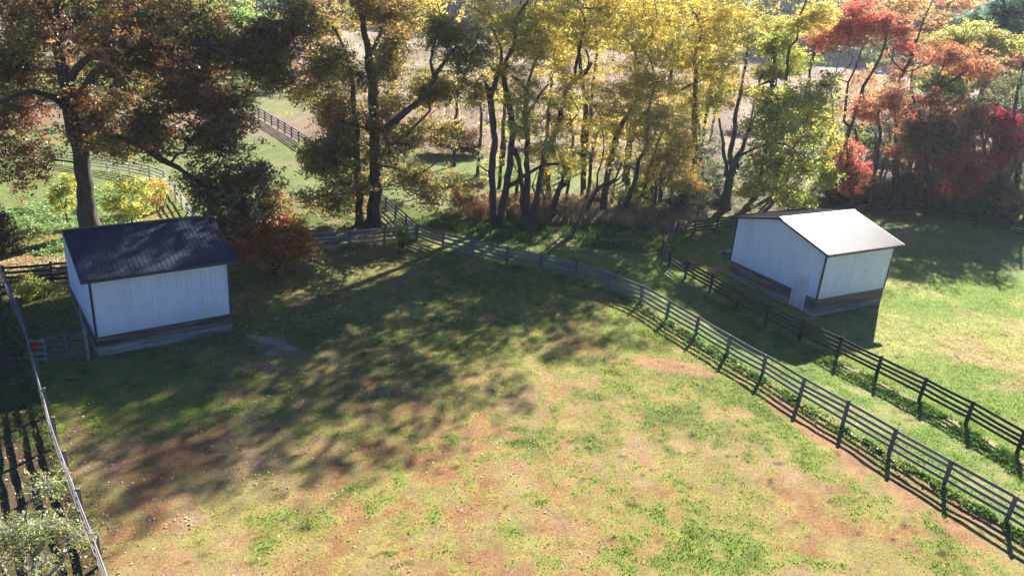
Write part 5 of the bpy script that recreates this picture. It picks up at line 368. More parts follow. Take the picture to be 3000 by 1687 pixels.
('brush_clump', 'low brown brush clump standing in the pale meadow', 'brush clumps in the pale meadow', (-5.11, 145.0), [[(-5.11, 145.0, -0.1, 0.17), (-5.11, 145.0, 1.45, 0.14), (-5.54, 145.0, 2.02, 0.1), (-4.45, 145.0, 2.62, 0.06)]], [(-5.17, 145.0, 2.3, 5.12, 4.1, 0.88, 14), (-2.89, 145.0, 1.97, 3.59, 2.87, 0.44, 7)], 609, {'leaf': 0.28, 'nl': 80, 'cr': 1.1, 'flat': 0.6, 'twigs': 3, 'pal': 'darkbrush'}),
('brush_clump', 'low brown brush clump standing in the pale meadow', 'brush clumps in the pale meadow', (34.49, 165.0), [[(34.49, 165.0, -0.1, 0.17), (34.49, 165.0, 3.64, 0.14), (34.36, 165.0, 4.24, 0.1), (34.77, 165.0, 4.8, 0.06)]], [(34.35, 165.0, 4.51, 7.42, 5.94, 0.91, 14), (36.05, 165.0, 4.11, 5.2, 4.16, 0.45, 7)], 610, {'leaf': 0.28, 'nl': 80, 'cr': 1.1, 'flat': 0.6, 'twigs': 3, 'pal': 'drybrush'}),
('brush_clump', 'low brown brush clump standing in the pale meadow', 'brush clumps in the pale meadow', (50.89, 165.0), [[(50.89, 165.0, -0.1, 0.17), (50.89, 165.0, 4.51, 0.14), (51.06, 165.0, 5.14, 0.1), (49.86, 165.0, 5.57, 0.06)]], [(50.71, 165.0, 5.38, 6.58, 5.27, 0.9, 14), (52.64, 165.0, 5.0, 4.61, 3.69, 0.45, 7)], 611, {'leaf': 0.28, 'nl': 80, 'cr': 1.1, 'flat': 0.6, 'twigs': 3, 'pal': 'darkbrush'}),
('brush_clump', 'low brown brush clump standing in the pale meadow', 'brush clumps in the pale meadow', (15.47, 185.0), [[(15.47, 185.0, -0.1, 0.17), (15.47, 185.0, 1.67, 0.14), (15.53, 185.0, 2.23, 0.1), (15.81, 185.0, 2.74, 0.06)]], [(15.38, 185.0, 2.46, 8.33, 6.66, 0.83, 14), (14.78, 185.0, 1.94, 5.83, 4.67, 0.42, 7)], 612, {'leaf': 0.28, 'nl': 80, 'cr': 1.1, 'flat': 0.6, 'twigs': 3, 'pal': 'darkbrush'}),
('brush_clump', 'low brown brush clump standing in the pale meadow', 'brush clumps in the pale meadow', (36.73, 98.0), [[(36.73, 98.0, -0.1, 0.17), (36.73, 98.0, 4.88, 0.14), (36.72, 98.0, 5.37, 0.1), (36.94, 98.0, 5.8, 0.06)]], [(36.58, 98.0, 5.56, 2.49, 1.99, 0.7, 14), (37.01, 98.0, 5.18, 1.74, 1.4, 0.35, 7)], 613, {'leaf': 0.28, 'nl': 80, 'cr': 1.1, 'flat': 0.6, 'twigs': 3, 'pal': 'darkbrush'}),
('brush_clump', 'low brown brush clump standing in the pale meadow', 'brush clumps in the pale meadow', (15.49, 92.0), [[(15.49, 92.0, -0.1, 0.17), (15.49, 92.0, 3.74, 0.14), (15.59, 92.0, 4.17, 0.1), (14.71, 92.0, 4.47, 0.06)]], [(15.4, 92.0, 4.34, 2.12, 1.7, 0.61, 12), (14.74, 92.0, 3.92, 1.49, 1.19, 0.31, 6)], 614, {'leaf': 0.28, 'nl': 80, 'cr': 1.1, 'flat': 0.6, 'twigs': 3, 'pal': 'drybrush'}),
('distant_tree', 'hazy autumn tree in the band beyond the meadow, top right', 'hazy trees at the top right', (67.08, 150.0), [[(67.08, 150.0, -0.1, 0.17), (67.08, 150.0, 12.41, 0.14), (66.27, 150.0, 15.29, 0.1), (66.03, 150.0, 17.76, 0.06)]], [(66.02, 150.0, 16.52, 5.1, 4.08, 4.37, 26), (65.23, 150.0, 13.95, 3.6, 2.88, 2.2, 13)], 330, {'leaf': 0.3, 'nl': 80, 'cr': 1.3, 'flat': 0.7, 'pal': 'olive'}),
('distant_tree', 'hazy autumn tree in the band beyond the meadow, top right', 'hazy trees at the top right', (79.54, 165.0), [[(79.54, 165.0, -0.1, 0.17), (79.54, 165.0, 14.64, 0.14), (78.91, 165.0, 17.79, 0.1), (78.26, 165.0, 20.44, 0.06)]], [(78.32, 165.0, 19.1, 5.58, 4.46, 4.78, 26), (76.52, 165.0, 16.24, 3.93, 3.14, 2.41, 13)], 331, {'leaf': 0.3, 'nl': 80, 'cr': 1.3, 'flat': 0.7, 'pal': 'orange'}),
('distant_tree', 'hazy autumn tree in the band beyond the meadow, top right', 'hazy trees at the top right', (73.48, 140.0), [[(73.48, 140.0, -0.1, 0.17), (73.48, 140.0, 10.94, 0.14), (72.8, 140.0, 13.21, 0.1), (71.72, 140.0, 15.09, 0.06)]], [(72.55, 140.0, 14.18, 4.11, 3.29, 3.42, 24), (71.3, 140.0, 12.1, 2.89, 2.31, 1.72, 12)], 332, {'leaf': 0.3, 'nl': 80, 'cr': 1.3, 'flat': 0.7, 'pal': 'olive'}),
('distant_tree', 'hazy autumn tree in the band beyond the meadow, top right', 'hazy trees at the top right', (92.87, 170.0), [[(92.87, 170.0, -0.1, 0.17), (92.87, 170.0, 16.95, 0.14), (91.6, 170.0, 19.58, 0.1), (90.96, 170.0, 21.84, 0.06)]], [(91.73, 170.0, 20.75, 4.91, 3.92, 4.09, 22), (90.87, 170.0, 18.36, 3.45, 2.76, 2.06, 11)], 333, {'leaf': 0.3, 'nl': 80, 'cr': 1.3, 'flat': 0.7, 'pal': 'maroon'}),
('distant_tree', 'hazy autumn tree in the band beyond the meadow, top right', 'hazy trees at the top right', (72.57, 120.0), [[(72.57, 120.0, -0.1, 0.17), (72.57, 120.0, 9.76, 0.14), (71.54, 120.0, 12.1, 0.1), (70.39, 120.0, 14.06, 0.06)]], [(71.51, 120.0, 13.13, 3.54, 2.83, 3.54, 26), (72.02, 120.0, 11.11, 2.49, 2.0, 1.78, 13)], 334, {'leaf': 0.3, 'nl': 80, 'cr': 1.3, 'flat': 0.7, 'pal': 'dullgreen'}),
('distant_tree', 'hazy autumn tree in the band beyond the meadow, top right', 'hazy trees at the top right', (72.71, 170.0), [[(72.71, 170.0, -0.1, 0.17), (72.71, 170.0, 8.22, 0.14), (71.99, 170.0, 10.43, 0.1), (71.96, 170.0, 12.35, 0.06)]], [(71.92, 170.0, 11.39, 4.18, 3.34, 3.34, 18), (72.76, 170.0, 9.52, 2.94, 2.35, 1.68, 9)], 335, {'leaf': 0.3, 'nl': 80, 'cr': 1.3, 'flat': 0.7, 'pal': 'dullgreen'}),
('distant_tree', 'hazy autumn tree in the band beyond the meadow, top right', 'hazy trees at the top right', (72.02, 150.0), [[(72.02, 150.0, -0.1, 0.17), (72.02, 150.0, 7.78, 0.14), (71.18, 150.0, 9.73, 0.1), (71.92, 150.0, 11.5, 0.06)]], [(71.26, 150.0, 10.6, 4.44, 3.55, 2.96, 18), (69.52, 150.0, 8.74, 3.12, 2.5, 1.49, 9)], 336, {'leaf': 0.3, 'nl': 80, 'cr': 1.3, 'flat': 0.7, 'pal': 'maroon'}),
('distant_tree', 'hazy autumn tree in the band beyond the meadow, top right', 'hazy trees at the top right', (77.14, 130.0), [[(77.14, 130.0, -0.1, 0.17), (77.14, 130.0, 15.78, 0.14), (76.27, 130.0, 18.24, 0.1), (75.29, 130.0, 20.29, 0.06)]], [(76.03, 130.0, 19.29, 3.13, 2.51, 3.76, 24), (76.42, 130.0, 17.17, 2.21, 1.77, 1.89, 12)], 337, {'leaf': 0.3, 'nl': 80, 'cr': 1.3, 'flat': 0.7, 'pal': 'conifer'}),
('distant_tree', 'hazy autumn tree in the band beyond the meadow, top right', 'hazy trees at the top right', (68.02, 125.0), [[(68.02, 125.0, -0.1, 0.17), (68.02, 125.0, 7.62, 0.14), (67.16, 125.0, 9.26, 0.1), (67.73, 125.0, 10.75, 0.06)]], [(67.33, 125.0, 10.0, 3.1, 2.48, 2.48, 18), (67.36, 125.0, 8.55, 2.18, 1.74, 1.25, 9)], 338, {'leaf': 0.3, 'nl': 80, 'cr': 1.3, 'flat': 0.7, 'pal': 'orange'}),
('distant_tree', 'hazy autumn tree in the band beyond the meadow, top right', 'hazy trees at the top right', (72.71, 190.0), [[(72.71, 190.0, -0.1, 0.17), (72.71, 190.0, 15.38, 0.14), (71.47, 190.0, 17.73, 0.1), (71.97, 190.0, 19.84, 0.06)]], [(71.9, 190.0, 18.8, 5.51, 4.41, 3.67, 18), (70.17, 190.0, 16.59, 3.87, 3.1, 1.84, 9)], 339, {'leaf': 0.3, 'nl': 80, 'cr': 1.3, 'flat': 0.7, 'pal': 'olive'}),
('distant_tree', 'autumn tree in the far row behind the left paddock', 'trees along the far left paddock', (-77.58, 130.0), [[(-77.58, 130.0, -0.1, 0.17), (-77.58, 130.0, 4.59, 0.14), (-77.1, 130.0, 7.66, 0.1), (-77.09, 130.0, 10.22, 0.06)]], [(-76.96, 130.0, 8.95, 3.88, 3.1, 4.52, 24), (-77.01, 130.0, 6.37, 2.74, 2.19, 2.28, 12)], 350, {'leaf': 0.26, 'nl': 80, 'cr': 1.2, 'flat': 0.7, 'pal': 'lemon'}),
('distant_tree', 'autumn tree in the far row behind the left paddock', 'trees along the far left paddock', (-66.42, 118.0), [[(-66.42, 118.0, -0.1, 0.14), (-65.66, 118.0, 2.26, 0.1), (-65.26, 118.0, 4.37, 0.06)]], [(-65.97, 118.0, 3.28, 3.0, 2.4, 3.59, 22), (-66.49, 118.0, 1.15, 2.11, 1.69, 1.81, 11)], 351, {'leaf': 0.26, 'nl': 80, 'cr': 1.2, 'flat': 0.7, 'pal': 'green'}),
('distant_tree', 'autumn tree in the far row behind the left paddock', 'trees along the far left paddock', (-53.78, 135.0), [[(-53.78, 135.0, -0.1, 0.17), (-53.78, 135.0, 6.77, 0.14), (-53.26, 135.0, 9.49, 0.1), (-53.16, 135.0, 11.76, 0.06)]], [(-53.52, 135.0, 10.6, 4.0, 3.2, 4.0, 24), (-54.21, 135.0, 8.28, 2.82, 2.26, 2.02, 12)], 352, {'leaf': 0.26, 'nl': 80, 'cr': 1.2, 'flat': 0.7, 'pal': 'gold'}),
('distant_tree', 'autumn tree in the far row behind the left paddock', 'trees along the far left paddock', (-44.7, 128.0), [[(-44.7, 128.0, -0.1, 0.17), (-44.7, 128.0, 4.75, 0.14), (-44.92, 128.0, 7.74, 0.1), (-44.25, 128.0, 10.33, 0.06)]], [(-44.49, 128.0, 9.04, 3.5, 2.8, 4.46, 26), (-44.39, 128.0, 6.5, 2.47, 1.98, 2.24, 13)], 353, {'leaf': 0.26, 'nl': 80, 'cr': 1.2, 'flat': 0.7, 'pal': 'olive'}),
('distant_tree', 'autumn tree in the far row behind the left paddock', 'trees along the far left paddock', (-43.13, 140.0), [[(-43.13, 140.0, -0.1, 0.17), (-43.13, 140.0, 6.66, 0.14), (-42.52, 140.0, 9.49, 0.1), (-41.98, 140.0, 11.88, 0.06)]], [(-42.99, 140.0, 10.63, 3.8, 3.04, 4.15, 22), (-42.66, 140.0, 8.29, 2.68, 2.14, 2.09, 11)], 354, {'leaf': 0.26, 'nl': 80, 'cr': 1.2, 'flat': 0.7, 'pal': 'green'}),
('distant_tree', 'autumn tree in the far row behind the left paddock', 'trees along the far left paddock', (-36.45, 150.0), [[(-36.45, 150.0, -0.1, 0.17), (-36.45, 150.0, 5.19, 0.14), (-36.6, 150.0, 8.17, 0.1), (-35.52, 150.0, 10.79, 0.06)]], [(-36.41, 150.0, 9.46, 4.08, 3.27, 4.45, 22), (-38.49, 150.0, 6.75, 2.88, 2.3, 2.24, 11)], 355, {'leaf': 0.26, 'nl': 80, 'cr': 1.2, 'flat': 0.7, 'pal': 'gold'}),
('distant_tree', 'autumn tree in the far row behind the left paddock', 'trees along the far left paddock', (-69.08, 140.0), [[(-69.08, 140.0, -0.1, 0.17), (-69.08, 140.0, 6.69, 0.14), (-69.28, 140.0, 8.98, 0.1), (-68.49, 140.0, 10.99, 0.06)]], [(-68.73, 140.0, 10.0, 4.16, 3.33, 3.46, 20), (-68.45, 140.0, 8.06, 2.93, 2.34, 1.74, 10)], 356, {'leaf': 0.26, 'nl': 80, 'cr': 1.2, 'flat': 0.7, 'pal': 'green'}),
('distant_tree', 'autumn tree in the far row behind the left paddock', 'trees along the far left paddock', (-44.87, 114.0), [[(-44.87, 114.0, -0.1, 0.14), (-45.11, 114.0, 0.67, 0.1), (-44.47, 114.0, 1.92, 0.06)]], [(-44.74, 114.0, 1.3, 2.33, 1.87, 2.04, 16), (-43.89, 114.0, 0.17, 1.64, 1.31, 1.02, 8)], 357, {'leaf': 0.26, 'nl': 80, 'cr': 1.2, 'flat': 0.7, 'pal': 'green'}),
('distant_tree', 'autumn tree in the far row behind the left paddock', 'trees along the far left paddock', (-50.39, 112.0), [[(-50.39, 112.0, -0.1, 0.14), (-50.39, 112.0, 1.62, 0.1), (-50.29, 112.0, 2.79, 0.06)]], [(-50.22, 112.0, 2.21, 2.86, 2.29, 2.0, 18), (-51.12, 112.0, 0.97, 2.01, 1.61, 1.01, 9)], 358, {'leaf': 0.26, 'nl': 80, 'cr': 1.2, 'flat': 0.7, 'pal': 'dullgreen'}),
('locust_tree', 'slender yellow locust standing in the second row behind the dark trunks', 'yellow locusts of the second row', (-1.97, 70.0), [[(-1.97, 70.0, -0.1, 0.17), (-1.97, 70.0, 7.86, 0.14), (-2.28, 70.0, 10.51, 0.1), (-1.82, 70.0, 12.78, 0.06)]], [(-2.24, 70.0, 11.64, 2.1, 1.68, 3.86, 34), (-2.33, 70.0, 9.37, 1.49, 1.19, 1.95, 17)], 450, {'leaf': 0.135, 'nl': 76, 'cr': 1.1, 'flat': 0.42, 'twigs': 3, 'pal': 'locust'}),
('locust_tree', 'slender yellow locust standing in the second row behind the dark trunks', 'yellow locusts of the second row', (2.16, 74.0), [[(2.16, 74.0, -0.1, 0.17), (2.16, 74.0, 10.57, 0.14), (2.22, 74.0, 12.82, 0.1), (2.23, 74.0, 14.7, 0.06)]], [(1.87, 74.0, 13.74, 2.38, 1.9, 3.29, 34), (2.27, 74.0, 11.86, 1.68, 1.35, 1.66, 17)], 451, {'leaf': 0.135, 'nl': 76, 'cr': 1.1, 'flat': 0.42, 'twigs': 3, 'pal': 'lemon'}),
('locust_tree', 'slender yellow locust standing in the second row behind the dark trunks', 'yellow locusts of the second row', (6.56, 80.0), [[(6.56, 80.0, -0.1, 0.17), (6.56, 80.0, 11.86, 0.14), (6.17, 80.0, 13.96, 0.1), (6.68, 80.0, 15.79, 0.06)]], [(6.22, 80.0, 14.86, 2.75, 2.2, 3.14, 30), (6.41, 80.0, 13.07, 1.94, 1.55, 1.59, 15)], 452, {'leaf': 0.135, 'nl': 76, 'cr': 1.1, 'flat': 0.42, 'twigs': 3, 'pal': 'lemon'}),
('locust_tree', 'slender yellow locust standing in the second row behind the dark trunks', 'yellow locusts of the second row', (10.64, 76.0), [[(10.64, 76.0, -0.1, 0.17), (10.64, 76.0, 7.65, 0.14), (10.27, 76.0, 9.99, 0.1), (9.85, 76.0, 11.96, 0.06)]], [(10.19, 76.0, 10.99, 2.09, 1.68, 3.43, 26), (11.47, 76.0, 9.08, 1.48, 1.18, 1.73, 13)], 453, {'leaf': 0.135, 'nl': 76, 'cr': 1.1, 'flat': 0.42, 'twigs': 3, 'pal': 'locust'}),
('locust_tree', 'slender yellow locust standing in the second row behind the dark trunks', 'yellow locusts of the second row', (14.6, 82.0), [[(14.6, 82.0, -0.1, 0.17), (14.6, 82.0, 11.14, 0.14), (14.27, 82.0, 13.31, 0.1), (13.74, 82.0, 15.12, 0.06)]], [(14.13, 82.0, 14.23, 2.83, 2.26, 3.23, 32), (14.35, 82.0, 12.38, 2.0, 1.6, 1.63, 16)], 454, {'leaf': 0.135, 'nl': 76, 'cr': 1.1, 'flat': 0.42, 'twigs': 3, 'pal': 'lemon'}),
('locust_tree', 'slender yellow locust standing in the second row behind the dark trunks', 'yellow locusts of the second row', (18.0, 78.0), [[(18.0, 78.0, -0.1, 0.17), (18.0, 78.0, 10.26, 0.14), (17.37, 78.0, 12.59, 0.1), (17.4, 78.0, 14.59, 0.06)]], [(17.43, 78.0, 13.6, 2.31, 1.85, 3.47, 30), (17.64, 78.0, 11.6, 1.64, 1.31, 1.75, 15)], 455, {'leaf': 0.135, 'nl': 76, 'cr': 1.1, 'flat': 0.42, 'twigs': 3, 'pal': 'locust'}),
('locust_tree', 'slender yellow locust standing in the second row behind the dark trunks', 'yellow locusts of the second row', (22.54, 84.0), [[(22.54, 84.0, -0.1, 0.17), (22.54, 84.0, 13.18, 0.14), (22.05, 84.0, 15.08, 0.1), (22.22, 84.0, 16.72, 0.06)]], [(22.03, 84.0, 15.9, 2.87, 2.3, 2.87, 30), (23.27, 84.0, 14.34, 2.02, 1.62, 1.45, 15)], 456, {'leaf': 0.135, 'nl': 76, 'cr': 1.1, 'flat': 0.42, 'twigs': 3, 'pal': 'lemon'}),
('locust_tree', 'slender yellow locust standing in the second row behind the dark trunks', 'yellow locusts of the second row', (25.77, 80.0), [[(25.77, 80.0, -0.1, 0.17), (25.77, 80.0, 7.87, 0.14), (24.96, 80.0, 10.3, 0.1), (24.89, 80.0, 12.39, 0.06)]], [(25.06, 80.0, 11.36, 2.4, 1.92, 3.6, 32), (24.94, 80.0, 9.24, 1.7, 1.36, 1.82, 16)], 457, {'leaf': 0.135, 'nl': 76, 'cr': 1.1, 'flat': 0.42, 'twigs': 3, 'pal': 'locust'}),
('locust_tree', 'slender yellow locust standing in the second row behind the dark trunks', 'yellow locusts of the second row', (29.45, 84.0), [[(29.45, 84.0, -0.1, 0.17), (29.45, 84.0, 12.1, 0.14), (29.25, 84.0, 14.33, 0.1), (28.9, 84.0, 16.18, 0.06)]], [(28.76, 84.0, 15.23, 2.47, 1.98, 3.29, 28), (28.55, 84.0, 13.32, 1.74, 1.4, 1.66, 14)], 458, {'leaf': 0.135, 'nl': 76, 'cr': 1.1, 'flat': 0.42, 'twigs': 3, 'pal': 'yelgreen'}),
('locust_tree', 'slender yellow locust standing in the second row behind the dark trunks', 'yellow locusts of the second row', (4.67, 74.0), [[(4.67, 74.0, -0.1, 0.17), (4.67, 74.0, 4.43, 0.14), (4.36, 74.0, 6.01, 0.1), (3.97, 74.0, 7.33, 0.06)]], [(4.43, 74.0, 6.69, 1.9, 1.52, 2.28, 12), (5.5, 74.0, 5.42, 1.34, 1.07, 1.15, 6)], 459, {'leaf': 0.135, 'nl': 76, 'cr': 1.1, 'flat': 0.42, 'twigs': 3, 'pal': 'locust'}),
('locust_tree', 'slender yellow locust standing in the second row behind the dark trunks', 'yellow locusts of the second row', (10.46, 77.0), [[(10.46, 77.0, -0.1, 0.17), (10.46, 77.0, 3.95, 0.14), (10.11, 77.0, 5.59, 0.1), (10.19, 77.0, 7.0, 0.06)]], [(10.15, 77.0, 6.3, 2.17, 1.74, 2.37, 16), (10.28, 77.0, 4.89, 1.53, 1.22, 1.19, 8)], 460, {'leaf': 0.135, 'nl': 76, 'cr': 1.1, 'flat': 0.42, 'twigs': 3, 'pal': 'gold'}),
('locust_tree', 'slender yellow locust standing in the second row behind the dark trunks', 'yellow locusts of the second row', (14.72, 78.0), [[(14.72, 78.0, -0.1, 0.17), (14.72, 78.0, 3.29, 0.14), (14.48, 78.0, 5.53, 0.1), (14.23, 78.0, 7.41, 0.06)]], [(14.25, 78.0, 6.46, 2.4, 1.92, 3.19, 24), (15.11, 78.0, 4.61, 1.69, 1.35, 1.61, 12)], 461, {'leaf': 0.135, 'nl': 76, 'cr': 1.1, 'flat': 0.42, 'twigs': 3, 'pal': 'locust'}),
('locust_tree', 'slender yellow locust standing in the second row behind the dark trunks', 'yellow locusts of the second row', (17.89, 79.0), [[(17.89, 79.0, -0.1, 0.17), (17.89, 79.0, 4.98, 0.14), (17.24, 79.0, 7.46, 0.1), (17.44, 79.0, 9.6, 0.06)]], [(17.31, 79.0, 8.53, 2.4, 1.92, 3.6, 26), (17.18, 79.0, 6.38, 1.7, 1.36, 1.82, 13)], 462, {'leaf': 0.135, 'nl': 76, 'cr': 1.1, 'flat': 0.42, 'twigs': 3, 'pal': 'yelgreen'}),
('locust_tree', 'slender yellow locust standing in the second row behind the dark trunks', 'yellow locusts of the second row', (0.55, 74.0), [[(0.55, 74.0, -0.1, 0.17), (0.55, 74.0, 2.94, 0.14), (0.46, 74.0, 4.29, 0.1), (0.16, 74.0, 5.41, 0.06)]], [(0.4, 74.0, 4.86, 1.72, 1.38, 1.91, 12), (0.14, 74.0, 3.69, 1.21, 0.97, 0.96, 6)], 463, {'leaf': 0.135, 'nl': 76, 'cr': 1.1, 'flat': 0.42, 'twigs': 3, 'pal': 'yelgreen'}),
('locust_tree', 'slender yellow locust standing in the second row behind the dark trunks', 'yellow locusts of the second row', (-4.24, 74.0), [[(-4.24, 74.0, -0.1, 0.17), (-4.24, 74.0, 5.25, 0.14), (-4.34, 74.0, 7.35, 0.1), (-4.51, 74.0, 9.1, 0.06)]], [(-4.41, 74.0, 8.23, 1.88, 1.51, 3.01, 22), (-4.57, 74.0, 6.43, 1.33, 1.06, 1.52, 11)], 464, {'leaf': 0.135, 'nl': 76, 'cr': 1.1, 'flat': 0.42, 'twigs': 3, 'pal': 'bronzeoak'}),
('locust_tree', 'slender yellow locust standing in the second row behind the dark trunks', 'yellow locusts of the second row', (-6.98, 78.0), [[(-6.98, 78.0, -0.1, 0.17), (-6.98, 78.0, 6.37, 0.14), (-6.9, 78.0, 8.01, 0.1), (-7.01, 78.0, 9.38, 0.06)]], [(-7.09, 78.0, 8.69, 1.97, 1.58, 2.37, 22), (-7.94, 78.0, 7.23, 1.39, 1.11, 1.19, 11)], 465, {'leaf': 0.135, 'nl': 76, 'cr': 1.1, 'flat': 0.42, 'twigs': 3, 'pal': 'olive'}),
('locust_tree', 'slender yellow locust standing in the second row behind the dark trunks', 'yellow locusts of the second row', (-1.96, 80.0), [[(-1.96, 80.0, -0.1, 0.17), (-1.96, 80.0, 2.38, 0.14), (-2.25, 80.0, 4.1, 0.1), (-2.24, 80.0, 5.57, 0.06)]], [(-2.14, 80.0, 4.85, 2.06, 1.65, 2.47, 16), (-1.17, 80.0, 3.44, 1.45, 1.16, 1.24, 8)], 466, {'leaf': 0.135, 'nl': 76, 'cr': 1.1, 'flat': 0.42, 'twigs': 3, 'pal': 'olive'}),
('autumn_tree', 'mixed autumn tree filling the right wood behind the red maples', 'trees filling the right wood', (33.88, 86.0), [[(33.88, 86.0, -0.1, 0.17), (33.88, 86.0, 5.0, 0.14), (33.6, 86.0, 7.42, 0.1), (32.93, 86.0, 9.42, 0.06)]], [(33.1, 86.0, 8.41, 2.61, 2.08, 3.47, 34), (32.31, 86.0, 6.28, 1.84, 1.47, 1.75, 17)], 480, {'leaf': 0.17, 'nl': 70, 'cr': 1.0, 'flat': 0.7, 'twigs': 3, 'pal': 'olive'}),
('autumn_tree', 'mixed autumn tree filling the right wood behind the red maples', 'trees filling the right wood', (37.9, 88.0), [[(37.9, 88.0, -0.1, 0.17), (37.9, 88.0, 6.31, 0.14), (37.58, 88.0, 8.45, 0.1), (36.85, 88.0, 10.21, 0.06)]], [(37.17, 88.0, 9.33, 2.21, 1.77, 3.1, 26), (37.77, 88.0, 7.54, 1.56, 1.25, 1.56, 13)], 481, {'leaf': 0.17, 'nl': 70, 'cr': 1.0, 'flat': 0.7, 'twigs': 3, 'pal': 'orange'}),
('autumn_tree', 'mixed autumn tree filling the right wood behind the red maples', 'trees filling the right wood', (42.35, 90.0), [[(42.35, 90.0, -0.1, 0.17), (42.35, 90.0, 8.14, 0.14), (41.94, 90.0, 10.28, 0.1), (41.5, 90.0, 12.08, 0.06)]], [(41.56, 90.0, 11.17, 2.69, 2.15, 3.14, 30), (41.99, 90.0, 9.36, 1.9, 1.52, 1.58, 15)], 482, {'leaf': 0.17, 'nl': 70, 'cr': 1.0, 'flat': 0.7, 'twigs': 3, 'pal': 'maroon'}),
('autumn_tree', 'mixed autumn tree filling the right wood behind the red maples', 'trees filling the right wood', (44.11, 86.0), [[(44.11, 86.0, -0.1, 0.17), (44.11, 86.0, 8.0, 0.14), (43.91, 86.0, 9.77, 0.1), (43.07, 86.0, 11.22, 0.06)]], [(43.42, 86.0, 10.5, 2.58, 2.07, 2.58, 32), (43.56, 86.0, 8.98, 1.82, 1.46, 1.3, 16)], 483, {'leaf': 0.17, 'nl': 70, 'cr': 1.0, 'flat': 0.7, 'twigs': 3, 'pal': 'dullgreen'}),
('autumn_tree', 'mixed autumn tree filling the right wood behind the red maples', 'trees filling the right wood', (50.45, 92.0), [[(50.45, 92.0, -0.1, 0.17), (50.45, 92.0, 8.95, 0.14), (50.16, 92.0, 10.82, 0.1), (49.05, 92.0, 12.34, 0.06)]], [(49.68, 92.0, 11.59, 2.74, 2.19, 2.74, 32), (49.59, 92.0, 9.97, 1.93, 1.55, 1.38, 16)], 484, {'leaf': 0.17, 'nl': 70, 'cr': 1.0, 'flat': 0.7, 'twigs': 3, 'pal': 'olive'}),
('autumn_tree', 'mixed autumn tree filling the right wood behind the red maples', 'trees filling the right wood', (52.11, 88.0), [[(52.11, 88.0, -0.1, 0.17), (52.11, 88.0, 8.32, 0.14), (51.79, 88.0, 10.13, 0.1), (50.54, 88.0, 11.58, 0.06)]], [(51.33, 88.0, 10.87, 2.42, 1.93, 2.64, 32), (52.6, 88.0, 9.41, 1.7, 1.36, 1.33, 16)], 485, {'leaf': 0.17, 'nl': 70, 'cr': 1.0, 'flat': 0.7, 'twigs': 3, 'pal': 'dullgreen'}),
('autumn_tree', 'mixed autumn tree filling the right wood behind the red maples', 'trees filling the right wood', (56.64, 92.0), [[(56.64, 92.0, -0.1, 0.17), (56.64, 92.0, 9.89, 0.14), (56.2, 92.0, 11.74, 0.1), (55.47, 92.0, 13.28, 0.06)]], [(55.81, 92.0, 12.51, 1.82, 1.46, 2.73, 24), (55.92, 92.0, 10.92, 1.28, 1.03, 1.38, 12)], 486, {'leaf': 0.17, 'nl': 70, 'cr': 1.0, 'flat': 0.7, 'twigs': 3, 'pal': 'maroon'}),
('autumn_tree', 'mixed autumn tree filling the right wood behind the red maples', 'trees filling the right wood', (49.58, 96.0), [[(49.58, 96.0, -0.1, 0.17), (49.58, 96.0, 12.54, 0.14), (49.35, 96.0, 14.12, 0.1), (49.33, 96.0, 15.47, 0.06)]], [(48.95, 96.0, 14.76, 2.82, 2.26, 2.35, 26), (48.33, 96.0, 13.36, 1.99, 1.59, 1.18, 13)], 487, {'leaf': 0.17, 'nl': 70, 'cr': 1.0, 'flat': 0.7, 'twigs': 3, 'pal': 'orange'}),
('autumn_tree', 'mixed autumn tree filling the right wood behind the red maples', 'trees filling the right wood', (55.57, 98.0), [[(55.57, 98.0, -0.1, 0.17), (55.57, 98.0, 12.11, 0.14), (55.12, 98.0, 13.55, 0.1), (54.84, 98.0, 14.78, 0.06)]], [(54.95, 98.0, 14.16, 2.89, 2.31, 2.17, 26), (55.32, 98.0, 12.93, 2.03, 1.63, 1.09, 13)], 488, {'leaf': 0.17, 'nl': 70, 'cr': 1.0, 'flat': 0.7, 'twigs': 3, 'pal': 'olive'}),
('autumn_tree', 'mixed autumn tree filling the right wood behind the red maples', 'trees filling the right wood', (42.2, 84.0), [[(42.2, 84.0, -0.1, 0.17), (42.2, 84.0, 5.17, 0.14), (41.61, 84.0, 6.92, 0.1), (40.89, 84.0, 8.38, 0.06)]], [(41.53, 84.0, 7.68, 2.56, 2.04, 2.56, 32), (42.14, 84.0, 6.19, 1.8, 1.44, 1.29, 16)], 489, {'leaf': 0.17, 'nl': 70, 'cr': 1.0, 'flat': 0.7, 'twigs': 3, 'pal': 'rustbrush'}),
('autumn_tree', 'mixed autumn tree filling the right wood behind the red maples', 'trees filling the right wood', (38.17, 84.0), [[(38.17, 84.0, -0.1, 0.17), (38.17, 84.0, 3.97, 0.14), (38.02, 84.0, 5.48, 0.1), (36.95, 84.0, 6.68, 0.06)]], [(37.65, 84.0, 6.09, 2.14, 1.72, 2.14, 24), (37.39, 84.0, 4.78, 1.51, 1.21, 1.08, 12)], 490, {'leaf': 0.17, 'nl': 70, 'cr': 1.0, 'flat': 0.7, 'twigs': 3, 'pal': 'dullgreen'}),
('autumn_tree', 'mixed autumn tree filling the right wood behind the red maples', 'trees filling the right wood', (45.9, 82.0), [[(45.9, 82.0, -0.1, 0.17), (45.9, 82.0, 6.68, 0.14), (45.7, 82.0, 8.12, 0.1), (45.49, 82.0, 9.33, 0.06)]], [(45.31, 82.0, 8.7, 2.07, 1.66, 2.07, 22), (46.0, 82.0, 7.52, 1.46, 1.17, 1.04, 11)], 491, {'leaf': 0.17, 'nl': 70, 'cr': 1.0, 'flat': 0.7, 'twigs': 3, 'pal': 'coral'}),
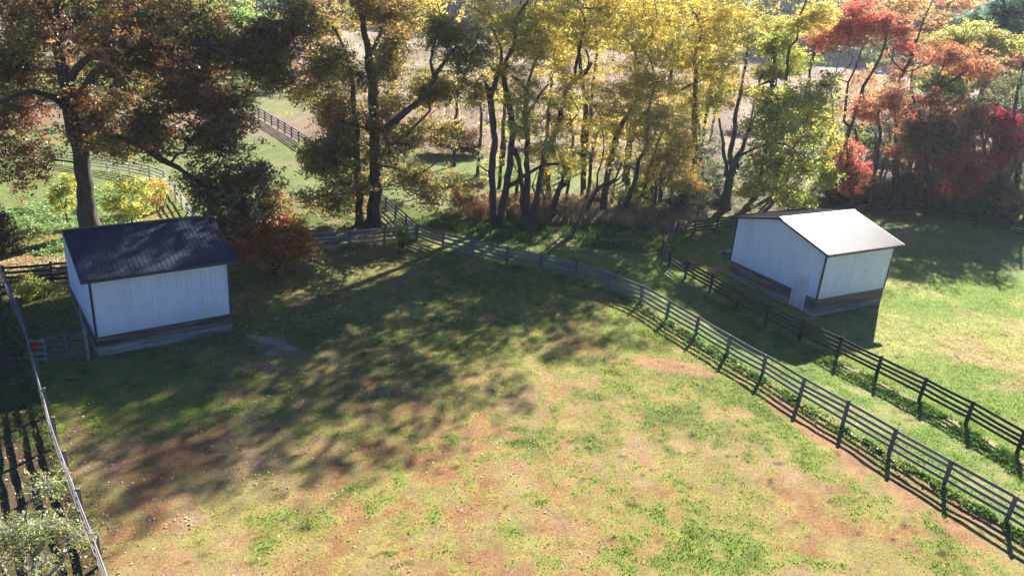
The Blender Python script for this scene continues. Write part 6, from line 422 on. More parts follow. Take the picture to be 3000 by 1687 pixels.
('autumn_tree', 'mixed autumn tree filling the right wood behind the red maples', 'trees filling the right wood', (51.2, 82.0), [[(51.2, 82.0, -0.1, 0.17), (51.2, 82.0, 5.84, 0.14), (50.44, 82.0, 7.25, 0.1), (50.64, 82.0, 8.51, 0.06)]], [(50.56, 82.0, 7.88, 2.08, 1.66, 2.08, 22), (51.92, 82.0, 6.74, 1.46, 1.17, 1.05, 11)], 492, {'leaf': 0.17, 'nl': 70, 'cr': 1.0, 'flat': 0.7, 'twigs': 3, 'pal': 'crimson'}),
('autumn_tree', 'mixed autumn tree filling the right wood behind the red maples', 'trees filling the right wood', (33.8, 80.0), [[(33.8, 80.0, -0.1, 0.17), (33.8, 80.0, 3.17, 0.14), (33.72, 80.0, 4.91, 0.1), (33.3, 80.0, 6.36, 0.06)]], [(33.23, 80.0, 5.62, 1.85, 1.48, 2.46, 22), (32.75, 80.0, 4.09, 1.3, 1.04, 1.24, 11)], 493, {'leaf': 0.17, 'nl': 70, 'cr': 1.0, 'flat': 0.7, 'twigs': 3, 'pal': 'yelgreen'})]
# ================================================================== SETTING: ground
F1 = [(-7.2, 52.83), (-5.13, 51.24), (-2.89, 50.19), (-0.53, 49.17), (1.79, 48.29), (4.1, 47.27), (6.18, 45.81), (8.02, 43.95), (9.29, 41.78), (10.59, 39.63), (11.85, 37.43), (13.18, 35.3), (14.38, 33.05), (15.73, 30.98), (16.95, 28.81), (18.27, 26.68), (19.6, 24.54), (20.9, 22.4), (22.2, 20.3), (23.5, 18.2)]
F1W = [(-7.2, 52.83), (-9.3, 51.3), (-11.47, 50.09), (-13.67, 48.87)]
F2 = [(31.31, 69.63), (28.9, 68.6), (26.3, 67.4), (23.8, 66.1), (21.4, 64.7), (19.0, 63.1), (16.6, 61.39), (14.36, 59.83), (12.66, 58.17), (11.44, 55.78), (10.8, 53.61), (10.98, 51.39), (11.75, 49.24), (12.95, 46.9), (14.1, 44.53), (15.3, 42.3), (16.7, 40.3), (18.14, 38.3), (19.45, 36.22), (20.76, 34.13), (21.95, 31.95), (23.0, 29.61), (24.0, 27.3), (25.0, 25.0), (26.0, 22.6)]
F2R = [(31.31, 69.63), (33.7, 71.5), (36.1, 72.7), (38.5, 73.1), (40.9, 72.4), (43.2, 70.5), (44.9, 68.3), (46.7, 66.3), (48.4, 64.3), (50.1, 62.3)]
F4L = [(-36.6, 48.3), (-34.9, 46.4), (-33.2, 44.6), (-31.5, 42.7), (-29.8, 40.8), (-28.2, 38.9), (-26.6, 36.95), (-24.95, 35.0), (-23.3, 33.0), (-21.62, 30.75), (-20.1, 28.7), (-18.5, 26.6), (-16.95, 24.55), (-15.4, 22.6), (-13.75, 20.6), (-12.1, 18.6), (-10.6, 16.75), (-9.1, 14.8)]
def xat(P, y):
    a = np.array(sorted([(q[1], q[0]) for q in P])); return np.interp(y, a[:, 0], a[:, 1])
def polydist(P, x, y):
    """signed-less distance to a polyline"""
    d = np.full(np.shape(x), 1e9)
    for (x0, y0), (x1, y1) in zip(P[:-1], P[1:]):
        dx, dy = x1-x0, y1-y0; t = np.clip(((x-x0)*dx+(y-y0)*dy)/(dx*dx+dy*dy), 0, 1)
        d = np.minimum(d, np.hypot(x-x0-t*dx, y-y0-t*dy))
    return d
def gauss(x, y, L):
    s = 0
    for cx, cy, rx, ry, a in L: s = s + a*np.exp(-((x-cx)/rx)**2-((y-cy)/ry)**2)
    return s
GREEN_P = [(11.0, 33.6, .7, 1.5, .5), (12.2, 31.8, .6, 1.2, .6), (13.1, 29.8, .7, 1.2, .55), (13.2, 27.6, .9, 1.4, .6), (14.4, 25.0, 1., 1.5, .6), (16.5, 23, 1, 1.5, .4),
           (7.5, 38.6, 2.4, 1.6, .55), (4.2, 41.5, 3, 1.8, .35), (3.5, 35.3, 1.2, .5, .6), (5.8, 34.5, 1., .5, .6), (0, 38.5, 3, 1.5, .3), (-6, 33, 2.5, 1.2, .35), (-13.5, 28.3, 3.2, 1.0, .5), (-10.5, 31.0, 2, .8, .35),
           (-9.5, 37, 3.5, 1.2, .3), (-3.5, 36, 2, 1, .3), (-1.5, 45.5, 3.2, 1.4, .35), (-14.5, 26.5, 1.3, .8, .3), (-2.2, 22.3, 1.6, .6, .2), (-4, 27.3, 1.2, .4, .2), (2, 25.5, 1.5, .5, .2)]
RED_P = [(8.2, 35.9, 2.0, .9, 1.3), (10.2, 35.2, 1., .6, .8), (12.1, 34.6, .5, 1., .7), (13.2, 32.4, .8, 1.2, 1), (14.1, 30.3, .8, 1.3, 1.1), (15.2, 28.2, .8, 1.3, 1.1), (16.4, 25.8, .85, 1.4, .9), (17.6, 23.7, .8, 1.4, .8), (4.5, 33.3, 1.6, .8, .5), (0.5, 30.6, 2.5, .7, .45), (-1.0, 40.3, 1.7, .9, .7), (2.2, 39.3, 1.3, .6, .5),
         (9, 28, 3.2, 1.2, .35), (12.5, 24.2, 1.5, 1, .4), (-8, 41, 2.2, .8, .4), (-5.5, 31.5, 2.0, .6, .4), (3, 36.9, 1.0, .5, .5)]
BARE_P = [(-12.0, 34.9, .8, .45, 1.1), (-10.9, 34.3, .6, .3, .8), (-11.6, 33.6, .4, .5, .7), (-13.2, 35.3, .5, .3, .6)]
def ground_fields(x, y):
    """returns rgb albedo, greenness 0..1"""
    x = np.asarray(x, float); y = np.asarray(y, float)
    n1 = fbm(x, y*1.25, 5.0, 4, 1); n2 = fbm(x, y, 1.1, 3, 5, .6); n3 = fbm(x, y, .28, 2, 9); nb = fbm(x, y, 9, 3, 14)
    n5 = fbm(x, y, .55, 2, 13); n = .3*n1 + .22*n2 + .24*n5 + .24*n3
    C = lambda *c: np.array(c, float)
    mix = lambda a, b, t: a*(1-t[..., None]) + b*t[..., None]
    green = mix(np.broadcast_to(C(.17, .25, .05), x.shape+(3,)), C(.28, .335, .08), sstep(nb*.6+n3*.4, .35, .65))
    dgreen = C(.075, .15, .035)
    tan = mix(np.broadcast_to(C(.47, .32, .175), x.shape+(3,)), C(.42, .23, .105), sstep(fbm(x, y, 3.3, 4, 21), .42, .62))
    tan = mix(tan, np.broadcast_to(C(.4, .34, .13), x.shape+(3,)), sstep(fbm(x, y, 1.2, 4, 33, .65), .42, .62)*.85)
    red = C(.48, .26, .14)
    x1, x2, x4 = xat(F1, y), xat([p for p in F2 if p[1] < 54.5][0:], y), xat(F4L, y)
    pad = sstep(x, x4-.1, x4+.1)*(1-sstep(x, x1-.1, x1+.1))*(y < 53.5)
    lane = sstep(x, x1-.1, x1+.1)*(1-sstep(x, x2-.1, x2+.1))*(y < 54)
    right = sstep(x, x2-.1, x2+.1)*(y < 80)
    # greenness threshold by region
    gp = gauss(x, y, GREEN_P)
    base = .475 + .08*sstep(y, 27, 37)*sstep(x, -19, -9) - .08*sstep(-x, 2, 12)*sstep(-y, -32, -24)
    base = base + .04*sstep(x, 2, 10) + .1*sstep(-x, 10, 16)*sstep(y, 25, 27)
    gpad = sstep(n + base + gp*.26 - 1.0, -.11, .15)
    yg = np.broadcast_to(C(.41, .36, .11), x.shape+(3,)); col = mix(tan, yg, sstep(gpad, 0, .5)*.85); col = mix(col, green, sstep(gpad, .35, 1))
    rp = gauss(x, y, RED_P); rr = sstep(rp*(.5+1.0*n2) - gpad*.25, .28, .62); col = mix(col, red, rr*.85); gpad = gpad*(1-rr*.8)
    lit = (.35+.65*sstep(-x, 2, 14))*sstep(y+.25*x, 24, 30)*sstep(.6*n2+.4*n1, .4, .58)                    # brown fallen leaf mat under the oaks
    col = mix(col, C(.25, .165, .1), lit*.75*(1-gpad*.35)); gpad = gpad*(1-.5*lit)
    br = sstep(gauss(x, y, BARE_P)*(.6+.8*n2), .35, .7); 
    P = col; gP = gpad*(1-br)
    P = mix(P, C(.6, .5, .4), br)
    # lane
    gl = sstep(n, .36, .56); L_ = mix(np.broadcast_to(C(.36, .37, .14), x.shape+(3,)), C(.19, .29, .065), gl)
    # right pasture
    yel = sstep(fbm(x*.7, y, 4.5, 4, 41), .42, .62); Rr = mix(np.broadcast_to(C(.22, .31, .07), x.shape+(3,)), C(.4, .4, .14), yel*sstep(x-x2, .6, 5.5))
    Rr = mix(Rr, np.broadcast_to(C(.48, .36, .2), x.shape+(3,)), sstep(fbm(x, y*1.6, 3.1, 4, 47)+.25*gauss(x, y, [(27, 42, 3, 4, .6), (30, 46, 3, 3, .5), (32, 38, 4, 3, .4)]), .55, .78)*.8)
    Rr = mix(Rr, dgreen*1.2, sstep(y, 52, 60)*.5)
    # behind the paddock fence
    bg_ = sstep(n, .36, .56); B = mix(np.broadcast_to(C(.3, .24, .12), x.shape+(3,)), C(.14, .2, .05), bg_)
    # left strip outside side fence
    lf = mix(np.broadcast_to(C(.17, .11, .065), x.shape+(3,)), C(.13, .165, .05), sstep(n, .47, .62))
    lb = mix(np.broadcast_to(C(.34, .24, .13), x.shape+(3,)), C(.2, .25, .075), sstep(n1*.6+n2*.4+.18*sstep(y, 42.5, 46)-.3*sstep(-y, -42.5, -40), .45, .6))
    # distance bands
    fgreen = mix(np.broadcast_to(C(.17, .235, .07), x.shape+(3,)), C(.24, .25, .1), sstep(n1, .3, .7))
    ftan = mix(np.broadcast_to(C(.3, .22, .15), x.shape+(3,)), C(.19, .13, .1), sstep(fbm(x, y*.5, 9, 5, 51, .65), .4, .62))
    fpale = mix(np.broadcast_to(C(.36, .28, .21), x.shape+(3,)), C(.21, .155, .135), sstep(fbm(x, y*.35, 18, 5, 57, .65), .4, .6))
    yb = y + 6*(n1-.5)
    far = mix(B, fgreen, sstep(yb, 60, 64)); far = mix(far, ftan, sstep(yb, 79, 87)*(1-.9*sstep(-x, 26, 32)*sstep(-y, -123, -118)*sstep(y, 95, 101)))
    far = mix(far, fpale, sstep(yb, 135, 185)); 
    out = far; g = sstep(n, .36, .56)*(1-sstep(yb, 79, 87))
    leftside = sstep(-(x+18), 0, 1)*(y > 30)*(1-sstep(y, 60, 66))
    out = mix(out, lb, leftside); g = g*(1-leftside)+leftside*.6
    out = mix(out, lf, (1-sstep(x, x4-.1, x4+.1))*(y < 41)*1.); g = np.where((x < x4) & (y < 41), sstep(n, .42, .58), g)
    out = mix(out, P, pad); g = g*(1-pad)+gP*pad
    out = mix(out, L_, lane); g = g*(1-lane)+(.4+.6*gl)*lane
    out = mix(out, Rr, right*(1-sstep(y, 74, 77))); g = g*(1-right)+.9*right
    # mown straw against the black fence
    d2 = polydist([(17.6, 38.4), (18.75, 36.5), (20.1, 34.4), (21.4, 32.2), (22.4, 30), (23.4, 27.8)], x, y)
    st = (1-sstep(d2+.5*(n2-.5), .18, .42))*sstep(n2, .3, .42); out = mix(out, C(.52, .38, .25), st); g = g*(1-st)
    # shaded wood floor
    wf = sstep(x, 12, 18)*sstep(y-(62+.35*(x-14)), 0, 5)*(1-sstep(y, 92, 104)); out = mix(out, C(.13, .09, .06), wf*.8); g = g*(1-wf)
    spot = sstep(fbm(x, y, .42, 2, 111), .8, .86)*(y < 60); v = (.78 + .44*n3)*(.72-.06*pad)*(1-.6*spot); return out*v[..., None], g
def axis(lo, hi, step, far_lo, far_hi):
    a = list(np.arange(lo, hi+1e-6, step)); s = step
    while a[-1] < far_hi: s *= 1.13; a.append(a[-1]+s)
    s = step; b = []; c = lo
    while c > far_lo: s *= 1.13; c -= s; b.append(c)
    return np.array(b[::-1]+a)
def gheight(x, y): return .05*(fbm(x, y, 2.6, 3, 61)-.5) + .05*(fbm(x, y, .55, 2, 67)-.5)*np.exp(-np.maximum(y-60, 0)/30) - .02
gx = axis(-44, 44, .2, -1500, 1500); gy = axis(12, 66, .2, -300, 2500)
X, Y = np.meshgrid(gx, gy); nx, ny = len(gx), len(gy)
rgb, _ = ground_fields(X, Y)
Z = gheight(X, Y)
i = (np.arange(ny-1)[:, None]*nx + np.arange(nx-1)[None]).ravel()
m, nt, out = mat('pasture_ground'); at = N(nt, 'Attribute', attribute_name='Col'); gpos = N(nt, 'NewGeometry').outputs['Position']
f1 = noise(nt, gpos, 9, 6, .75); f2 = noise(nt, gpos, 34, 4, .7); f3 = noise(nt, mapping(nt, gpos, (.5, .35, 1)), 1.6, 6, .75)
c = mixc(nt, .9, at.outputs['Color'], ramp(nt, f1, [(.3, .62), (.7, 1.3)]), 'MULTIPLY')
c = mixc(nt, .8, c, ramp(nt, f2, [(.28, .5), (.75, 1.4)]), 'MULTIPLY'); c = mixc(nt, .6, c, ramp(nt, f3, [(.3, .7), (.7, 1.25)]), 'MULTIPLY')
ad = N(nt, 'Math', operation='ADD'); nt.links.new(f1, ad.inputs[0]); nt.links.new(f2, ad.inputs[1])
principled(nt, out, c, .95, 0, bump(nt, ad.outputs[0], .9, .06), .1)
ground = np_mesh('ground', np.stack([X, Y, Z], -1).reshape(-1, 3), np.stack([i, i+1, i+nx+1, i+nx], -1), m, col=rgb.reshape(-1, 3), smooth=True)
tag(ground, 'pasture ground of patchy green and dry grass reaching to the far meadow', 'ground', kind='structure')

# ------------------------------------------------------------------ grass and litter (nobody could count them)
rs = np.random.RandomState(3)
def blades(name, x, y, h, wd, col, lean, matk, label, cat):
    n = len(x); z = gheight(x, y) - .005
    a = rs.rand(n)*2*np.pi; b = rs.rand(n)*2*np.pi
    dx, dy = np.cos(a)*wd/2, np.sin(a)*wd/2; lx, ly = np.cos(b)*lean*h, np.sin(b)*lean*h
    mx, my = x+lx*.4, y+ly*.4
    V = np.stack([np.stack([x-dx, y-dy, z], -1), np.stack([x+dx, y+dy, z], -1), np.stack([mx+dx*.8, my+dy*.8, z+h*.6], -1), np.stack([x+lx, y+ly, z+h], -1)], 1).reshape(-1, 3)
    k = np.arange(n)[:, None]*4; Fq = k + np.array([[0, 1, 2, 3]])
    c = col*(.7+.6*rs.rand(n, 1)); c = np.repeat(c, 4, 0)
    return tag(np_mesh(name, V, Fq, M[matk], col=c), label, cat, kind='stuff')
def scatter(n, x0, x1, y0, y1, wfun):
    x = rs.uniform(x0, x1, n); y = rs.uniform(y0, y1, n); k = rs.rand(n) < wfun(x, y); return x[k], y[k]
def in_barn(x, y, q, pad=0.):
    a = q[2]; dx, dy = x-q[0], y-q[1]; u = dx*np.cos(a)+dy*np.sin(a); v = -dx*np.sin(a)+dy*np.cos(a)
    return (u > -pad) & (u < q[4]+pad) & (v > -pad) & (v < q[5]+pad)
BA = [-19.22, 31.84, .663, .985, 6.27, 7.355, 3.054, 1.05, .38, .34, .0]
BB = [18.80, 44.14, .53, 1.14, 6.43, 7.57, 3.116, 1.024, .36, .36, .1]
def view(x, y): return (np.abs(x) < 5+.68*y) & (x > -.72*y-4)
def gw(x, y):
    _, g = ground_fields(x, y); return view(x, y)*(.18+.82*g)*(~in_barn(x, y, BA))*(~in_barn(x, y, BB))*np.clip(34/np.maximum(y, 20), .25, 1)
x, y = scatter(640000, -34, 38, 15, 62, gw)
c, g = ground_fields(x, y); h = (.035+.05*g)*(.6+.8*rs.rand(len(x)))*(1+.5*(fbm(x, y, .7, 2, 71) > .62)*g)
blades('grass', x, y, h, .018+.02*rs.rand(len(x)), c*np.array([1.08, 1.12, .9]), .7, 'grass', 'short patchy pasture grass between the fences', 'grass')
# rank tufts under both rail fences
def along(P, n, off, spread, y0=-9, y1=99):
    P = np.array(P); t = rs.uniform(0, len(P)-1.001, n); k = t.astype(int); f = (t-k)[:, None]
    p = P[k]*(1-f)+P[k+1]*f; d = P[k+1]-P[k]; nrm = np.stack([d[:, 1], -d[:, 0]], -1)/np.linalg.norm(d, axis=1)[:, None]
    o = off + spread*rs.randn(n); q = p + nrm*o[:, None]; s = (q[:, 1] > y0) & (q[:, 1] < y1); return q[s, 0], q[s, 1]
x1_, y1_ = along(F1, 30000, .2, .14, 17, 49); x2_, y2_ = along(F2[8:], 40000, .7, .4, 22, 46); x3_, y3_ = along(F2[3:10], 8000, 0, .25); x4_, y4_ = along(F4L[6:], 2600, 0, .2); x5_, y5_ = along(F1W, 5000, 0, .2)
x = np.concatenate([x1_, x2_, x3_, x4_, x5_]); y = np.concatenate([y1_, y2_, y3_, y4_, y5_]); k = (fbm(x, y, .5, 2, 81) > .46) & view(x, y); x, y = x[k], y[k]
dk = fbm(x, y, .9, 2, 83)[:, None]; cc = np.where(dk > .5, [[.1, .19, .04]], [[.2, .27, .06]])
blades('tall_grass', x, y, .07+.15*rs.rand(len(x)), .03+.02*rs.rand(len(x)), cc, .8, 'grass', 'rank dark green grass growing along the foot of the fences', 'grass')
# dry tan meadow grass below the locusts
x, y = scatter(52000, -10, 15, 57, 67, lambda x, y: sstep(y-.14*x, 58.2, 60)*(1-sstep(y-.25*x, 64.5, 67))*sstep(fbm(x, y, 1.6, 3, 91), .36, .5)*sstep(x, -6, 1))
blades('dry_grass', x, y, .35+.75*rs.rand(len(x)), .03+.03*rs.rand(len(x)), np.array([[.3, .225, .13]])*(.7+.6*fbm(x, y, .8, 2, 93)[:, None]), .45, 'grass', 'tall tan meadow grass standing around the locust trunks', 'grass')
x, y = scatter(20000, -8, 12, 54.5, 60.5, lambda x, y: sstep(fbm(x, y, 1.4, 3, 95), .45, .6))
blades('rough_grass', x, y, .12+.3*rs.rand(len(x)), .03+.03*rs.rand(len(x)), np.array([[.1, .16, .045]])*(.7+.6*rs.rand(len(x), 1)), .7, 'grass', 'rough green tussocks in front of the locust trunks', 'grass')
# pale far meadow stems
x, y = scatter(70000, -40, 110, 105, 260, lambda x, y: .7*(np.abs(x-20) < 20+.6*y)*sstep(fbm(x, y, 9, 3, 97), .3, .5)*(x > -14)*(1-.6*sstep(y, 120, 260)))
blades('meadow_grass', x, y, .4+.9*rs.rand(len(x)), .12+.12*rs.rand(len(x)), np.array([[.34, .26, .19]])*(.5+.6*rs.rand(len(x), 1)), .4, 'grass', 'pale dry meadow grass far beyond the trees', 'meadow grass')
def flakes(name, x, y, s, col, label, cat, z0=.012, tilt=.5, matk='litter', zr=None):
    n = len(x); z = gheight(x, y)+z0+(0 if zr is None else zr)
    p = np.stack([x, y, z], -1); nr = np.stack([rs.randn(n)*tilt, rs.randn(n)*tilt, np.ones(n)], -1); nr /= np.linalg.norm(nr, axis=1)[:, None]
    a = rs.rand(n)*2*np.pi; t = np.stack([np.cos(a), np.sin(a), np.zeros(n)], -1); u = np.cross(nr, t); u /= np.linalg.norm(u, axis=1)[:, None]; v = np.cross(nr, u)
    s = s[:, None]; V = np.stack([p-u*s*.6, p+v*s*.36+nr*s*.15, p+u*s*.6, p-v*s*.36+nr*s*.15], 1).reshape(-1, 3)
    k = np.arange(n)[:, None]*4
    return tag(np_mesh(name, V, k+np.array([[0, 1, 2, 3]]), M[matk], col=np.repeat(col, 4, 0)), label, cat, kind='stuff')
def litterw(x, y):
    d = sstep(-x, -10, 14)*.8+.06; d = d*(1-.75*sstep(y, 36, 44)*(x > -10)); return d*view(x, y)*(~in_barn(x, y, BA))*sstep(fbm(x, y, 1.5, 3, 99), .3, .62)*(x < xat(F1, y)+1)
x, y = scatter(34000, -34, 20, 15, 52, litterw)
pal = np.array([[.62, .5, .4], [.5, .36, .22], [.4, .22, .1], [.5, .14, .05], [.6, .42, .1], [.7, .62, .54], [.3, .19, .11]]); c = pal[rs.choice(7, len(x), p=[.26, .24, .15, .05, .06, .12, .12])]
flakes('fallen_leaves', x, y, .05+.065*rs.rand(len(x)), c, 'fallen oak leaves, tan and rust, scattered over the paddock', 'leaves')
x, y = scatter(16000, -46, -18, 39, 46, lambda x, y: (~in_barn(x, y, BA))*1.); c = pal[rs.choice(7, len(x), p=[.2, .25, .25, .08, .06, .06, .1])]
flakes('leaf_litter', x, y, .08+.06*rs.rand(len(x)), c, 'brown leaf litter on the ground behind the left shed', 'leaves')
# broad leaved weeds behind the left shed
x, y = scatter(60000, -48, -19, 44, 60, lambda x, y: sstep(fbm(x, y, 3.2, 3, 103), .42, .58)*(polydist([(-30, 62), (-22.7, 51)], x, y) > 1)*(1-.7*sstep(y, 52, 60)))
zr = rs.rand(len(x))*.5*sstep(fbm(x, y, 1.1, 2, 105), .3, .7); c = np.where(rs.rand(len(x), 1) < .8, [[.14, .27, .08]], [[.32, .34, .08]])*(.7+.6*rs.rand(len(x), 1))
flakes('weeds', x, y, .1+.1*rs.rand(len(x)), c, 'leafy green weeds and vines behind the left shed', 'weeds', .02, .5, 'leaf', zr)
x, y = along(F1[6:17], 700, .45, .22, 24, 46); c = np.array([[.12, .22, .09]])*(.7+.8*rs.rand(len(x), 1)); flakes('broadleaf_weeds', x, y, .07+.08*rs.rand(len(x)), c, 'broad shiny weed leaves along the grey rail fence', 'weeds', .02, .6, 'leaf', rs.rand(len(x))*.22)

# ================================================================== SHEDS
def shed(q, label, door=None):
    x, y, a, zs, L, D, h, rise, oe, og, zb = q
    root = empty('shed', (x, y, zb), label, 'shed', 'matching white steel sheds')
    u = np.array([math.cos(a), math.sin(a), 0]); v = np.array([-math.sin(a), math.cos(a), 0]); Zv = np.array([0, 0, 1.]); o = np.array([x, y, 0.])
    sl = rise/(D/2)
    prof = [(0, 0), (.075, 0), (.09, .019), (.115, .019), (.13, 0), (.229, 0)]; minor = [(0, 0), (.02, .007), (.04, 0)]
    def cols(Ln, rib=.03):
        """ribbed sheet profile across a length: (s, depth)"""
        out = []; s = 0.
        while s < Ln:
            for d, p in ((0, 0), (.07, 0), (.079, rib), (.099, rib), (.108, 0), (.165, 0), (.175, .005), (.185, 0)):
                if s+d < Ln-.002: out.append((s+d, p))
            s += .229
        out.append((Ln, 0)); return out
    def wall(p0, d, n, Ln, z0, ztop, gap=None):
        cs = cols(Ln); b = MB(); rows = []
        if gap:  # door opening: split into full height columns and a short piece above
            cs = sorted(set(cs+[(gap[0], 0), (gap[1], 0)]))
        V = []; 
        if ztop(Ln/2) > ztop(0)+.1: cs = sorted(set(cs+[(Ln/2, 0)]))
        for s_, p_ in cs:
            V += [p0+d*s_+n*p_+Zv*z0, p0+d*s_+n*p_+Zv*ztop(s_)]
        Fq = []
        for k in range(len(cs)-1):
            if gap and cs[k][0] >= gap[0]-1e-6 and cs[k+1][0] <= gap[1]+1e-6: continue
            Fq.append((2*k, 2*k+2, 2*k+3, 2*k+1))
        b.add(V, Fq)
        if gap:
            V = []; g = [c_ for c_ in cs if gap[0]-1e-6 <= c_[0] <= gap[1]+1e-6]
            for s_, p_ in g: V += [p0+d*s_+n*p_+Zv*gap[2], p0+d*s_+n*p_+Zv*ztop(s_)]
            b.add(V, [(2*k, 2*k+2, 2*k+3, 2*k+1) for k in range(len(g)-1)])
        return b.build('wall', M['siding'], root)
    flat = lambda s: zs+h
    gab = lambda s: zs+h+rise-sl*abs(s-D/2)
    wall(o, u, -v, L, zs, flat); wall(o+v*D, u, v, L, zs, flat)
    wall(o, v, -u, D, zs, gab, None if door is None else (door[0]-.07, door[0]+1.05, zb+door[1]))
    wall(o+u*L, v, u, D, zs, gab)
    # skirt planks
    def skirt(p0, d, n, Ln, gap=None):
        nrow = 6; hh = (zs-.01-(zb-.12))/nrow; segs = [(0, Ln)] if not gap else [(0, gap[0]), (gap[1], Ln)]
        br, pa = MB(), MB()
        rr = random.Random(int(Ln*100)+int(p0[0]*10))
        for s0, s1 in segs:
            for r in range(nrow):
                t = pa if r < (3 if x < 0 else 2) else br
                cuts = [s0]+[c_ for c_ in (s0+(s1-s0)*rr.uniform(.35, .65),) if s1-s0 > 3]+[s1]
                for c0, c1 in zip(cuts[:-1], cuts[1:]):
                    jit = rr.uniform(0, .014)
                    t.box(p0+d*(c0+.002)+Zv*(zb-.12+r*hh)+n*(-.04), d*(c1-c0-.004), n*(.05+jit), Zv*(hh-.012))
        s = br.build('skirt', M['plank_brown'], root); pa.build('kickboard', M['plank_pale'], s)
    skirt(o, u, -v, L); skirt(o, v, -u, D, None if door is None else (door[0]-.07, door[0]+1.05)); skirt(o+v*D, u, v, L); skirt(o+u*L, v, u, D)
    # corner trim
    for cx, cu, cv in ((0, 0, 0), (1, L, 0), (2, 0, D), (3, L, D)):
        su = -1 if cu == 0 else 1; sv = -1 if cv == 0 else 1; c0 = o+u*cu+v*cv; b = MB()
        b.box(c0+u*su*.024+v*sv*.024+Zv*(zs-.03), -u*su*.13, -v*sv*.004, Zv*(h+.02)); b.box(c0+u*su*.024+v*sv*.0205+Zv*(zs-.03), -u*su*.004, -v*sv*.13, Zv*(h+.02))
        b.build('corner_trim', M['trim'], root)
    b = MB()
    for p0, d, n, Ln in ((o, u, -v, L), (o, v, -u, D), (o+v*D, u, v, L), (o+u*L, v, u, D)):
        if door is not None and d is v and p0 is o:
            b.box(p0+n*.012+Zv*(zs-.04)+d*.01, d*(door[0]-.09), n*.02, Zv*.04); b.box(p0+n*.012+Zv*(zs-.04)+d*(door[0]+1.06), d*(Ln-door[0]-1.07), n*.02, Zv*.04)
        else: b.box(p0+n*.012+Zv*(zs-.04)+d*.01, d*(Ln-.02), n*.02, Zv*.04)
    b.build('base_trim', M['trim'], root)
    # roof: two ribbed slopes with thickness, ridge cap, fascia
    zr_ = zs+h+rise+.07
    for side in (-1, 1):
        cs = cols(L+2*og, .024 if door else .012); V = []; nrm = Zv
        e0 = o - u*og + v*D/2
        dn = v*side*(D/2+oe) - Zv*sl*(D/2+oe)
        for s_, p_ in cs:
            a_ = e0+u*s_+Zv*(zr_+p_); V += [a_, a_+dn, a_-Zv*.03-Zv*p_, a_+dn-Zv*.03-Zv*p_]
        Fq = []
        for k in range(len(cs)-1):
            i0, j0 = 4*k, 4*k+4
            Fq += [(i0, i0+1, j0+1, j0) if side < 0 else (i0, j0, j0+1, i0+1), (i0+2, j0+2, j0+3, i0+3), (i0+1, i0+3, j0+3, j0+1)]
        kk = 4*(len(cs)-1); Fq += [(0, 2, 3, 1), (kk, kk+1, kk+3, kk+2)]
        rf = MB().add(V, Fq).build('roof', M['roof'], root)
        ee = e0+dn+Zv*zr_; MB().box(ee-u*.01-Zv*.16, u*(L+2*og+.02), v*side*.02, Zv*.145).build('fascia', M['trim'], rf)
        for s_, dd in ((0, -1), (L+2*og, 1)):
            st = e0+u*(s_+dd*.004)+Zv*(zr_-.155); MB().box(st, dn, u*dd*.022, Zv*.15).build('rake_trim', M['trim'], rf)
    b = MB(); r0 = o-u*og+v*D/2+Zv*(zr_+.022)
    for side in (-1, 1): b.box(r0+(v*side*.2-Zv*sl*.2), u*(L+2*og), -(v*side*.2-Zv*sl*.2), Zv*.012)
    b.build('ridge_cap', M['roof'], root)
    MB().box(o+u*.1+v*.1+Zv*(zs+h-.12), u*(L-.2), v*(D-.2), Zv*.03).build('ceiling', M['plank_brown'], root)
    if door is not None:
        d0, dh = door; b = MB(); z0 = zb-.02
        fr = empty('door_unit', tuple(o+v*(d0+.49)+Zv*zb), None, None); bpy.data.objects.remove(fr)
        b.box(o+v*d0-u*.03+Zv*z0, v*.98, u*.05, Zv*(dh-.06)); dm = MB(); dr = b.build('door', M['door'], root)
        dm.box(o+v*(d0-.065)-u*.045+Zv*z0, v*.06, u*.07, Zv*(dh+.0)); dm.box(o+v*(d0+.985)-u*.045+Zv*z0, v*.06, u*.07, Zv*(dh+.0)); dm.box(o+v*(d0-.065)-u*.047+Zv*(z0+dh-.055), v*1.11, u*.07, Zv*.06)
        dm.build('door_frame', M['white'], dr)
        kb = MB(); kp = o+v*(d0+.88)-u*.03+Zv*(zb+.95); kb.tube([kp, kp-u*.03, kp-u*.032, kp-u*.075, kp-u*.085], [.032, .032, .014, .032, .012], 12); kb.build('handle', M['galv'], dr)
        kb = MB(); kp = kp+Zv*.16; kb.tube([kp, kp-u*.02], .026, 12); kb.build('deadbolt', M['galv'], dr)
    return root
m, nt, out = mat('smudged_white_door'); gp_ = N(nt, 'NewGeometry').outputs['Position']; n_ = noise(nt, gp_, 1.7, 5, .6)
c = mixc(nt, ramp(nt, n_, [(.4, 0.), (.62, .6)]), (.66, .65, .62), (.42, .37, .3)); principled(nt, out, c, .45, 0, None, .4); M['door'] = m
M['white'] = simple('white_paint', (.78, .78, .76), .45, 0, .06)
shed(BA, 'white ribbed steel shed with dark roof in oak shade, left side of the paddock')
shed(BB, 'white ribbed steel shed with a personnel door and sun glare on its roof, right side', door=(.885, 2.09))

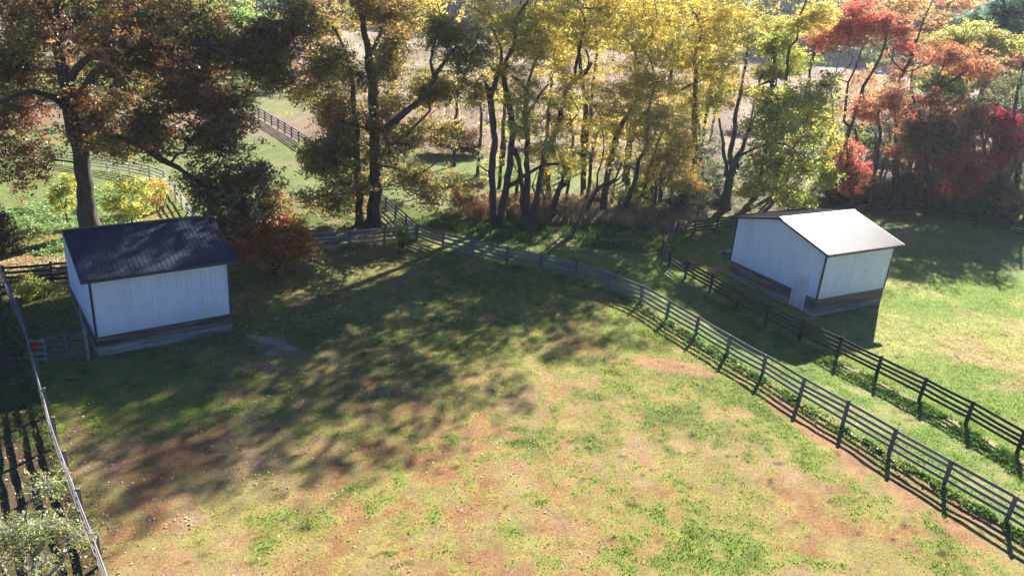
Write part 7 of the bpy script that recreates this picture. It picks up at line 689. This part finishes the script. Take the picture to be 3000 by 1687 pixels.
# ================================================================== FENCES
def unit2(a, b):
    d = np.array([b[0]-a[0], b[1]-a[1], 0.]); L = np.linalg.norm(d); return d/L, L
def rail_fence(name, pts, label, rail, post, heights, side=1, bh=.14, ph=1.24, pw=.13, group='board fences around the paddocks', seed=1, pale=None):
    rr = random.Random(seed)
    root = empty(name, (pts[0][0], pts[0][1], 0), label, 'fence', group)
    tops = []
    for k, (x, y) in enumerate(pts):
        a = pts[max(k-1, 0)]; b = pts[min(k+1, len(pts)-1)]; d, _ = unit2(a, b); n = np.array([d[1], -d[0], 0])
        lx, ly = rr.gauss(0, .018), rr.gauss(0, .018); c = np.array([x, y, -.15]); H = ph+.15+rr.uniform(-.03, .04)
        w_ = pw/2; cor = [(-1, -1), (1, -1), (1, 1), (-1, 1)]
        V = [c+d*w_*i_+n*w_*j_ for i_, j_ in cor]+[c+d*w_*i_+n*w_*j_+np.array([lx, ly, H]) for i_, j_ in cor]+[c+d*w_*.6*i_+n*w_*.6*j_+np.array([lx, ly, H+.035]) for i_, j_ in cor]
        Fq = [(0, 1, 5, 4), (1, 2, 6, 5), (2, 3, 7, 6), (3, 0, 4, 7), (4, 5, 9, 8), (5, 6, 10, 9), (6, 7, 11, 10), (7, 4, 8, 11), (8, 9, 10, 11), (0, 3, 2, 1)]
        MB().add(V, Fq).build('post', M[post], root)
    for k in range(len(pts)-1):
        d, L = unit2(pts[k], pts[k+1]); n = np.array([d[1], -d[0], 0])*side
        for i_, hz in enumerate(heights):
            o0 = np.array([pts[k][0], pts[k][1], 0])+n*(pw/2+.016); dz0, dz1 = rr.gauss(0, .018), rr.gauss(0, .018); sag = rr.uniform(-.005, .035); b = MB()
            m_ = 5; V = []; bow = rr.gauss(0, .008)
            for j in range(m_):
                t = j/(m_-1); zc = hz-bh/2+dz0*(1-t)+dz1*t-sag*4*t*(1-t); p = o0+d*(L*t+(.004 if j == 0 else -.004 if j == m_-1 else 0))+n*bow*4*t*(1-t)
                V += [p-n*.014+[0, 0, zc-bh/2], p+n*.014+[0, 0, zc-bh/2], p+n*.014+[0, 0, zc+bh/2], p-n*.014+[0, 0, zc+bh/2]]
            Fq = [(0, 1, 2, 3), (4*m_-4, 4*m_-1, 4*m_-2, 4*m_-3)]
            for j in range(m_-1):
                for s_ in range(4): Fq.append((4*j+s_, 4*j+(s_+1) % 4, 4*j+4+(s_+1) % 4, 4*j+4+s_)[::-1])
            mk = rail
            if pale and (k, i_) in pale: mk = 'rail_pale'
            b.add(V, Fq).build('rail', M[mk], root)
    return root
H4 = [1.22, .93, .64, .35]
rail_fence('board_fence', F1, 'weathered grey four rail fence sweeping from the paddock corner to the lower right', 'rail_grey', 'post_wood', H4, -1, seed=1)
rail_fence('board_fence', F1W, 'short grey rail fence in front of the twin trunked oak, some boards paler', 'rail_grey', 'post_wood', H4, 1, seed=2, pale={(0, 3), (2, 1), (1, 0), (0, 0)})
rail_fence('board_fence', F2, 'black four rail fence curving around the right shed and down the lane', 'rail_black', 'rail_black', [1.22, .97, .71, .45], -1, seed=3)
rail_fence('board_fence', F2R, 'dark rail fence along the shaded wood edge, beyond the right shed', 'rail_black', 'rail_black', [1.22, .97, .71, .45], -1, seed=4)
rail_fence('board_fence', F4L, 'grey side fence seen nearly end on, running down the left edge to the lower left', 'rail_grey', 'post_wood', H4, 1, seed=5, pale={(k, 0) for k in range(9, 17)})
rail_fence('board_fence', [(-28.2, 38.9), (-26.2, 40.0), (-24.2, 41.1), (-22.9, 41.8)], 'dark cross fence between the side fence and the back of the left shed', 'rail_black', 'rail_black', H4, 1, seed=6)
c = [(-7.2, 52.83), (-36.2, 99.8)]; nseg = 22
F1C = [(c[0][0]+(c[1][0]-c[0][0])*t/nseg, c[0][1]+(c[1][1]-c[0][1])*t/nseg) for t in range(nseg+1)]
F1C = [(x_+1.1*math.sin(math.pi*i_/nseg), y_+.6*math.sin(math.pi*i_/nseg)) for i_, (x_, y_) in enumerate(F1C)]
rail_fence('board_fence', F1C[0:1]+F1C[1:], 'grey brown rail fence running away behind the twin trunked oak toward the far lawn', 'rail_grey', 'post_wood', H4, 1, seed=7)
F3 = [(-19.3, 46.0), (-20.5, 48.0), (-21.7, 49.9), (-22.9, 51.6), (-24.3, 53.6), (-25.6, 55.7), (-27, 57.8), (-28.4, 60), (-29.8, 62), (-31.7, 63.4), (-33.9, 64.4), (-36.2, 65.1), (-38.5, 65.7), (-40.8, 66.2), (-43.2, 66.2), (-45.6, 66), (-48, 65.8), (-50.4, 65.6)]
rail_fence('board_fence', F3, 'pale white rail fence behind the big oak, bending left beyond the weeds', 'rail_white', 'rail_white', H4, 1, bh=.11, pw=.1, seed=8)
rail_fence('board_fence', [(-13.67-2.3, 47.6), (-16.9, 46.3), (-17.9, 44.2)], 'short dark rail fence behind the orange young oak', 'rail_black', 'rail_black', H4, 1, seed=9)
# gate by the shed corner
g0, g1 = np.array([-20.98, 30.86, 0]), np.array([-19.55, 31.55, 0]); gd, gl_ = unit2(g0, g1)
gr = empty('metal_gate', tuple(g0), 'dark tubular farm gate with six bars between the left shed and the side fence', 'gate')
fr = MB(); fr.tube([g0+gd*.02+[0, 0, .18], g0+gd*.02+[0, 0, 1.3]], .022, 8); fr.tube([g1-gd*.02+[0, 0, .18], g1-gd*.02+[0, 0, 1.3]], .022, 8); fr.tube([g0+gd*.02+[0, 0, 1.3], g1-gd*.02+[0, 0, 1.3]], .022, 8); fr.tube([g0+gd*.02+[0, 0, .18], g1-gd*.02+[0, 0, .18]], .022, 8)
fr.build('gate_frame', M['steel_blue'], gr)
for k in range(4): MB().tube([g0+[0, 0, .42+.22*k], g1+[0, 0, .42+.22*k]], .018, 8).build('bar', M['steel_blue'], gr)
mid = (g0+g1)/2; nn = np.array([gd[1], -gd[0], 0]); MB().box(mid-gd*.04+nn*.024+[0, 0, .17], gd*.08, nn*.008, [0, 0, 1.14]).build('brace', M['steel_blue'], gr)
MB().tube([g0+gd*-.05+nn*.03+[0, 0, .95], g0+gd*.12+nn*.03+[0, 0, .93]], .012, 6).build('latch', M['galv'], gr)
gp = empty('gate_post', (-19.47, 31.4, 0), 'pale upright timber gate post against the left shed corner', 'post')
b = MB(); b.box((-19.52, 31.42, -.1), (.1, .06, 0), (-.06, .1, 0), (0, 0, 1.68)); b.build('post', M['rail_pale'], gp)
b = MB(); b.box((-19.36, 31.50, -.1), (.07, .04, 0), (-.04, .07, 0), (0, 0, 1.5)); b.build('stop_board', M['rail_black'], gp)
for z in (.45, 1.15): MB().tube([(-19.56, 31.44, z), (-19.52, 31.36, z), (-19.40, 31.40, z+.005)], .012, 6).build('hinge', M['black'], gp)
pr = empty('picket_panel', (-21.55, 30.7, 0), 'short pale four board panel between gate and side fence', 'fence panel')
p0, p1 = np.array([-21.62, 30.62, 0]), np.array([-21.02, 30.84, 0]); pd, pl_ = unit2(p0, p1); pn = np.array([pd[1], -pd[0], 0])
for z in (1.14, .84, .54, .24): MB().box(p0+pn*.03+[0, 0, z-.07], pd*pl_, pn*.025, [0, 0, .14]).build('board', M['rail_pale'], pr)
for s_ in (.08, pl_-.1): MB().box(p0+pd*s_+[0, 0, -.1], pd*.09, pn*.027, [0, 0, 1.36]).build('upright', M['rail_pale'], pr)
# pole with electric wire insulators at the shed corner
er = empty('wire_pole', (-19.62, 31.58, 0), 'thin metal pole with insulator hooks standing at the left shed corner', 'pole')
MB().tube([(-19.62, 31.58, -.1), (-19.66, 31.62, 1.4), (-19.72, 31.7, 2.75)], .016, 6).build('pole', M['galv'], er)
for k in range(5):
    z = 1.5+.28*k; t = (z-1.4)/1.35; cx, cy = -19.66-.06*t, 31.62+.08*t; MB().tube([(cx, cy, z), (cx+.07, cy-.02, z+.01), (cx+.1, cy-.03, z+.06), (cx+.07, cy-.02, z+.08)], .012, 5).build('insulator', M['black'], er)
# red bucket
br_ = empty('feed_bucket', (-21.33, 30.4, .95), 'red plastic feed bucket hung on the side fence beside the gate', 'bucket')
cb = np.array([-21.28, 30.42, 0]); th = np.linspace(0, 1, 2)
b = MB(); b.tube([cb+[0, 0, .84], cb+[0, 0, 1.15], cb+[0, 0, 1.19], cb+[0, 0, 1.2]], [.14, .195, .21, .21], 22, cap=False); b.tube([cb+[0, 0, .845], cb+[0, 0, .85]], [.14, .14], 22); b.tube([cb+[0, 0, 1.2], cb+[0, 0, .86]], [.195, .13], 22, cap=False); b.build('bucket', M['red'], br_)
b = MB(); t_ = np.linspace(0, math.pi, 12); b.tube(np.stack([cb[0]-.2*np.cos(t_), cb[1]+.05*np.sin(t_), 1.17+.14*np.sin(t_)], -1), .007, 5); b.build('bail', M['galv'], br_)
# trailer standing behind the right shed
tr = empty('trailer', (16.2, 54.6, 0), 'dark utility trailer poking out behind the far corner of the right shed', 'trailer')
ta = np.array([15.1, 53.9, .5]); td = np.array([.93, .36, 0]); td /= np.linalg.norm(td); tn = np.array([td[1], -td[0], 0])
for s_ in (-1, 1): MB().cbox(ta+td*.1, ta+td*1.45+tn*s_*.62, .07, .09).build('drawbar', M['black'], tr)
b = MB(); b.tube([ta-td*.12, ta+td*.15], .05, 10); b.tube([ta-td*.12+[0, 0, -.02], ta-td*.12+[0, 0, .05]], .06, 10); b.build('coupler', M['galv'], tr)
b = MB(); b.tube([ta+td*.3+[0, 0, -.48], ta+td*.3+[0, 0, .3]], .03, 8); b.build('jack', M['galv'], tr)
b = MB(); c0 = ta+td*1.45-tn*.75; b.box(c0+[0, 0, -.05], td*2.4, tn*1.5, [0, 0, .08]); dk_ = b.build('deck', M['black'], tr)
b = MB()
for z in (.2, .38): b.cbox(c0+[0, 0, z], c0+tn*1.5+[0, 0, z], .03, .04); b.cbox(c0+[0, 0, z], c0+td*2.4+[0, 0, z], .03, .04); b.cbox(c0+tn*1.5+[0, 0, z], c0+tn*1.5+td*2.4+[0, 0, z], .03, .04)
for s_ in (0, 1.5):
    for t_ in (0, .8, 1.6, 2.4): b.cbox(c0+tn*s_+td*t_+[0, 0, .03], c0+tn*s_+td*(t_+.001)+[0, 0, .4], .03, .03) if False else b.tube([c0+tn*s_+td*t_+[0, 0, .03], c0+tn*s_+td*t_+[0, 0, .4]], .018, 4)
b.build('side_rail', M['black'], tr)
for s_ in (-.12, 1.62):
    wc = c0+td*1.3+tn*s_+[0, 0, -.18]; wh = MB().tube([wc-tn*.09, wc-tn*.07, wc+tn*.07, wc+tn*.09], [.27, .3, .3, .27], 20).build('wheel', M['black'], tr); MB().tube([wc-tn*.095, wc+tn*.095], .16, 14).build('rim', M['galv'], wh)
b = MB(); b.tube([ta+td*.8+[0, 0, .05], ta+td*.8+[0, 0, .16], ta+td*.8+[0, 0, .26], ta+td*.8+[0, 0, .3]], [.2, .24, .17, .03], 14); b.build('tool_box', M['galv'], tr)

# ================================================================== TREES
PAL = {
 'redoak': [((.27, .07, .035), 4), ((.2, .08, .035), 3), ((.13, .13, .04), 5), ((.34, .16, .055), 2), ((.2, .18, .055), 3), ((.42, .32, .07), 1.4)],
 'bronzeoak': [((.12, .15, .04), 5), ((.2, .19, .05), 4), ((.33, .24, .07), 2.4), ((.3, .14, .05), 1.4), ((.42, .33, .08), 1.2), ((.07, .12, .035), 2)],
 'locust': [((.58, .47, .085), 5), ((.52, .39, .07), 3), ((.38, .38, .12), 3.5), ((.26, .3, .09), 1.6), ((.52, .36, .09), 1)],
 'gold': [((.5, .36, .1), 5), ((.4, .3, .06), 3), ((.3, .3, .08), 1.5)],
 'lemon': [((.58, .47, .085), 5), ((.4, .38, .12), 2.4)],
 'catalpa': [((.3, .33, .06), 5), ((.44, .42, .07), 3), ((.17, .23, .06), 4), ((.46, .36, .08), 1.2)],
 'yelgreen': [((.27, .33, .06), 4), ((.42, .4, .07), 2.5), ((.14, .22, .05), 3)],
 'green': [((.14, .26, .06), 4), ((.22, .32, .08), 2)],
 'pale': [((.3, .42, .22), 4), ((.2, .34, .14), 2)],
 'scarlet': [((.44, .09, .08), 5), ((.44, .16, .09), 3), ((.36, .07, .07), 3), ((.42, .3, .1), 1.3), ((.24, .16, .08), 1)],
 'coral': [((.42, .12, .085), 4), ((.44, .22, .1), 3), ((.32, .1, .07), 2.5), ((.36, .3, .11), 2), ((.2, .22, .08), 1)],
 'orange': [((.44, .28, .11), 4), ((.4, .17, .09), 2), ((.42, .36, .13), 2.5), ((.24, .22, .1), 1.5)],
 'olive': [((.42, .38, .1), 4), ((.3, .32, .1), 3), ((.55, .36, .1), 1.4)],
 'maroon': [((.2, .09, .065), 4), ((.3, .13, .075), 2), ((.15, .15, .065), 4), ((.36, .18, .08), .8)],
 'dullred': [((.4, .1, .07), 4), ((.3, .07, .06), 2), ((.2, .12, .06), 1)],
 'crimson': [((.35, .03, .07), 5), ((.24, .03, .06), 3), ((.14, .08, .06), 1)],
 'dullgreen': [((.13, .18, .08), 4), ((.2, .22, .09), 2), ((.26, .16, .08), 1.5)],
 'conifer': [((.09, .17, .12), 5), ((.14, .22, .14), 3)],
 'darkbrush': [((.13, .09, .06), 4), ((.2, .12, .07), 3), ((.12, .14, .05), 2)],
 'rustbrush': [((.3, .14, .07), 4), ((.38, .2, .09), 2), ((.2, .17, .06), 2), ((.5, .16, .05), .5)],
 'drybrush': [((.32, .2, .1), 4), ((.24, .2, .09), 2), ((.18, .13, .08), 2)],
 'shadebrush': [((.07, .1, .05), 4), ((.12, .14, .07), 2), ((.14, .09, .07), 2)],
 'greytwig': [((.25, .22, .19), 4), ((.16, .16, .11), 2)],
 'darkgreenbrush': [((.07, .1, .035), 4), ((.14, .14, .05), 2), ((.16, .09, .04), 1.5)],
 'copper': [((.6, .26, .07), 5), ((.36, .16, .05), 3), ((.5, .28, .06), 2), ((.2, .18, .05), 2)],
 'apple': [((.25, .28, .085), 5), ((.17, .22, .06), 3), ((.34, .32, .1), 2), ((.5, .36, .08), .3)],
 'farwood': [((.1, .09, .07), 4), ((.16, .11, .08), 3), ((.22, .17, .08), 2), ((.07, .08, .06), 3)],
}
def leaves_arr(P, s, rg, up=.55, nb=None):
    n = len(P); nr = rg.randn(n, 3)*(1 if nb is None else .6) + (0 if nb is None else nb*.8); nr[:, 2] = np.abs(nr[:, 2])+up; nr /= np.linalg.norm(nr, axis=1)[:, None]
    t = rg.randn(n, 3); u = np.cross(nr, t); u /= np.linalg.norm(u, axis=1)[:, None]+1e-9; v = np.cross(nr, u); s = s[:, None]
    return np.stack([P-u*s*.58, P+v*s*.4+nr*s*.14, P+u*s*.58, P-v*s*.4+nr*s*.14], 1).reshape(-1, 3)
def resample(P, step):
    P = np.asarray(P, float); out = [P[0]]
    if len(P) > 2:  # catmull rom smoothing
        Q = np.vstack([2*P[0]-P[1], P, 2*P[-1]-P[-2]])
    else: Q = np.vstack([2*P[0]-P[1], P, 2*P[1]-P[0]])
    for k in range(1, len(Q)-2):
        m_ = max(1, int(np.linalg.norm(Q[k+1][:3]-Q[k][:3])/step))
        for j in range(1, m_+1):
            t = j/m_; a, b, c_, d = Q[k-1], Q[k], Q[k+1], Q[k+2]
            out.append(.5*((2*b)+(-a+c_)*t+(2*a-5*b+4*c_-d)*t*t+(-a+3*b-3*c_+d)*t**3))
    return np.array(out)
def build_tree(kind, label, group, base, trunks, blobs, seed, kw):
    rg = np.random.RandomState(seed); cat = {'shrub': 'shrub', 'brush_clump': 'shrub', 'sapling': 'sapling', 'young_tree': 'sapling'}.get(kind, 'tree')
    nl, leaf, cr, flat, pal = kw['nl'], kw['leaf'], kw['cr'], kw.get('flat', .55), PAL[kw['pal']]
    root = empty(kind, (base[0], base[1], 0), label, cat, group)
    chains = []; nodes = []; par = []; rad = []
    def addchain(pts, r, parent):
        ids = []; p = parent
        for q, rr_ in zip(pts, r): nodes.append(q); rad.append(rr_); par.append(p); p = len(nodes)-1; ids.append(p)
        return ids
    for T in trunks:
        Q = resample(np.array(T), .6); amp = .035
        Q[1:, :3] += rg.randn(len(Q)-1, 3)*amp*np.array([1, 1, .3]); Q[:, 3] = np.maximum(Q[:, 3], .01)
        if Q[0][2] < 0: Q[0][3] *= 1.25; 
        A = np.array(nodes)[:, :3] if nodes else np.zeros((0, 3)); pr_ = -1
        if len(A): 
            dd = np.linalg.norm(A-Q[0][:3], axis=1); j = int(dd.argmin())
            if dd[j] < 1.2 and Q[0][2] > .3: pr_ = j; Q[0][:3] = A[j]
        ids = addchain(Q[:, :3], Q[:, 3], pr_); chains.append((ids, pr_, True))
    # cluster centres inside the crown volumes
    Cc = []; cv = kind not in ('conifer_tree', 'brush_clump', 'sapling'); cs_ = .8 if kind in ('shrub', 'young_tree') else 1.7
    for bx, by, bz, rx, ry, rz, n in blobs:
        k = 0; tries = 0
        while k < n and tries < n*30:
            tries += 1; d = rg.randn(3); d /= np.linalg.norm(d); d *= rg.rand()**.42
            p = np.array([bx+d[0]*rx, by+d[1]*ry, bz+d[2]*rz])
            if p[2] < .15: continue
            if cv and vnoise(p[0]/cs_+p[1]/cs_*.35, p[2]/cs_*1.3+p[1]/cs_*.6, seed) < .43: continue
            Cc.append(p); k += 1
    Cc = np.array(Cc)
    A = np.array(nodes); order = np.argsort([np.min(np.linalg.norm(A-c_, axis=1)) for c_ in Cc])
    cap = len(Cc)*8+len(nodes)+50; NA = np.zeros((cap, 3)); NA[:len(nodes)] = nodes; PL = np.zeros(cap)
    tipn = []
    for ci in order:
        c_ = Cc[ci]; n0 = len(nodes); D = c_-NA[:n0]; dist = np.linalg.norm(D, axis=1)
        cost = dist + np.maximum(0, NA[:n0, 2]-c_[2])*.55 + .22*PL[:n0] + (NA[:n0, 2] < .25*c_[2])*2
        j = int(cost.argmin()); a = NA[j]; L = dist[j]; m_ = max(2, min(7, int(L/.55)))
        t = np.linspace(0, 1, m_+1)[1:, None]; bow = np.array([0, 0, .12*L])
        pts = a*(1-t)+c_*t + bow*4*t*(1-t)*.5*(1-t) + rg.randn(m_, 3)*.06*L**.5*np.minimum(1, 4*t*(1-t))
        ids = []; p = j
        for q in pts:
            nodes.append(q); rad.append(0.); par.append(p); NA[len(nodes)-1] = q; PL[len(nodes)-1] = PL[p]+L/m_; p = len(nodes)-1; ids.append(p)
        chains.append((ids, j, False)); tipn.append((ids[-1], ci))
    # pipe model radii
    n = len(nodes); area = np.zeros(n); rad = np.array(rad); par_ = np.array(par); ntr = sum(len(c_[0]) for c_ in chains if c_[2])
    kmin = kw.get('tip', .012); e = 1.95
    for i_ in range(n-1, -1, -1):
        if i_ >= ntr:
            if area[i_] == 0: area[i_] = kmin**e
            rad[i_] = area[i_]**(1/e)
            if par_[i_] >= ntr: area[par_[i_]] += area[i_] if (i_ != par_[i_]+1) or True else 0
    for i_ in range(ntr, n):
        p = par_[i_]
        if p >= 0: rad[i_] = min(rad[i_], max(rad[p]*.96, kmin))
    NA = NA[:n]
    Vs, Fs, nv = [], {3: [], 4: []}, 0
    for ids, j, istr in chains:
        P = NA[ids]; r = rad[ids]
        if j >= 0: P = np.vstack([NA[j], P]); r = np.concatenate([[min(rad[j], r[0]*1.15)], r])
        if len(P) < 2: continue
        k = 9 if r.max() > .25 else 7 if r.max() > .12 else 5 if r.max() > .05 else 3
        V, Fq = tube_arr(P, r, k); 
        if istr and r[0] > .15:
            th_ = np.arange(len(V)); V = V + (rg.randn(len(V), 3)*.018)
        Vs.append(V); Fs[4].append(Fq+nv); nv += len(V)
    # twigs + leaves
    twV, twF = [], []
    Pl, Cl, Nl = [], [], []
    pc = np.array([p_[0] for p_ in pal]); pw_ = np.array([p_[1] for p_ in pal]); pw_ = pw_/pw_.sum(); cum = np.cumsum(pw_)
    big = leaf
    for tip, ci in tipn:
        c_ = Cc[ci]; nt_ = kw.get('twigs', 5)
        d = rg.randn(nt_, 3); d[:, 2] = d[:, 2]*.45+.15; d /= np.linalg.norm(d, axis=1)[:, None]; ln = cr*(.6+.7*rg.rand(nt_))
        ends = c_+d*ln[:, None]*np.array([1, 1, .55+flat*.45])
        for e_ in ends:
            mid = (c_+e_)/2+rg.randn(3)*.05*cr; P = np.array([c_, mid, e_]); V, Fq = tube_arr(P, np.array([kmin*.8, kmin*.55, kmin*.25]), 3); twV.append(V); twF.append(Fq+nv); nv += len(V)
        m_ = int(nl*(.75+.5*rg.rand())); w_ = rg.randint(0, nt_, m_); tt = rg.rand(m_)**.6
        ns = max(3, m_//9); sw = rg.randint(0, nt_, ns); st_ = rg.rand(ns)**.6
        S = c_+(ends[sw]-c_)*st_[:, None] + rg.randn(ns, 3)*np.array([1, 1, flat])*cr*.33; sn = rg.randn(ns, 3)
        sid = rg.randint(0, ns, m_); P = S[sid] + rg.randn(m_, 3)*np.array([1, 1, .6])*leaf*1.05; Nl.append(sn[sid]); sj = (.78+.44*rg.rand(ns))[sid][:, None]
        s_ = .5*vnoise(c_[0]/2.7, c_[2]/2.2, seed)+.5*rg.rand(); 
        ii = np.searchsorted(cum, np.clip(.5*s_+.5*rg.rand(m_), 0, .9999)); ii = np.where(rg.rand(m_) < .65, np.searchsorted(cum, min(.9999, s_)), ii)
        Pl.append(P); Cl.append(pc[ii]*(.8+.4*rg.rand(m_, 1))*sj*(.88+.24*rg.rand()))
    Pl = np.concatenate(Pl); Cl = np.concatenate(Cl); Nl = np.concatenate(Nl); ok = Pl[:, 2] > .04; Pl, Cl, Nl = Pl[ok], Cl[ok], Nl[ok]
    V = np.concatenate(Vs+twV); Fq = np.concatenate(Fs[4]+twF)
    np_mesh('trunk' if cat != 'shrub' else 'stem', V, Fq, M[kw.get('bark', 'bark')], root, smooth=True, loc=(base[0], base[1], 0))
    V = leaves_arr(Pl, leaf*(.65+.7*rg.rand(len(Pl))), rg, nb=Nl); k = np.arange(len(Pl))[:, None]*4
    np_mesh('crown' if cat != 'shrub' else 'foliage', V, k+np.array([[0, 1, 2, 3]]), M['leaf'], root, col=np.repeat(Cl, 4, 0), loc=tuple(Pl.mean(0)))
    return root
for T_ in TREES: build_tree(*T_)

# ------------------------------------------------------------------ far wood closing the view
rg = np.random.RandomState(77)
Cw = []; TV, TF, nv = [], [], 0
for k in range(520):
    y = 290+rg.rand()*90; x = rg.uniform(-.75*y-20, .95*y+30); hh = 18+9*rg.rand(); rr_ = 5+3*rg.rand()
    V, Fq = tube_arr(np.array([[x, y, -.3], [x+.3, y, hh*.5], [x, y, hh*.9]]), np.array([.4, .28, .08]), 5); TV.append(V); TF.append(Fq+nv); nv += len(V)
    m_ = 420; d = rg.randn(m_, 3); d /= np.linalg.norm(d, axis=1)[:, None]; P = np.array([x, y, hh*.52])+d*np.array([rr_, rr_*.7, hh*.52])*(.55+.5*rg.rand(m_, 1))
    pc = np.array([p_[0] for p_ in PAL['farwood']]); c_ = pc[rg.choice(4, p=[.35, .25, .15, .25])]
    Cw.append((P, np.repeat(c_[None]*(.7+.6*rg.rand()), m_, 0)*(.7+.6*rg.rand(m_, 1))))
P = np.concatenate([a for a, b in Cw]); c = np.concatenate([b for a, b in Cw]); V = leaves_arr(P, 1.3+1.*rg.rand(len(P)), rg, .3); k = np.arange(len(P))[:, None]*4
np_mesh('distant_wood', np.concatenate([V]+TV), np.concatenate([k+np.array([[0, 1, 2, 3]])]+[f+len(V) for f in TF]), M['far_leaf'], col=np.concatenate([np.repeat(c, 4, 0), np.full((nv, 3), .08)]))
tag(bpy.data.objects['distant_wood'], 'dark hazy autumn wood closing the view behind the pale meadow', 'wood', kind='stuff')

# ------------------------------------------------------------------ the air: low autumn haze lit from behind
b = MB(); b.box((-420, -12, -1.3), (1000, 0, 0), (0, 432, 0), (0, 0, 42.)); m = bpy.data.materials.new('haze_air'); m.use_nodes = True; nt = m.node_tree; nt.nodes.clear(); out = nt.nodes.new('ShaderNodeOutputMaterial')
pv = nt.nodes.new('ShaderNodeVolumePrincipled'); pv.inputs['Color'].default_value = (.82, .89, 1, 1); pv.inputs['Density'].default_value = .00016; pv.inputs['Anisotropy'].default_value = .3
nt.links.new(pv.outputs[0], out.inputs['Volume']); hz = b.build('haze', m); tag(hz, 'thin blue autumn haze in the air', 'haze', kind='stuff')
